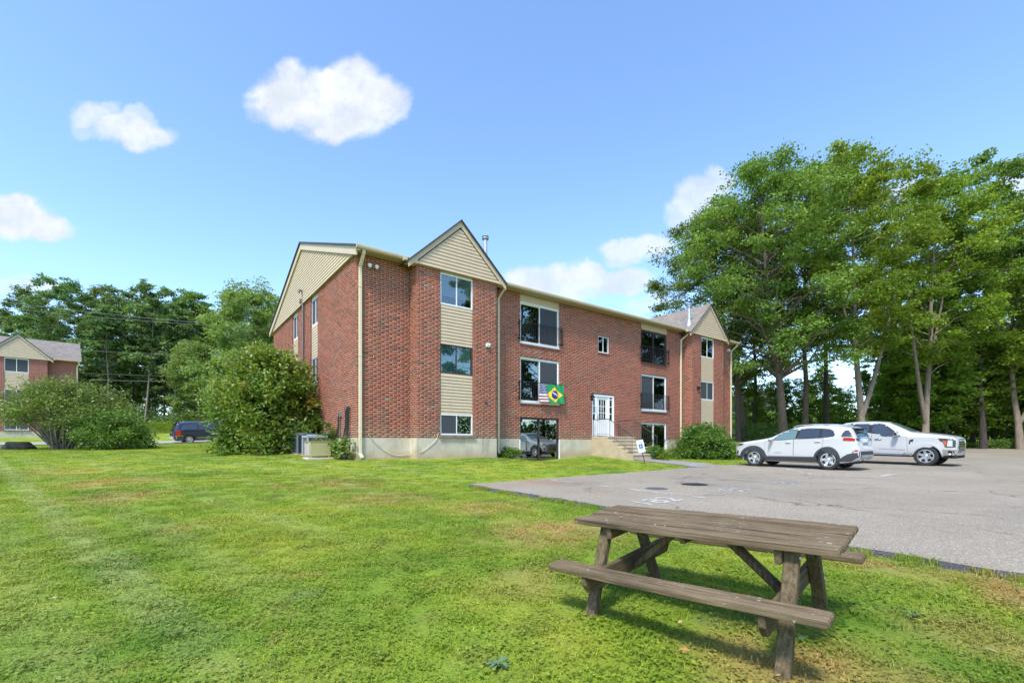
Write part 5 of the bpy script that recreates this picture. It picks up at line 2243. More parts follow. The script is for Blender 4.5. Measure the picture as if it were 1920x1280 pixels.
    x, y = xy(12.95 + Wd / 2, 11.36 + fx)
    place_car(root, x, y, (N2[0], N2[1]))
    return root


def minivan():
    root = empty('parked_car', label='dark navy blue minivan on the road, half hidden by the shrub at the gable end', cat='minivan')
    L, Wd = 5.15, 2.0
    top = [(0, .72), (.04, .84), (.2, .93), (.6, 1.03), (.95, 1.10), (1.2, 1.24), (1.6, 1.48), (1.95, 1.63), (2.3, 1.70), (3.0, 1.745), (4.0, 1.735), (4.6, 1.70), (4.78, 1.66), (4.90, 1.45), (5.0, 1.15), (5.06, .95), (5.12, .80), (5.15, .62)]
    bot = [(0, .40), (.1, .30), (.4, .22), (4.6, .22), (5.0, .32), (5.15, .42)]
    belt = [(0, .80), (.6, .98), (1.2, 1.05), (4.7, 1.10), (5.15, 1.08)]
    plan = [(0, .68), (.05, .80), (.15, .88), (.4, .95), (.9, .985), (4.4, .99), (4.8, .96), (5.0, .92), (5.1, .87), (5.15, .80)]
    car = Car(L, Wd, top, bot, belt, plan, .24, [(0, .1), (1, .12), (2, .16), (L, .12)])
    fx, rx = .98, 4.05
    me = car.body_mesh('body', [(fx, .34, .40, .28), (rx, .34, .40, .28)])
    me.materials.clear()
    me.materials.append(M_PAINTNAVY)
    me.materials.append(M_SEAM)
    link('body', me, root)
    add_wheels(root, car, fx, rx, .34, .22, .225, 9, False)
    dlo = [(1.35, 1.07), (1.75, 1.42), (2.1, 1.58), (2.6, 1.63), (4.35, 1.62), (4.60, 1.55), (4.72, 1.15), (4.5, 1.12)]
    cpart(car, root, 'window_surround', dlo, M_SEAM, off=.004)
    for g in ([(1.55, 1.11), (1.85, 1.40), (2.12, 1.53), (2.35, 1.57), (2.36, 1.11)], [(2.44, 1.11), (2.44, 1.58), (3.38, 1.59), (3.38, 1.13)], [(3.46, 1.13), (3.46, 1.59), (4.32, 1.58), (4.50, 1.50), (4.60, 1.15)]):
        cpart(car, root, 'side_window', g, M_CARGLASS, off=.009)
    for d in ([(1.25, .34), (2.38, .34), (2.39, 1.05), (1.26, 1.02)], [(2.41, .34), (3.44, .34), (3.66, .62), (3.66, 1.06), (2.42, 1.05)]):
        cpart(car, root, 'door_seam', inset(d, -.008), M_SEAM, off=.0015)
        cpart(car, root, 'door', d, M_PAINTNAVY, off=.006)
    cpart(car, root, 'chrome_strip', [(1.2, .44), (3.5, .44), (3.5, .475), (1.2, .475)], M_CHROME, off=.016)
    cpart(car, root, 'chrome_strip', [(4.45, .60), (5.05, .62), (5.05, .65), (4.45, .635)], M_CHROME, off=.012)
    for sg in (-1, 1):
        cpart(car, root, 'tail_lamp', [(4.62, .68), (4.60, .92), (4.66, 1.08), (4.90, 1.08), (4.98, .90), (4.98, .68)], M_RED, 'y', (sg,), .016)
        r = MB()
        r.tube([(2.3, sg * .70, 1.70), (2.45, sg * .70, 1.775), (4.3, sg * .70, 1.78), (4.5, sg * .69, 1.71)], .018, 6)
        r.build('roof_rail', M_CHROME, root)
        cpart(car, root, 'headlamp', [(.08, .68), (.10, .84), (.5, .92), (.45, .80)], M_LAMP, 'y', (sg,), .012)
        m = MB()
        m.box(-.07, .07, 0, .18, -.08, .08)
        if sg < 0:
            m.v = [(a, -b, c) for a, b, c in m.v]
        mm = m.build('door_mirror', M_PAINTNAVY, root, smooth=40, bevel=.03)
        mm.location = (1.50, sg * (float(car.half(np.array(1.5), np.array(1.1))) + .03), 1.14)
    cpart(car, root, 'rear_window', [(-.68, 1.12), (.68, 1.12), (.62, 1.55), (-.62, 1.55)], M_CARGLASS, 'x', (1,), .008)
    cpart(car, root, 'windscreen', [(1.15, -.72), (1.06, 0), (1.15, .72), (1.88, .62), (1.95, 0), (1.88, -.62)], M_CARGLASSL, 'z', (1,), .006)
    cpart(car, root, 'rear_bumper', [(-.9, .42), (.9, .42), (.92, .62), (-.92, .62)], M_STEEL, 'x', (1,), .02)
    box_part(root, 'licence_plate', M_PLATE, (5.10, 5.115, -.16, .16, .80, .95), bevel=.003)
    box_part(root, 'underbody', M_SEAM, (.4, 4.8, -.75, .75, .22, .5), bevel=0)
    fwd = np.array([.72, .69])
    tail = np.array([-27.75, 38.1])
    c = tail + fwd * L
    place_car(root, float(c[0]), float(c[1]), fwd)
    return root


suv()
pickup()
minivan()

# ------------------------------------------------------------------ trees, shrubs, plants
M_BARK = mat('grey_brown_bark', (.125, .095, .075), .95, noise=.35, nscale=3, bump=.8, bscale=14, stretch=(3, 3, .7))
M_BARKP = mat('pale_bark', (.23, .185, .145), .95, noise=.3, nscale=3, bump=.7, bscale=14, stretch=(3, 3, .7))
M_BARKD = mat('dark_bark', (.055, .045, .038), .95, noise=.35, nscale=3, bump=.8, bscale=14, stretch=(3, 3, .7))
M_LEAF_OAK = foliage_mat('oak_leaves', [(0, (.090, .165, .030)), (.5, (.150, .245, .042)), (1, (.225, .325, .062))], .42)
M_LEAF_MAPLE = foliage_mat('maple_leaves', [(0, (.120, .220, .024)), (.5, (.195, .310, .032)), (1, (.275, .385, .050))], .46)
M_LEAF_WOOD = foliage_mat('wood_leaves', [(0, (.085, .155, .036)), (.5, (.135, .225, .046)), (1, (.195, .290, .060))], .42)
M_LEAF_COOL = foliage_mat('cool_leaves', [(0, (.085, .155, .058)), (.5, (.130, .220, .074)), (1, (.185, .280, .092))], .42)
M_LEAF_LIGHT = foliage_mat('light_leaves', [(0, (.135, .205, .055)), (.5, (.20, .285, .080)), (1, (.26, .34, .105))], .46)
M_LEAF_SHRUB = foliage_mat('shrub_leaves', [(0, (.055, .115, .022)), (.45, (.115, .195, .028)), (.8, (.19, .265, .036)), (.93, (.30, .32, .045)), (1.0, (.55, .26, .04))], .4, spec=.5, rough=.4)
M_LEAF_RHODO = foliage_mat('rhododendron_leaves', [(0, (.065, .125, .024)), (.5, (.135, .205, .034)), (.9, (.21, .265, .045)), (1, (.28, .29, .07))], .32, spec=.5, rough=.4)
M_LEAF_BUSH = foliage_mat('bush_leaves', [(0, (.055, .125, .020)), (.5, (.105, .195, .028)), (1, (.16, .25, .042))], .38, spec=.45)
M_LEAF_HOSTA = foliage_mat('hosta_leaves', [(0, (.10, .16, .03)), (.5, (.17, .23, .05)), (1, (.26, .30, .08))], .35, spec=.45)


def leaf_quads(C, size, ncl, tone, up=.35, aspect=.62, rng=None, droop=.0):
    """rhombic leaves at points C (n,3)"""
    rng = rng or RNG
    n = len(C)
    d = rng.normal(size=(n, 3))
    d[:, 2] = d[:, 2] * .6 - droop
    d /= np.linalg.norm(d, axis=1)[:, None]
    nr = rng.normal(size=(n, 3)) + np.array([0, 0, up * 3])
    s = np.cross(d, nr)
    s /= np.maximum(np.linalg.norm(s, axis=1), 1e-6)[:, None]
    L = size * rng.uniform(.65, 1.25, n)[:, None]
    nn = np.cross(s, d)
    a = C - d * L * .5
    b = C + s * L * aspect * .5 + nn * L * .06
    c = C + d * L * .5
    e = C - s * L * aspect * .5 + nn * L * .06
    V = np.stack([a, b, c, e], 1).reshape(-1, 3)
    F = np.arange(n * 4).reshape(n, 4)
    return V, F, tone


def tree_meshes(name, seed, H, cb, R, nclump, per, leaf, tr, prof='round', lean=(0, 0), bark=None, leafm=None, flat=.62, cl=.24, fork=None, droop=.1, limbs=.55, sub=True):
    rng = np.random.default_rng(seed)
    # trunk line
    npt = 9
    kink = rng.normal(0, .012 * H, (npt, 2)).cumsum(0) * .35
    zt = np.linspace(0, H * .9, npt)
    cx = lean[0] * (zt / H) + kink[:, 0] - kink[0, 0]
    cy = lean[1] * (zt / H) + kink[:, 1] - kink[0, 1]
    rr = tr * (1 - .86 * (zt / (H * .9)) ** .9)
    rr[0] *= 1.35
    T = MB()
    zz = zt.copy()
    zz[0] = -.5
    T.tube([(cx[i], cy[i], zz[i]) for i in range(npt)], list(rr), 9)

    def axis(z):
        return np.array([np.interp(z, zt, cx), np.interp(z, zt, cy), z])
    for (f0, dx, dy, f1, fr_) in (fork or ()):
        a0 = axis(f0 * H)
        pts_, rs_ = [], []
        for q in np.linspace(0, 1, 6):
            pts_.append((a0[0] + dx * q ** .85, a0[1] + dy * q ** .85, f0 * H + (f1 - f0) * H * q))
            rs_.append(tr * fr_ * (1 - .72 * q))
        T.tube(pts_, rs_, 8)
    C, TN = [], []
    # envelope
    for k in range(nclump):
        u = (k + rng.random()) / nclump
        z = cb + (H - cb) * u ** .9
        f = (z - cb) / (H - cb)
        if prof == 'round':
            pr = math.sqrt(max(0, 1 - (2 * f - .85) ** 2 / 1.35)) if f > .1 else .72
            pr = max(pr, .25)
        elif prof == 'spread':
            pr = min(1, .55 + f * 1.1) * math.sqrt(max(.05, 1 - max(0, f - .55) ** 2 / .24))
        else:
            pr = (1 - f) * .9 + .15
        th = k * 2.39996 + rng.normal(0, .35)
        rad_ = R * pr * (rng.random() ** .5 * .62 + .38) * (1 - cl * .7)
        if rng.random() < .16:
            rad_ *= .4
        ax = axis(min(z, H * .88))
        c = np.array([ax[0] + rad_ * math.cos(th), ax[1] + rad_ * math.sin(th), z])
        # limb from the trunk up to the clump
        zl = z - rad_ * rng.uniform(.15, .65)
        if zl < cb * .8:
            zl = cb * rng.uniform(.8, 1.25)
        zl = min(zl, H * .84)
        p0 = axis(zl)
        rl = max(.015, np.interp(zl, zt, rr) * limbs * (.5 + .5 * rad_ / R))
        m1 = p0 + (c - p0) * .35 + np.array([0, 0, .10 * rad_]) + rng.normal(0, .05 * rad_, 3)
        m2 = p0 + (c - p0) * .7 + np.array([0, 0, .08 * rad_]) + rng.normal(0, .05 * rad_, 3)
        T.tube([p0, m1, m2, c], [rl, rl * .7, rl * .42, rl * .15], 5, cap=False)
        rc = R * cl * rng.uniform(.75, 1.3)
        m = int(per * rng.uniform(.7, 1.3))
        if sub:
            # sprays inside a clump, so that the clump has an uneven edge
            ns = 9
            sc = rng.normal(size=(ns, 3))
            sc /= np.linalg.norm(sc, axis=1)[:, None]
            sc *= rng.uniform(.35, 1.0, ns)[:, None] * rc
            sc[:, 2] *= flat
            for q in range(ns):
                T.tube([m2 + (c - m2) * .6, c + sc[q]], [rl * .14 + .006, .006], 3, cap=False) if q < 4 else None
            ii = rng.integers(0, ns, m)
            P = c + sc[ii] + rng.normal(0, rc * .26, (m, 3)) * np.array([1, 1, flat * .75])
        else:
            P = c + rng.normal(0, rc * .5, (m, 3)) * np.array([1, 1, flat])
        C.append(P)
        TN.append(np.clip(rng.normal(.5, .17) + rng.normal(0, .21, m), 0, 1))
    C = np.concatenate(C)
    TN = np.concatenate(TN)
    V, F, tone = leaf_quads(C, leaf, 0, TN, rng=rng, droop=droop)
    cm = mesh_np(name + '_crown', V, F, tone)
    cm.materials.append(leafm)
    tm = T.mesh(name + '_trunk', smooth=60)
    tm.materials.append(bark or M_BARK)
    return tm, cm


def add_tree(name, meshes, x, y, label, cat='tree', group=None, rz=0.0, s=1.0, sz=None, z=None):
    r = empty(name, (x, y, (gz(x, y) if z is None else z) - .05), rz, label, cat, group)
    r.scale = (s, s, sz or s)
    link('trunk', meshes[0], r)
    link('crown', meshes[1], r)
    return r


def px(xp, Y):
    """ground point at depth Y that stands in the direction of photograph column xp"""
    return (xp - 960.0) / 877.0 * Y, Y


# the big trees right of the building
big_oak = tree_meshes('oak', 3, 21.5, 6.0, 7.4, 96, 520, .215, .34, 'round', (-3.6, 0), M_BARK, M_LEAF_OAK, cl=.175, fork=((.30, -4.2, -.5, .46, .42), (.42, 2.6, .5, .72, .5)))
maple = tree_meshes('maple', 8, 20.0, 6.6, 5.8, 72, 500, .21, .24, 'spread', (-.5, 0), M_BARKP, M_LEAF_MAPLE, cl=.18, fork=((.10, 3.6, .3, .62, .72), (.34, -1.8, .4, .7, .5)))
tall1 = tree_meshes('tall', 15, 22.0, 8.5, 4.8, 46, 420, .23, .24, 'round', (.4, 0), M_BARK, M_LEAF_OAK, cl=.22)
tall2 = tree_meshes('tall', 16, 23.0, 8.0, 5.2, 48, 400, .24, .22, 'spread', (-.5, .4), M_BARKD, M_LEAF_OAK, cl=.21)
wood1 = tree_meshes('wood', 21, 22.0, 3.5, 4.6, 54, 320, .36, .20, 'round', (.3, .2), M_BARKD, M_LEAF_WOOD, cl=.22)
wood2 = tree_meshes('wood', 22, 24.0, 5.0, 5.0, 54, 320, .36, .22, 'spread', (-.4, .1), M_BARK, M_LEAF_COOL, cl=.22)
wood3 = tree_meshes('wood', 23, 18.0, 2.0, 4.0, 48, 280, .40, .15, 'round', (.5, .3), M_BARK, M_LEAF_WOOD, cl=.23)
under = tree_meshes('under', 24, 9.5, .8, 3.2, 44, 230, .24, .07, 'spread', (.4, .2), M_BARKD, M_LEAF_OAK, cl=.28)
underl = tree_meshes('under', 25, 7.5, 1.4, 2.8, 34, 210, .24, .06, 'spread', (.4, .2), M_BARKD, M_LEAF_MAPLE, cl=.28)
light = tree_meshes('light', 26, 14.5, 2.2, 5.0, 60, 420, .27, .17, 'round', (.3, 0), M_BARKP, M_LEAF_LIGHT, cl=.25)

for (xp, Y, me_, nm, rz, sc, lb) in (
        (1470, 38, big_oak, 'oak_tree', .6, 1.0, 'large spreading oak with a leaning grey trunk just beyond the right end of the building'),
        (1398, 45, big_oak, 'oak_tree', .12, 1.0, 'broad leafy tree rising over the roof behind the right end of the building'),
        (1385, 44, tall1, 'oak_tree', 2.9, .98, 'tree close behind the right corner of the building, left of the leaning oak'),
        (1618, 37, maple, 'maple_tree', .2, 1.14, 'bright green maple with a pale forked trunk behind the pickup truck'),
        (1735, 41, maple, 'maple_tree', 3.6, 1.14, 'second bright green tree, right of the forked maple behind the truck hood'),
        (1508, 41, tall1, 'oak_tree', 0, 1.08, 'slender tree with a slightly curved grey trunk right of the leaning oak'),
        (1553, 44, tall2, 'oak_tree', 1.0, 1.14, 'tall tree with a straight dark trunk between the oak and the pale maple'),
        (1845, 44, tall2, 'oak_tree', 2.0, 1.16, 'tall airy tree near the right edge of the lot'),
        (1915, 43, maple, 'maple_tree', 5.2, 1.16, 'bright green tree at the right edge of the photo beyond the lot'),
        (1668, 50, tall2, 'oak_tree', 4.0, 1.26, 'dark-trunked tree deep in the woods above the truck cab'),
        (1412, 50, tall2, 'oak_tree', 5.0, .98, 'dark tree close beside the right corner downspout of the building')):
    x, y = px(xp, Y)
    add_tree(nm, me_, x, y, lb, 'tree', 'tall trees along the right side of the lot', rz, sc)

G_R, G_L, G_U = 'trees in the woods right of the lot', 'trees of the woods beyond the road', 'understorey trees in the woods right of the lot'
rg = np.random.default_rng(5)


def landmark(xp, right):
    """what stands in front of a tree in the woods, as seen across the lawn"""
    if right:
        L = ((1395, 'behind the right end of the building'), (1450, 'over the hood of the white SUV'), (1520, 'over the windscreen of the white SUV'), (1590, 'over the rear of the white SUV'),
             (1650, 'behind the pale forked maple'), (1710, 'over the cab of the pickup truck'), (1770, 'over the hood of the pickup truck'), (1840, 'just right of the pickup truck'), (1900, 'well right of the pickup truck'))
        e = 'at the far right edge of the lot'
    else:
        L = ((-20, 'out beyond the left edge of the lawn'), (60, 'behind the gable of the neighbouring building'), (140, 'behind the roof end of the neighbouring building'), (200, 'just right of the neighbouring building'), (260, 'between the neighbouring building and the minivan'),
             (330, 'just left of the minivan'), (385, 'over the minivan tail'), (440, 'over the minivan hood'), (500, 'above the tall shrub'))
        e = 'beside the left gable eave'
    for lim, w in L:
        if xp < lim:
            return w
    return e


ROWN = {0: 'front-row', 1: 'second-row', 2: 'back-row'}
# woods on the right: depth rows, each tree its own object
k = 0
kinds = (wood1, wood2, wood3, tall2)
lab_r = ['dense woodland tree', 'tall bluish green woodland tree', 'shorter bushy woodland tree', 'open-crowned woodland tree']
for Y, x0, x1, st in ((50, 1665, 2080, 78), (61, 1690, 2080, 90), (76, 1400, 2090, 125)):
    for xp in np.arange(x0, x1, st):
        j = int(rg.integers(0, 4))
        xx, yy = px(xp + rg.uniform(-18, 18), Y + rg.uniform(-4, 4))
        s = rg.uniform(.92, 1.12) * (1.0 if Y == 50 else .66)
        if Y > 70 and xp < 1330:
            s *= .62
        add_tree('woodland_tree', kinds[j], xx, yy, '%s %s %s' % (ROWN[{50: 0, 61: 1, 76: 2}[Y]], lab_r[j], landmark(xp, True)), 'tree', G_R, rg.uniform(0, 6.28), s)
for Y, x0, x1, st in ((47, 1660, 2040, 34), (52, 1400, 2040, 46), (62, 1400, 2000, 58)):
    for xp in np.arange(x0, x1, st):
        xx, yy = px(xp + rg.uniform(-12, 12), Y + rg.uniform(-2, 2))
        b = rg.random() < .5
        if 1430 < xp < 1650 and rg.random() < .45:
            continue
        add_tree('understorey_tree', underl if b else under, xx, yy, '%s low %s understorey tree %s' % (ROWN[{47: 0, 52: 1, 62: 2}[Y]], 'bright green' if b else 'dark leafy', landmark(xp, True)), 'tree', G_U, rg.uniform(0, 6.28), rg.uniform(.75, 1.2) * (1.25 if xp > 1690 else .8))
# woods on the left, beyond the road
lab_l = ['dense woodland tree', 'tall bluish green woodland tree', 'shorter bushy woodland tree', 'open-crowned woodland tree']
for Y, x0, x1, st, hs in ((63, 60, 560, 64, .78), (74, -60, 590, 56, .88), (90, -90, 600, 52, .98)):
    for xp in np.arange(x0, x1, st):
        j = int(rg.choice([0, 1, 1, 2, 3]))
        xx, yy = px(xp + rg.uniform(-14, 14), Y + rg.uniform(-4, 4))
        s = hs * rg.uniform(.84, 1.07)
        if xp > 620:
            s *= .4
        add_tree('woodland_tree', kinds[j], xx, yy, '%s %s %s' % (ROWN[{63: 0, 74: 1, 90: 2}[Y]], lab_l[j], landmark(xp, False)), 'tree', G_L, rg.uniform(0, 6.28), s)
x, y = px(452, 52); add_tree('ash_tree', light, x, y, 'light green feathery tree behind the tall shrub at the gable end', 'tree', None, .5, 1.12)
x, y = px(545, 60); add_tree('ash_tree', light, x, y, 'light green tree seen just left of the gable eave', 'tree', None, 2.5, 1.12)
x, y = px(365, 70); add_tree('woodland_tree', wood1, x, y, 'full dark green tree filling the gap in the woods above the minivan', 'tree', None, 1.7, .92)
x, y = px(335, 78); add_tree('woodland_tree', wood2, x, y, 'tall bluish green tree in the gap of the woods left of the pale green tree', 'tree', None, 2.9, .95)
x, y = px(375, 56); add_tree('ash_tree', light, x, y, 'lower pale green tree standing behind the minivan', 'tree', None, 4.1, .72)
# a few pale trunks standing at the front of the left woods
pale = tree_meshes('pale', 31, 17.0, 8.0, 3.2, 30, 220, .40, .17, 'round', (.9, 0), M_BARKP, M_LEAF_COOL, cl=.28)
for i, (xp, Y, s) in enumerate(((272, 61, 1.0), (322, 62, .9), (205, 60, .95), (295, 66, .85))):
    x, y = px(xp, Y)
    add_tree('pale_trunk_tree', pale, x, y, ['tree with a pale leaning bare lower trunk at the front of the far woods', 'tree with a short pale trunk directly above the minivan roof', 'thin pale trunked tree behind the spreading shrub', 'thin pale trunked tree right of the leaning pale one'][i], 'tree', None, i * 1.3, s)
# neighbours that still share a label are told apart by their order along the wood
_same = {}
for o in list(COL.objects):
    if o.get('group') in (G_L, G_R, G_U):
        _same.setdefault(o['label'], []).append(o)
for lb, os_ in _same.items():
    if len(os_) > 1:
        os_.sort(key=lambda o: o.location.x / o.location.y)
        w = {2: ('left', 'right'), 3: ('left', 'middle', 'right')}.get(len(os_)) or ['%s from left' % n for n in ('first', 'second', 'third', 'fourth', 'fifth', 'sixth')]
        for q, o in zip(w, os_):
            o['label'] = '%s, %s one' % (lb, q)
# trees across the lot, seen in the window glass
for i, (t_, a_) in enumerate(((22, 38), (28, 35), (34, 37), (40, 34), (46, 36), (52, 33), (58, 30), (62, 24), (65, 18))):
    x, y = xy(t_, a_)
    add_tree('woodland_tree', (wood1, wood2, wood1, tall2)[i % 4], x, y, ['first','second','third','fourth','fifth','sixth','seventh','eighth','ninth'][i] + ' tree along the far side of the lot, counted from beside the camera'.replace('from beside the camera', 'clockwise from behind the lawn'), 'tree', 'trees across the lot', i * 1.1, 1.25 + .06 * (i % 4))


def leaf_mass(name, pts, size, m, tone_mu=.4, label=None, rng=None, up=.3, sd=.16, kind='stuff', aspect=.62):
    rng = rng or np.random.default_rng(77)
    tn = np.clip(rng.normal(tone_mu, sd, len(pts)), 0, 1)
    V, F, T = leaf_quads(pts, size, 0, tn, up=up, rng=rng, aspect=aspect)
    o = link(name, mesh_np(name, V, F, T), None, m)
    tag(o, kind=kind)
    return o


def band_points(rng, line, n, h0, h1, depth, lump=2.5):
    """points filling a hedge-like band along a polyline, with a lumpy top"""
    line = np.array(line, float)
    seg = np.linalg.norm(np.diff(line, axis=0), axis=1)
    cum = np.concatenate([[0], np.cumsum(seg)])
    s = rng.uniform(0, cum[-1], n)
    X = np.interp(s, cum, line[:, 0])
    Y = np.interp(s, cum, line[:, 1])
    d = rng.uniform(-.5, .5, n) * depth
    i = np.clip(np.searchsorted(cum, s) - 1, 0, len(seg) - 1)
    dirv = np.diff(line, axis=0)[i] / seg[i][:, None]
    X = X - dirv[:, 1] * d
    Y = Y + dirv[:, 0] * d
    ph = np.sin(s / lump) * .5 + np.sin(s / lump * 2.7 + 1.3) * .3 + np.sin(s / lump * 6.1 + 4) * .2
    top = h0 + (h1 - h0) * (.5 + .5 * ph)
    z = rng.random(n) ** .85 * top
    return np.stack([X, Y, terr(X, Y) + z], 1)


rq = np.random.default_rng(9)
# brush along the edge of the right-hand woods, and the green floor behind it
edge = [px(1385, 44), px(1500, 47), px(1640, 49), px(1780, 48), px(1920, 44), px(2060, 42)]
leaf_mass('undergrowth', band_points(rq, edge, 22000, .5, 2.2, 3.5), .17, M_LEAF_WOOD, .5)
edge2 = [px(1330, 66), px(1500, 66), px(1700, 66), px(1900, 64), px(2050, 62)]
leaf_mass('undergrowth', band_points(rq, edge2, 22000, 1.5, 4.5, 5, 4), .34, M_LEAF_MAPLE, .4)
edge3 = [px(-120, 118), px(250, 112), px(600, 112), px(1000, 118)]
leaf_mass('far_woods', band_points(rq, edge3, 34000, 9, 16, 8, 7), .85, M_LEAF_COOL, .45)
edge6 = [px(1000, 118), px(1300, 112), px(1600, 108), px(2150, 100)]
leaf_mass('far_woods', band_points(rq, edge6, 30000, 4, 8, 8, 6), .75, M_LEAF_LIGHT, .45)
edge4 = [px(-80, 66), px(120, 64), px(300, 62), px(440, 62), px(600, 64)]
leaf_mass('undergrowth', band_points(rq, edge4, 26000, 1.0, 4.5, 5, 3), .30, M_LEAF_COOL, .45)
edge7 = [xy(14, 38), xy(26, 37), xy(40, 37), xy(52, 35), xy(60, 30), xy(66, 20)]
leaf_mass('undergrowth', band_points(rq, edge7, 22000, 3.0, 6.5, 4, 4), .40, M_LEAF_WOOD, .5)
edge5 = [px(255, 55), px(300, 54), px(350, 53), px(420, 53)]
leaf_mass('tall_weeds', band_points(rq, edge5, 9000, .7, 1.5, 3, 2), .20, M_LEAF_MAPLE, .5, aspect=.25, up=0)


def shrub(name, x, y, w, h, nst, nclump, per, leaf, m, label, seed, flat=.7, dome=True, bark=None, cl=.26, low=.08, tone=.5, aspect=.5, arch=1.0, sd=.15, d=None, cat='shrub', stem=.02, orange=0, group=None, shoots=0):
    rng = np.random.default_rng(seed)
    root = empty(name, (x, y, gz(x, y) - .03), 0, label, cat, group)
    T = MB()
    C, TN = [], []
    d = d or w
    for k in range(nclump):
        th = k * 2.39996
        f = math.sqrt((k + .5) / nclump)
        el = math.acos(min(1, f * .98))
        # points over a half ellipsoid, denser near the rim of the dome
        hh = (low + (1 - low) * math.sin(el) ** .8) * h * (rng.uniform(.55, 1.0) if dome else rng.uniform(.2, 1.0))
        if k % 3 == 1 and low < .1 and h > 1.5:
            hh *= rng.uniform(.08, .6)
            f = max(f, .72)
        rr = f * rng.uniform(.68, 1.06)
        c = np.array([rr * w / 2 * math.cos(th), rr * d / 2 * math.sin(th), hh])
        rc = cl * min(w, h * 1.4) * rng.uniform(.6, 1.15) * .5
        mcount = int(per * rng.uniform(.6, 1.4))
        P = c + rng.normal(0, rc * .62, (mcount, 3)) * np.array([1, 1, flat])
        P[:, 2] = np.maximum(P[:, 2], .04)
        C.append(P)
        t0 = rng.normal(tone, .14)
        if orange and rng.random() < orange and hh > .6 * h:
            t0 = 1.0
        tn = t0 + rng.normal(0, sd, mcount)
        # only orange clumps may reach the orange end of the tone range
        TN.append(np.clip(tn, 0, .92 if t0 < .99 else 1.0))
        b = np.array([c[0] * .12, c[1] * .12, 0]) + rng.normal(0, .06 * w * .3, 3) * np.array([1, 1, 0])
        m1 = b + (c - b) * .5 + np.array([0, 0, .12 * h * arch])
        if k < nst:
            T.tube([b - np.array([0, 0, .1]), b + (m1 - b) * .5, m1, c], [stem * 1.4, stem * 1.1, stem * .8, stem * .3], 5, cap=False)
            for q in range(3):
                T.tube([m1 + (c - m1) * .3 * q, c + rng.normal(0, rc * .8, 3)], [stem * .4, stem * .15], 3, cap=False)
    for q in range(shoots):
        th = rng.uniform(0, 2 * PI)
        f = rng.uniform(.1, .9)
        z0 = h * math.sqrt(max(.05, 1 - f * f)) * .82
        p0 = np.array([f * w / 2 * math.cos(th) * .9, f * d / 2 * math.sin(th) * .9, max(z0, .3 * h)])
        di = np.array([math.cos(th) * f * 1.1, math.sin(th) * f * 1.1, rng.uniform(.5, 1.1)]) + rng.normal(0, .2, 3)
        di /= np.linalg.norm(di)
        Ls = rng.uniform(.4, 1.5) * min(1.0, h / 3.5)
        p1 = p0 + di * Ls + np.array([0, 0, -.12 * Ls])
        T.tube([p0 - di * .3, p0 + di * Ls * .5, p1], [stem * .35, stem * .25, stem * .1], 4, cap=False)
        m_ = int(rng.uniform(24, 46))
        tt = rng.random(m_) ** .7
        C.append(p0 + np.outer(tt, p1 - p0) + rng.normal(0, .09, (m_, 3)))
        og = rng.random() < orange * 2
        TN.append(np.clip((1.0 if og else rng.normal(tone + .2, .1)) + rng.normal(0, sd * (.4 if og else 1), m_), 0, 1.0 if og else .92))
    C = np.concatenate(C)
    V, F, TT = leaf_quads(C, leaf, 0, np.concatenate(TN), rng=rng, aspect=aspect, up=.4)
    o = link('crown', mesh_np('crown', V, F, TT), root, m)
    o2 = link('stems', T.mesh('stems', smooth=60), root, bark or M_BARK)
    return root


# tall mixed shrub against the gable wall
sx, sy = px(508, 20.2)
r0 = shrub('tall_shrub', sx, sy, 4.5, 4.35, 60, 150, 200, .165, M_LEAF_SHRUB, 'tall dense green shrub with yellow and orange tips beside the gable wall', 41, cl=.20, low=.03, orange=.02, stem=.035, bark=M_BARKD, shoots=170, sd=.22, tone=.58)
shrub('tall_shrub', *px(447, 23.0), 2.7, 5.0, 26, 60, 170, .15, M_LEAF_LIGHT, 'airy yellow-green shrub left of the dense one, in front of the minivan hood', 42, cl=.26, low=.52, stem=.03, shoots=50)
shrub('spreading_shrub', *px(120, 25.6), 7.3, 3.7, 110, 110, 230, .15, M_LEAF_RHODO, 'wide spreading rhododendron with bare twisting grey stems on the left lawn', 43, cl=.22, low=.30, stem=.04, aspect=.36, bark=mat('grey_twig', (.21, .175, .145), .9, noise=.3), arch=2.0, d=5.5, shoots=60, sd=.2, tone=.55)
shrub('round_shrub', *px(218, 25.0), 3.4, 2.0, 16, 46, 300, .13, M_LEAF_BUSH, 'lower bright green shrub at the right foot of the spreading rhododendron', 44, cl=.34, low=.03, shoots=24, sd=.2)
shrub('round_shrub', *px(1321, 26.8), 3.25, 1.95, 14, 80, 430, .125, M_LEAF_BUSH, 'rounded green shrub under the right bay windows', 45, cl=.30, low=.02, d=3.0, shoots=30, sd=.22)
shrub('hosta_plant', *px(640, 16.55), .75, .78, 8, 16, 26, .15, M_LEAF_HOSTA, 'yellow-green broad-leaved plant by the corner downspout', 46, cl=.5, low=.25, aspect=.7, stem=.008, cat='plant')
shrub('small_shrub', *px(604, 17.6), .9, .75, 8, 16, 60, .10, M_LEAF_SHRUB, 'dark green plant behind the beige air conditioner box', 47, cl=.45, low=.1, cat='plant', stem=.008)
shrub('small_shrub', *px(615, 18.6), 1.0, 1.35, 8, 18, 60, .12, M_LEAF_SHRUB, 'dark weedy shrub over the grey condensers by the gable wall', 52, cl=.4, low=.45, cat='shrub', stem=.012)
shrub('small_shrub', *px(958, 20.4), .95, .52, 10, 22, 90, .085, M_LEAF_BUSH, 'low green plant at the foot of the downspout left of the brown glass door', 48, cl=.4, low=.02, cat='plant', stem=.008)
shrub('lily_plant', *px(1226, 22.9), .9, .75, 0, 20, 40, .30, M_LEAF_BUSH, 'grassy lily clump beside the entrance steps', 49, cl=.5, low=.1, aspect=.12, cat='plant')
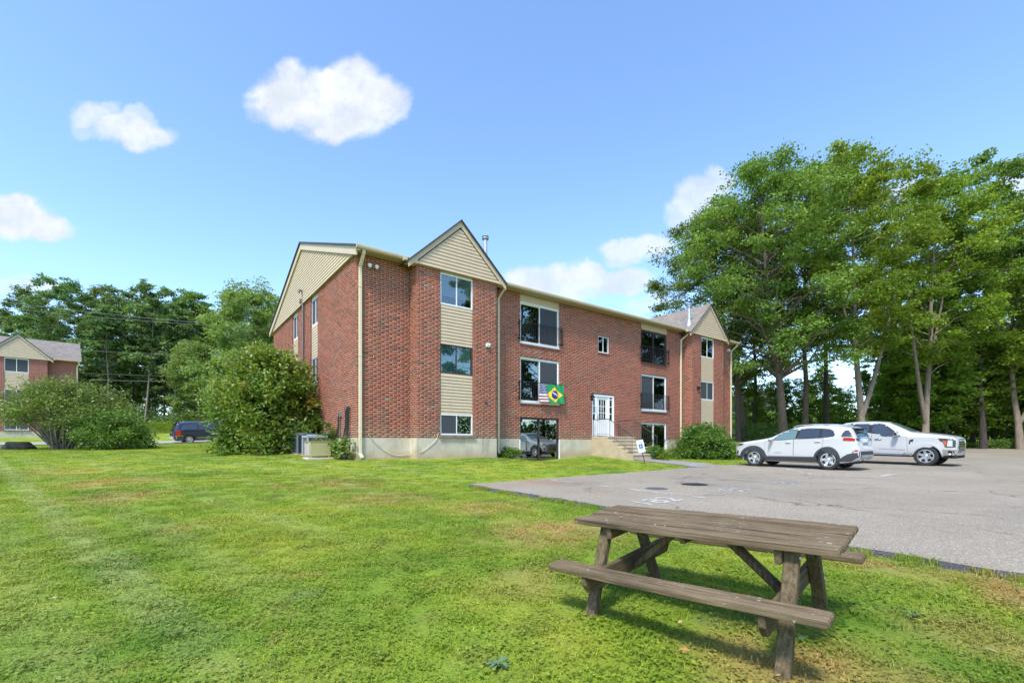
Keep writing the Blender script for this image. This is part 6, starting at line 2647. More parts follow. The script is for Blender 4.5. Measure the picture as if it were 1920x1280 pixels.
shrub('lily_plant', *px(1246, 22.6), .7, .45, 0, 16, 40, .22, M_LEAF_MAPLE, 'smaller yellow-green lily clump near the round shrub', 50, cl=.5, low=.1, aspect=.14, cat='plant')
shrub('small_shrub', *px(1262, 24.5), .7, .40, 6, 14, 60, .09, M_LEAF_BUSH, 'low green plant in the bed at the left foot of the round shrub', 51, cl=.5, low=.05, cat='plant', stem=.006)


# ------------------------------------------------------------------ grass
def grass_patch(n, h0, h1, w, seed, clover=.12):
    rng = np.random.default_rng(seed)
    V, F, T = [], [], []
    P = rng.uniform(-.27, .27, (n, 2))
    h = rng.uniform(h0, h1, n)
    th = rng.uniform(0, 2 * PI, n)
    be = rng.uniform(.15, .95, n)
    base = np.concatenate([P, np.full((n, 1), -.012)], 1)
    d = np.stack([np.cos(th), np.sin(th), np.zeros(n)], 1)
    s = np.stack([-np.sin(th), np.cos(th), np.zeros(n)], 1) * (w * rng.uniform(.6, 1.4, n))[:, None]
    z = np.array([0, 0, 1.0])
    mid = base + d * (h * be * .35)[:, None] + z * (h * .62)[:, None]
    tip = base + d * (h * be)[:, None] + z * (h * rng.uniform(.75, 1.0, n))[:, None]
    Vv = np.stack([base - s, base + s, mid + s * .8, mid - s * .8, tip], 1).reshape(-1, 3)
    i = np.arange(n) * 5
    quads = np.stack([i, i + 1, i + 2, i + 3], 1)
    tris = np.stack([i + 3, i + 2, i + 4], 1)
    tone = np.clip(rng.normal(.45, .2, n), 0, .9)
    tone[rng.random(n) < .05] = 1.0
    V = list(map(tuple, Vv))
    F = [tuple(q) for q in quads] + [tuple(q) for q in tris]
    T = list(tone) + list(tone)
    # clover and plantain leaves among the blades
    m = int(n * clover)
    for k in range(m):
        c = np.array([*rng.uniform(-.25, .25, 2), rng.uniform(.012, .035)])
        a = rng.uniform(0, 6.28)
        L = rng.uniform(.008, .018)
        u = np.array([math.cos(a), math.sin(a), rng.uniform(-.3, .3)]) * L
        v = np.array([-math.sin(a), math.cos(a), rng.uniform(-.3, .3)]) * L * .7
        b = len(V)
        V += [tuple(c - u), tuple(c + v), tuple(c + u), tuple(c - v)]
        F.append((b, b + 1, b + 2, b + 3))
        T.append(rng.uniform(.2, .75))
    me = bpy.data.meshes.new('grass_patch')
    me.from_pydata(V, [], F)
    at = me.attributes.new('tone', 'FLOAT', 'FACE')
    at.data.foreach_set('value', np.array(T, np.float32))
    me.materials.append(M_GRASS)
    return me


def scatter(name, patch, pts, yaw, scale):
    me = bpy.data.meshes.new(name)
    me.vertices.add(len(pts))
    me.vertices.foreach_set('co', np.asarray(pts, np.float32).ravel())
    a = me.attributes.new('yaw', 'FLOAT', 'POINT')
    a.data.foreach_set('value', np.asarray(yaw, np.float32))
    a = me.attributes.new('siz', 'FLOAT', 'POINT')
    a.data.foreach_set('value', np.asarray(scale, np.float32))
    o = link(name, me)
    tag(o, kind='stuff')
    src = bpy.data.objects.new('grass_patch', patch)
    g = bpy.data.node_groups.new(name, 'GeometryNodeTree')
    g.interface.new_socket('Geometry', in_out='INPUT', socket_type='NodeSocketGeometry')
    g.interface.new_socket('Geometry', in_out='OUTPUT', socket_type='NodeSocketGeometry')
    gi, go = g.nodes.new('NodeGroupInput'), g.nodes.new('NodeGroupOutput')
    m2p = g.nodes.new('GeometryNodeMeshToPoints')
    iop = g.nodes.new('GeometryNodeInstanceOnPoints')
    oi = g.nodes.new('GeometryNodeObjectInfo')
    oi.inputs['Object'].default_value = src
    na = g.nodes.new('GeometryNodeInputNamedAttribute')
    na.data_type = 'FLOAT'
    na.inputs['Name'].default_value = 'yaw'
    nb = g.nodes.new('GeometryNodeInputNamedAttribute')
    nb.data_type = 'FLOAT'
    nb.inputs['Name'].default_value = 'siz'
    cb = g.nodes.new('ShaderNodeCombineXYZ')
    L = g.links
    L.new(gi.outputs[0], m2p.inputs['Mesh'])
    L.new(m2p.outputs[0], iop.inputs['Points'])
    L.new(oi.outputs['Geometry'], iop.inputs['Instance'])
    L.new(na.outputs[0], cb.inputs[2])
    L.new(cb.outputs[0], iop.inputs['Rotation'])
    L.new(nb.outputs[0], iop.inputs['Scale'])
    L.new(iop.outputs[0], go.inputs[0])
    md = o.modifiers.new('scatter', 'NODES')
    md.node_group = g
    return o


def lawn_points(y0, y1, step, seed):
    rng = np.random.default_rng(seed)
    xs = np.arange(-1.16 * y1 - 1, 1.16 * y1 + 1, step)
    ys = np.arange(y0, y1, step)
    X, Y = np.meshgrid(xs, ys)
    X = (X + rng.uniform(-.35, .35, X.shape) * step).ravel()
    Y = (Y + rng.uniform(-.35, .35, Y.shape) * step).ravel()
    t, a = ta(X, Y)
    keep = np.abs(X) < 1.16 * Y + 1.0
    keep &= ~((t > LOT_T - .21 + .07 * np.sin(a * 5.3) * np.sin(a * 2.1 + 1)) & (a > LOT_A - .22))
    keep &= ~((t > 4.5) & (t < 6.9) & (a > 2.2) & (a < 6.3))
    keep &= ~((t > -7.7) & (t < 18.8) & (a < .28) & (a > -16))
    keep &= ~((t > -5.7) & (t < -1.5) & (a < .86) & (a > -1))
    keep &= ~((t > 12.5) & (t < 16.7) & (a < .86) & (a > -1))
    keep &= ~((t > 4.4) & (t < 6.9) & (a > -.5) & (a < 2.9))
    # the road
    px_, py_ = X + 26.6, Y - 37.0
    w = px_ * -.604 + py_ * .797
    keep &= w < -.15
    X, Y = X[keep], Y[keep]
    Z = terr(X, Y)
    return np.stack([X, Y, Z], 1), rng.uniform(0, 6.28, len(X)), rng.uniform(.8, 1.2, len(X))


scatter('grass', grass_patch(640, .018, .046, .0032, 1, .25), *lawn_points(1.9, 6.5, .42, 1))
def clover_patch(n, seed):
    r = np.random.default_rng(seed)
    V, F, T = [], [], []
    for k in range(n):
        c = np.array([*r.normal(0, .13, 2), r.uniform(.02, .055)])
        a0 = r.uniform(0, 6.28)
        for q in range(3):
            a = a0 + q * 2.094
            L = r.uniform(.008, .014)
            d = np.array([math.cos(a), math.sin(a), r.uniform(-.1, .35)])
            e = np.array([-math.sin(a), math.cos(a), 0])
            b = len(V)
            V += [tuple(c), tuple(c + d * L * .6 + e * L * .5), tuple(c + d * L * 1.15), tuple(c + d * L * .6 - e * L * .5)]
            F.append((b, b + 1, b + 2, b + 3))
            T.append(r.uniform(.15, .85))
    me = bpy.data.meshes.new('clover_patch')
    me.from_pydata(V, [], F)
    at = me.attributes.new('tone', 'FLOAT', 'FACE')
    at.data.foreach_set('value', np.array(T, np.float32))
    me.materials.append(M_GRASS)
    return me


def tuft_patch(n, seed):
    r = np.random.default_rng(seed)
    V, F, T = [], [], []
    for k in range(n):
        a = r.uniform(0, 6.28)
        c = np.array([*r.normal(0, .028, 2), -.01])
        d = np.array([math.cos(a), math.sin(a), 0])
        e = np.array([-d[1], d[0], 0]) * r.uniform(.0016, .0030)
        h = r.uniform(.045, .105)
        b = r.uniform(.2, .9)
        m1 = c + d * h * b * .35 + np.array([0, 0, h * .65])
        m2 = c + d * h * b + np.array([0, 0, h * r.uniform(.7, 1.0)])
        q = len(V)
        V += [tuple(c - e), tuple(c + e), tuple(m1 + e * .8), tuple(m1 - e * .8), tuple(m2)]
        F += [(q, q + 1, q + 2, q + 3), (q + 3, q + 2, q + 4)]
        t_ = r.uniform(.25, .95)
        T += [t_, t_]
    me = bpy.data.meshes.new('tuft_patch')
    me.from_pydata(V, [], F)
    at = me.attributes.new('tone', 'FLOAT', 'FACE')
    at.data.foreach_set('value', np.array(T, np.float32))
    me.materials.append(M_GRASS)
    return me


_tp, _ty, _ts = lawn_points(2.0, 10.0, .40, 18)
_tk = np.random.default_rng(6).random(len(_tp)) < .30
_er = np.random.default_rng(16)
_ea = LOT_A + _er.uniform(0, 11.5, 170)
_ex, _ey = xy(LOT_T - .10 - np.abs(_er.normal(0, .06, 170)), _ea)
_tp = np.concatenate([_tp[_tk], np.stack([_ex, _ey, terr(_ex, _ey) + .02], 1)])
_ty = np.concatenate([_ty[_tk], _er.uniform(0, 6.28, 170)])
_ts = np.concatenate([_ts[_tk] * .8, _er.uniform(.6, 1.3, 170)])
scatter('grass_tufts', tuft_patch(48, 3), _tp, _ty, _ts)
_cp, _cy, _cs = lawn_points(2.0, 9.0, .55, 8)
_ck = np.random.default_rng(3).random(len(_cp)) < .38
scatter('clover', clover_patch(150, 4), _cp[_ck], _cy[_ck], _cs[_ck] * 1.15)
scatter('grass', grass_patch(440, .018, .046, .0042, 2), *lawn_points(6.5, 13, .44, 2))
scatter('grass', grass_patch(220, .02, .05, .006, 3, .05), *lawn_points(13, 37, .52, 3))


# ------------------------------------------------------------------ picnic table
def wood_mat(name, c0, c1, axis=0, flecks=True, seed=0.0):
    m = bpy.data.materials.new(name)
    m.use_nodes = True
    t = NT(m.node_tree)
    bs = t.n['Principled BSDF']
    tc = t.node('ShaderNodeTexCoord')
    oi = t.node('ShaderNodeObjectInfo')
    ofs = t.node('ShaderNodeCombineXYZ')
    for k in range(3):
        t.l.new(t.math('MULTIPLY', oi.outputs['Random'], 7.3 + k), ofs.inputs[k])
    v = t.vmath('ADD', tc.outputs['Object'], ofs.outputs[0]).outputs[0]
    st = [34.0, 34.0, 34.0]
    st[axis] = 1.3
    g = t.noise(t.vmath('MULTIPLY', v, st).outputs[0], 1.6, 6.0, .68).outputs['Fac']
    col = t.ramp(g, [(.30, tuple(k * .50 for k in c0)), (.45, c0), (.60, c1), (.75, tuple(min(1, k * 1.35) for k in c1))])
    b = t.noise(v, 2.2, 3.0, .6).outputs['Fac']
    col = t.mix(1.0, col, t.ramp(b, [(.3, .72), (.7, 1.18)]), 'MULTIPLY')
    # green-brown algae film
    al = t.noise(v, 3.1, 4.0, .7).outputs['Fac']
    col = t.mix(t.math('MULTIPLY', t.sstep(al, .52, .72), .35), col, (.085, .075, .035))
    if flecks:
        st2 = [26.0, 26.0, 26.0]
        st2[axis] = 9.0
        f1 = t.noise(t.vmath('MULTIPLY', v, st2).outputs[0], 3.0, 2.0, .5).outputs['Fac']
        f2 = t.noise(v, 3.5, 3.0, .6).outputs['Fac']
        fl = t.math('MULTIPLY', t.sstep(f1, .655, .70), t.sstep(f2, .46, .62))
        col = t.mix(fl, col, (.50, .47, .41))
        f3 = t.noise(v, 16.0, 3.0, .6).outputs['Fac']
        col = t.mix(t.sstep(f3, .70, .735), col, (.55, .53, .48))
    t.l.new(col, bs.inputs['Base Color'])
    bs.inputs['Roughness'].default_value = .85
    bs.inputs['Specular IOR Level'].default_value = .25
    bp = t.node('ShaderNodeBump')
    bp.inputs['Strength'].default_value = .8
    bp.inputs['Distance'].default_value = .004
    t.l.new(g, bp.inputs['Height'])
    t.l.new(bp.outputs[0], bs.inputs['Normal'])
    return m


def picnic_table():
    mt = wood_mat('weathered_boards', (.120, .084, .046), (.205, .152, .090), 0)
    mv = wood_mat('weathered_timber', (.100, .072, .038), (.165, .122, .068), 2, False)
    mx = wood_mat('weathered_crossbeam', (.10, .070, .038), (.155, .112, .064), 1, False)
    root = empty('picnic_table', (1.46, 3.55, 0), 0, 'weathered brown wooden picnic table with attached benches on the lawn', 'picnic table')
    yaw, roll = -.757, .08
    u = Vector((math.cos(yaw) , math.sin(yaw), .01)).normalized()
    v = Vector((-math.sin(yaw) * math.cos(roll), math.cos(yaw) * math.cos(roll), math.sin(roll))).normalized()
    n = u.cross(v).normalized()
    v = n.cross(u)
    root.matrix_world = Matrix(((u.x, v.x, n.x, 1.46), (u.y, v.y, n.y, 3.55), (u.z, v.z, n.z, 0.0), (0, 0, 0, 1)))
    L, Wt, hT, hB = 1.83, .70, .73, .45
    rr = np.random.default_rng(4)

    def plank(name, x0, x1, y0, y1, z0, z1, m, warp=.004):
        mb = MB()
        N = 14
        vs = []
        j = rr.normal(0, .0022, (N + 1, 4))
        ph = rr.uniform(0, 6)
        for i in range(N + 1):
            x = x0 + (x1 - x0) * i / N
            w = warp * math.sin(ph + i * .35)
            vs += [(x, y0 + j[i, 0], z0 + w), (x, y1 + j[i, 1], z0 + w), (x, y1 + j[i, 2], z1 + w), (x, y0 + j[i, 3], z1 + w)]
        fs = []
        for i in range(N):
            for k in range(4):
                fs.append((4 * i + k, 4 * (i + 1) + k, 4 * (i + 1) + (k + 1) % 4, 4 * i + (k + 1) % 4))
        fs += [(0, 1, 2, 3), (4 * N + 3, 4 * N + 2, 4 * N + 1, 4 * N)]
        mb.add(vs, fs)
        me = mb.mesh(name)
        bm = bmesh.new()
        bm.from_mesh(me)
        lo = [e for e in bm.edges if len(e.link_faces) == 2 and e.link_faces[0].normal.dot(e.link_faces[1].normal) < .6]
        bmesh.ops.bevel(bm, geom=lo, offset=.006, segments=2, affect='EDGES', clamp_overlap=True)
        bm.to_mesh(me)
        bm.free()
        me.polygons.foreach_set('use_smooth', [True] * len(me.polygons))
        me.set_sharp_from_angle(angle=rad(40))
        return link(name, me, root, m)
    # five top boards, the gap before the far one is wider
    edges = [(-.354, -.222), (-.213, -.081), (-.070, .060), (.072, .200), (.226, .358)]
    for i, (a, b) in enumerate(edges):
        plank('tabletop_board', -L / 2 + rr.uniform(-.006, .006), L / 2 + rr.uniform(-.008, .008), a, b, hT - .038, hT + rr.uniform(-.002, .003), mt)
    for (a, b) in ((-.715, -.54), (.54, .715)):
        plank('bench_board', -L / 2, L / 2 + .003, a, b, hB - .040, hB, mt, .006)
    for s in (-1, 1):
        x = s * .66
        for e in (-1, 1):
            mb = MB()
            p, q = Vector((x, e * .60, -.10)), Vector((x, e * .235, hT - .042))
            mb.beam(p, q, .084, .062, up=(0, 1, 0))
            mb.build('leg', mv, root, bevel=.006)
        xb = x - s * .063
        mb = MB()
        mb.prism([(-.70, hB - .045), (-.70, hB - .11), (-.64, hB - .185), (.64, hB - .185), (.70, hB - .11), (.70, hB - .045)], 0, .04)
        me = mb.mesh('bench_beam', bevel=.005)
        o = link('bench_beam', me, root, wood_mat('weathered_bench_beam', (.10, .070, .038), (.155, .112, .064), 0, False) if s < 0 else bpy.data.materials['weathered_bench_beam'])
        o.rotation_euler = (0, 0, PI / 2)
        o.location = (xb + .02, 0, 0)
        mb = MB()
        mb.box(xb - .02, xb + .02, -.33, .33, hT - .13, hT - .041)
        mb.build('top_cleat', mx, root, bevel=.005)
        mb = MB()
        mb.beam((xb - s * .05, 0, hB - .14), (s * .14, 0, hT - .05), .045, .085, up=(0, 1, 0))
        mb.build('brace', mv, root, bevel=.005)
        # bolt heads
        for e in (-1, 1):
            b = MB()
            for zz, yy in ((hB - .08, .395), (hB - .14, .425), (hT - .09, .27)):
                b.lathe([(.011, 0), (.011, .008), (0, .010)], 8, (0, 0, 0), 'y')
                kk = len(b.v) - 24
                for i in range(kk, len(b.v)):
                    a_, h_, c_ = b.v[i]
                    b.v[i] = (x + s * (.043 + h_), e * yy + a_, zz + c_)
            b.build('bolt_heads', M_STEEL, root)
    mb = MB()
    mb.box(-.02, .02, -.33, .33, hT - .085, hT - .041)
    mb.build('top_cleat', mx, root, bevel=.005)


picnic_table()


# ------------------------------------------------------------------ small things around the building
def ac_box():
    x, y = px(596, 16.7)
    root = empty('air_conditioner', (x, y, gz(x, y)), YAW + .05, 'beige boxy air conditioner on a pale pad at the gable corner', 'air conditioner')
    mtan = mat('beige_enamel', (.42, .37, .17), .5, noise=.06, nscale=2)
    mgr = mat('faded_beige_panel', (.40, .36, .32), .55, noise=.15, nscale=3)
    b = MB()
    b.box(-.36, .36, -.30, .30, .10, .60)
    b.build('cabinet', mtan, root, bevel=.012)
    b = MB()
    b.box(-.375, -.362, -.285, .285, .12, .575)
    b.build('side_panel', mgr, root, bevel=.004)
    b = MB()
    b.box(-.375, .375, -.315, .315, .602, .622)
    b.build('lid', mtan, root, bevel=.008)
    b = MB()
    b.box(-.378, -.368, -.10, .10, .55, .575)
    b.build('grip', M_SEAM, root)
    for xx in (-.33, .27):
        b = MB()
        b.box(xx, xx + .06, -.28, .28, .05, .10)
        b.build('foot', mtan, root)
    b = MB()
    b.box(-.44, .44, -.36, .36, -.06, .05)
    b.build('pad', mat('pale_pad', (.50, .45, .36), .9, noise=.15), root, bevel=.01)


ac_box()


def condenser(s_, out, w, h, label, col, seed):
    """grey condenser unit near the gable wall: s_ along the wall from the corner, out from it"""
    c = np.array(O2) + D2 * (-7.447 - out) - N2 * s_
    root = empty('condenser', (c[0], c[1], gz(*c)), YAW + .03 * seed, label, 'air conditioner')
    m = mat('condenser_grey_%d' % seed, col, .5, noise=.08)
    md = mat('condenser_dark_%d' % seed, tuple(k * .35 for k in col), .7)
    b = MB()
    b.box(-w / 2 + .03, w / 2 - .03, -w / 2 + .03, w / 2 - .03, .05, h - .05)
    b.build('coil', md, root)
    for k in range(9):
        z = .08 + (h - .18) * k / 8
        l = MB()
        l.box(-w / 2, w / 2, -w / 2, w / 2, z, z + .018)
        l.build('louvre', m, root, bevel=.004)
    for sx in (-1, 1):
        for sy in (-1, 1):
            p = MB()
            p.box(sx * w / 2 - .03, sx * w / 2 + .03, sy * w / 2 - .03, sy * w / 2 + .03, .02, h)
            p.build('corner_post', m, root, bevel=.01)
    t = MB()
    n = 24
    t.box(-w / 2 - .03, w / 2 + .03, -w / 2 - .03, w / 2 + .03, h - .09, h - .01)
    t.lathe([(w * .42, h - .01), (w * .42, h + .015), (w * .40, h + .02), (w * .38, h - .008)], n)
    for k in range(12):
        a = PI * k / 12
        t.beam((-math.cos(a) * w * .4, -math.sin(a) * w * .4, h + .012), (math.cos(a) * w * .4, math.sin(a) * w * .4, h + .012), .006, .006)
    t.build('fan_guard', m, root, bevel=0)
    b = MB()
    b.box(-w / 2 - .06, w / 2 + .06, -w / 2 - .06, w / 2 + .06, -.08, .03)
    b.build('pad', M_CONC, root)


condenser(2.55, .75, .70, .78, 'light grey condenser unit nearer the building corner', (.33, .36, .38), 1)
condenser(3.75, .85, .72, .84, 'darker grey condenser unit farther along the gable wall', (.16, .19, .21), 2)


def plant_pot():
    x, y = px(645, 16.5)
    b = MB()
    b.lathe([(0, 0), (.13, 0), (.17, .24), (.185, .24), (.185, .27), (.165, .27), (.155, .22), (0, .21)], 20)
    o = b.build('plant_pot', mat('dark_pot', (.035, .035, .038), .5), None, smooth=40)
    o.location = (x, y, gz(x, y))
    tag(o, 'dark plastic plant pot under the yellow-green plant by the corner', 'plant pot')


plant_pot()


def handicap_sign():
    x, y = px(1209.5, 20.3)
    root = empty('parking_sign', (x, y, gz(x, y)), 0, 'small leaning white and blue wheelchair parking sign on a dark stake in the grass', 'sign')
    root.rotation_euler = (rad(2), rad(-14), 0)
    b = MB()
    b.box(-.016, .016, -.006, .012, -.25, .60)
    b.build('stake', mat('dark_stake', (.03, .025, .02), .7), root)
    mw = mat('sign_white', (.72, .80, .80), .4)
    mb_ = mat('sign_blue', (.012, .045, .22), .4)
    ml = mat('sign_pale_blue', (.25, .55, .68), .4)
    p = MB()
    p.box(-.15, .15, -.012, -.007, .52, 1.06)
    pl = p.build('sign_plate', mw, root, bevel=.002)
    q = MB()
    q.box(-.085, .085, -.0145, -.0125, .70, .89)
    q.build('symbol_panel', mb_, pl)
    # wheelchair user: head, back, seat, leg and wheel
    s = MB()
    yy = -.0165
    s.add([(.014 * math.cos(a) - .012, yy, .868 + .014 * math.sin(a)) for a in np.linspace(0, 2 * PI, 12, endpoint=False)], [tuple(range(12))])
    s.add([(-.020, yy, .85), (-.002, yy, .85), (.0, yy, .795), (.045, yy, .795), (.062, yy, .735), (.045, yy, .73), (.034, yy, .778), (-.018, yy, .778)], [tuple(range(8))])
    ring = []
    for rr_ in (.046, .034):
        ring.append([(rr_ * math.cos(a) - .010, yy, .768 + rr_ * math.sin(a)) for a in np.linspace(-2.0 * PI * .72, .1 - .9, 20)])
    vs = ring[0] + ring[1]
    s.add(vs, [(i, i + 1, 20 + i + 1, 20 + i) for i in range(19)])
    s.build('wheelchair_symbol', mw, pl)
    for k, (w_, z, m) in enumerate(((.20, 1.005, ml), (.22, .965, ml), (.16, .93, ml), (.18, .665, mb_), (.14, .60, ml))):
        l = MB()
        l.box(-w_ / 2, w_ / 2, -.0145, -.0125, z - .008, z + .008)
        l.build('sign_line', m, pl)


handicap_sign()


def boulder(x, y, sx_, sy_, sz_, label, seed):
    bm = bmesh.new()
    bmesh.ops.create_icosphere(bm, subdivisions=4, radius=1)
    r = np.random.default_rng(seed)
    ph = r.uniform(0, 6, 12)
    for v in bm.verts:
        d = v.co.normalized()
        k = 1 + .10 * math.sin(3.1 * d.x + ph[0]) * math.cos(2.7 * d.y + ph[1]) + .07 * math.sin(6.3 * d.z + 4 * d.x + ph[2]) + .04 * math.sin(13 * d.y + ph[3]) * math.sin(11 * d.x + ph[4])
        v.co = Vector((max(-.9, min(.92, d.x * k)) * sx_, d.y * k * sy_, max(-.5, min(.72, d.z * k)) * sz_))
    me = bpy.data.meshes.new('boulder')
    bm.to_mesh(me)
    bm.free()
    me.polygons.foreach_set('use_smooth', [True] * len(me.polygons))
    me.set_sharp_from_angle(angle=rad(30))
    o = link('boulder', me, None, mat('dark_rock', (.035, .032, .028), .9, noise=.5, nscale=5, bump=1.0, bscale=9))
    o.location = (x, y, gz(x, y) + .05)
    o.rotation_euler = (0, 0, .1)
    tag(o, label, 'boulder')


boulder(*px(34, 25.2), .78, .5, .50, 'long dark flat-topped boulder on the left lawn before the road', 3)


def gravel_edge():
    """loose stones along the broken rim of the lot"""
    r = np.random.default_rng(21)
    base = np.array([(1, 0, 0), (-1, 0, 0), (0, 1, 0), (0, -1, 0), (0, 0, .7), (0, 0, -.7)])
    fc = np.array([(0, 2, 4), (2, 1, 4), (1, 3, 4), (3, 0, 4), (2, 0, 5), (1, 2, 5), (3, 1, 5), (0, 3, 5)])
    n = 2600
    a = LOT_A + (r.random(n) ** 1.0) * 12
    t_ = LOT_T - .10 + r.normal(0, .075, n)
    X, Y = xy(t_, a)
    on = t_ > LOT_T
    Z = np.where(on, zlot(Y), np.maximum(terr(X, Y) + .004, zlot(Y) - .05 - (LOT_T - t_) * .4))
    V, F, T = [], [], []
    for k in range(n):
        q = base * r.uniform(.004, .013) * r.uniform(.7, 1.3, 3) + r.normal(0, .001, (6, 3))
        V.append(q + np.array([X[k], Y[k], Z[k] + .003]))
        F.append(fc + 6 * k)
    o = link('gravel', mesh_np('gravel', np.concatenate(V), np.concatenate(F)), None, mat('edge_gravel', (.10, .10, .10), .9, noise=.6, nscale=30))
    tag(o, kind='stuff')


gravel_edge()


def weed_rosette(xp, yp, r_, n, m, label):
    Y = 877 * EYE / (yp - 831.0)
    for _ in range(6):
        x = (xp - 960) / 877 * Y
        Y = 877 * (EYE - gz(x, Y) - .03) / (yp - 831.0)
    x = (xp - 960) / 877 * Y
    root = empty('weed', (x, Y, gz(x, Y) + .01), 0, label, 'weed')
    r = np.random.default_rng(int(xp))
    for k in range(n):
        th = k * 2.4 + r.normal(0, .2)
        L = r_ * r.uniform(.7, 1.1)
        w = L * .32
        pts = []
        for (f, ww, z) in ((0, .15, 0), (.3, .8, .45), (.65, 1.0, .55), (.9, .6, .35), (1.0, .05, .22)):
            pts.append((f, ww, z))
        V, F = [], []
        for f, ww, z in pts:
            for sgn in (-1, 0, 1):
                V.append((f * L, sgn * w * ww * .5, z * L * .55 + (abs(sgn) * .12 * w) + .005))
        for i in range(4):
            for j in range(2):
                F.append((3 * i + j, 3 * (i + 1) + j, 3 * (i + 1) + j + 1, 3 * i + j + 1))
        me = bpy.data.meshes.new('leaf')
        me.from_pydata(V, [], F)
        me.polygons.foreach_set('use_smooth', [True] * len(F))
        o = link('leaf', me, root, m)
        o.rotation_euler = (0, r.normal(0, .15), th)


_mw = mat('weed_leaf', (.10, .17, .085), .6, noise=.3, nscale=20)
_mg = mat('plantain_leaf', (.13, .24, .05), .55, noise=.25, nscale=20)
weed_rosette(932, 1243, .085, 11, _mw, 'grey-green weed rosette in the lawn left of the picnic table')
weed_rosette(1710, 1150, .06, 8, _mw, 'small dark weed in the grass right of the picnic table')


# flag over the middle left balcony rail
def flag():
    cols = {'blue': (.020, .028, .17), 'white': (.74, .72, .72), 'red': (.33, .018, .045), 'green': (.012, .27, .085), 'yellow': (.80, .58, .03), 'disc': (.035, .03, .22)}
    ms = [mat('flag_' + k, c, .8) for k, c in cols.items()]
    ix = {k: i for i, k in enumerate(cols)}
    nx, nz = 132, 84
    w, h = 1.55, .92
    V, F, MI = [], [], []
    for i in range(nx + 1):
        for j in range(nz + 1):
            u, v = i / nx, j / nz
            drape = .035 * math.sin(u * 17 + v * 2) * (.25 + .75 * (1 - v)) + .02 * math.sin(u * 31 + v * 5)
            sag = -.035 * abs(math.sin(u * PI * 2.0 + .3)) * v
            V.append((u * w + .012 * math.sin(v * 9 + u * 4), -.145 + drape - .03 * (1 - v), v * h + sag + .03 * u * (1 - v)))

    def colour(u, v):
        # stars and stripes on the left third, running into the Brazilian field
        edge = .36 + .05 * math.sin(v * 5 + .5)
        cx, cz = .62, .46
        dx, dz = (u - cx) * w, (v - cz) * h
        in_disc = dx * dx + dz * dz < .215 ** 2
        rh = abs(dx) / .46 + abs(dz) / .40 < 1
        if in_disc:
            b = dz - (.10 - .55 * (dx + .25) ** 2 - .22 * (dx + .1))
            if abs(b) < .030:
                return 'white'
            return 'disc'
        if rh:
            return 'yellow'
        if u < edge:
            if v > .46 and u < .33:
                a, b = u * w / .078, v * h / .078
                r_ = math.floor(b)
                fa = (a + .5 * (r_ % 2)) % 1 - .5
                fb = b % 1 - .5
                return 'white' if fa * fa + fb * fb < .075 else 'blue'
            return 'red' if int(v * 13) % 2 == 0 else 'white'
        return 'green'
    for i in range(nx):
        for j in range(nz):
            a = i * (nz + 1) + j
            F.append((a, a + nz + 1, a + nz + 2, a + 1))
            MI.append(ix[colour((i + .5) / nx, (j + .5) / nz)])
    me = bpy.data.meshes.new('flag')
    me.from_pydata(V, [], F)
    me.polygons.foreach_set('material_index', MI)
    me.polygons.foreach_set('use_smooth', [True] * len(F))
    o = link('flag', me, None, ms)
    x, y = xy(.98, 0)
    o.location = (x, y, 3.20)
    o.rotation_euler = (0, 0, YAW)
    tag(o, 'stars and stripes flag joined to a green, yellow and blue one on the balcony', 'flag')


flag()


# overhead wires on the left
def wire(p, q, sag, r, label):
    p, q = Vector(p), Vector(q)
    pts = [p.lerp(q, k / 16) - Vector((0, 0, sag * 4 * (k / 16) * (1 - k / 16))) for k in range(17)]
    b = MB()
    b.tube(pts, r, 5)
    o = b.build('power_line', mat('grey_wire', (.13, .135, .13), .6), None, smooth=60)
    tag(o, label, 'power line', 'overhead wires at the left')


def wp(xp, yp, Y):
    x, y = px(xp, Y)
    return (x, y, EYE + (831 - yp) / 877.0 * Y)


wire(wp(-60, 557, 55), wp(430, 609, 57),    .25, .022, 'topmost of the overhead wires at the left')
wire(wp(-60, 569, 55), wp(430, 612, 57), .25, .018, 'second overhead wire from the top at the left')
wire(wp(-60, 642, 52), wp(430, 668, 56), .2, .014, 'third overhead wire from the top, level with the neighbouring roof')
wire(wp(-60, 688, 53), wp(430, 708, 56), .15, .016, 'fourth overhead wire from the top, above the lowest pair')
wire(wp(-60, 704, 53), wp(430, 716, 56), .15, .024, 'lowest overhead wire at the left')


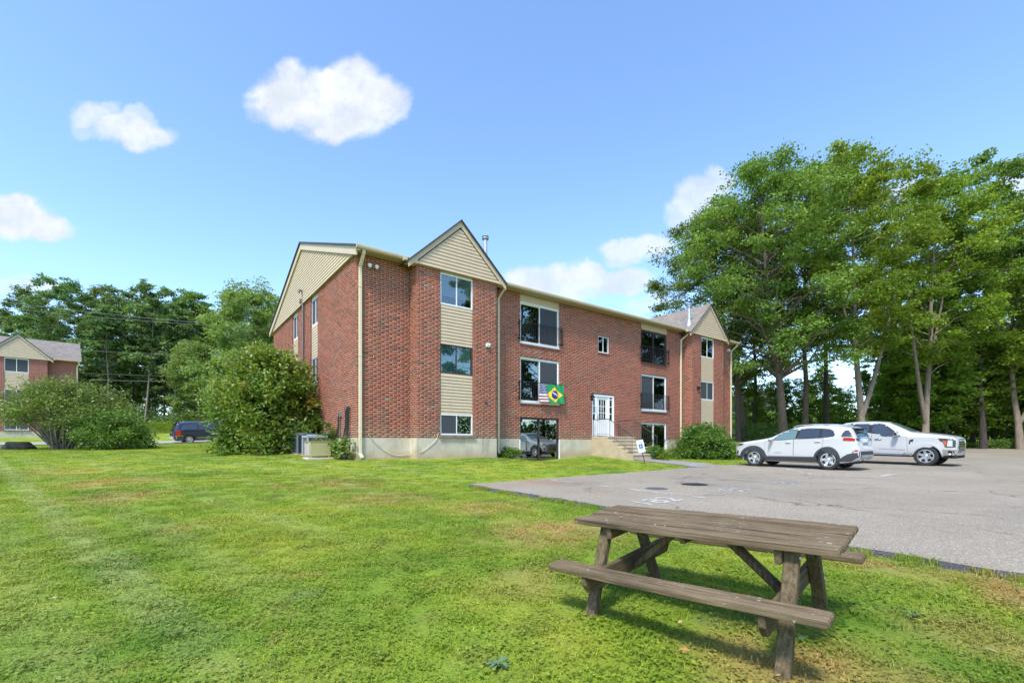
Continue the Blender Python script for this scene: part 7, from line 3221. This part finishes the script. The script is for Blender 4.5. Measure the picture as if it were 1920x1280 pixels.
def grey_house():
    x, y = px(1440, 78)
    root = empty('house', (x, y, gz(x, y)), .3, 'pale grey house glimpsed between the trunks right of the building', 'house')
    ms = mat('grey_clapboard', (.42, .43, .46), .7)
    b = MB()
    b.box(-4, 4, 0, 7, -.5, 5.2)
    b.build('wall', ms, root)
    r = MB()
    r.prism([(-4.5, 5.1), (4.5, 5.1), (0, 7.8)], -.4, 7.4)
    r.build('roof', mat('grey_roof', (.12, .12, .13), .9), root)
    for xx in (-2.6, 0, 2.6):
        for zz in (1.0, 3.4):
            w = MB()
            w.box(xx - .55, xx + .55, -.05, .02, zz, zz + 1.4)
            f = w.build('window', M_WHITE, root)
            p = MB()
            p.box(xx - .45, xx + .45, -.06, -.052, zz + .1, zz + 1.3)
            p.build('pane', M_DARKROOM, f)


grey_house()


# fallen leaves on the near lawn
def fallen_leaf(xp, yp, size, rz, m, label):
    # on the ground below that column and row
    Y = 877 * EYE / (yp - 831.0)
    for _ in range(6):
        x = (xp - 960) / 877 * Y
        Y = 877 * (EYE - gz(x, Y) - .03) / (yp - 831.0)
    x = (xp - 960) / 877 * Y
    n = 8
    pts = [(-.5, 0), (-.3, .16), (0, .24), (.3, .15), (.5, 0), (.3, -.15), (0, -.22), (-.3, -.15)]
    V = [(a * size, b * size, .02 * size * math.sin(a * 7) + abs(b) * size * .5) for a, b in pts]
    me = bpy.data.meshes.new('fallen_leaf')
    me.from_pydata(V, [], [tuple(range(n))])
    bm = bmesh.new()
    bm.from_mesh(me)
    bmesh.ops.triangulate(bm, faces=bm.faces)
    bmesh.ops.solidify(bm, geom=bm.faces, thickness=.001)
    bm.to_mesh(me)
    bm.free()
    o = link('fallen_leaf', me, None, m)
    o.location = (x, Y, gz(x, Y) + .04)
    o.rotation_euler = (.15, -.1, rz)
    tag(o, label, 'leaf', 'fallen leaves on the lawn')


_lt = mat('dry_leaf', (.42, .30, .16), .8, noise=.2)
_lo = mat('orange_leaf', (.45, .20, .07), .8, noise=.2)
_lg = mat('green_leaf', (.045, .10, .035), .6)
fallen_leaf(1276, 1168, .055, .5, _lt, 'pale tan fallen leaf under the near bench of the picnic table')
fallen_leaf(1283, 1221, .075, -.6, _lo, 'orange-brown fallen leaf on the grass in front of the picnic table')
fallen_leaf(1506, 1199, .085, .2, _lg, 'broad green leaf on the grass at the right leg of the picnic table')
fallen_leaf(1857, 1222, .075, 2.2, _lt, 'curled yellowish leaf on the grass at the right')
fallen_leaf(100, 1123, .06, .1, _lt, 'pale bare scrap on the left lawn')
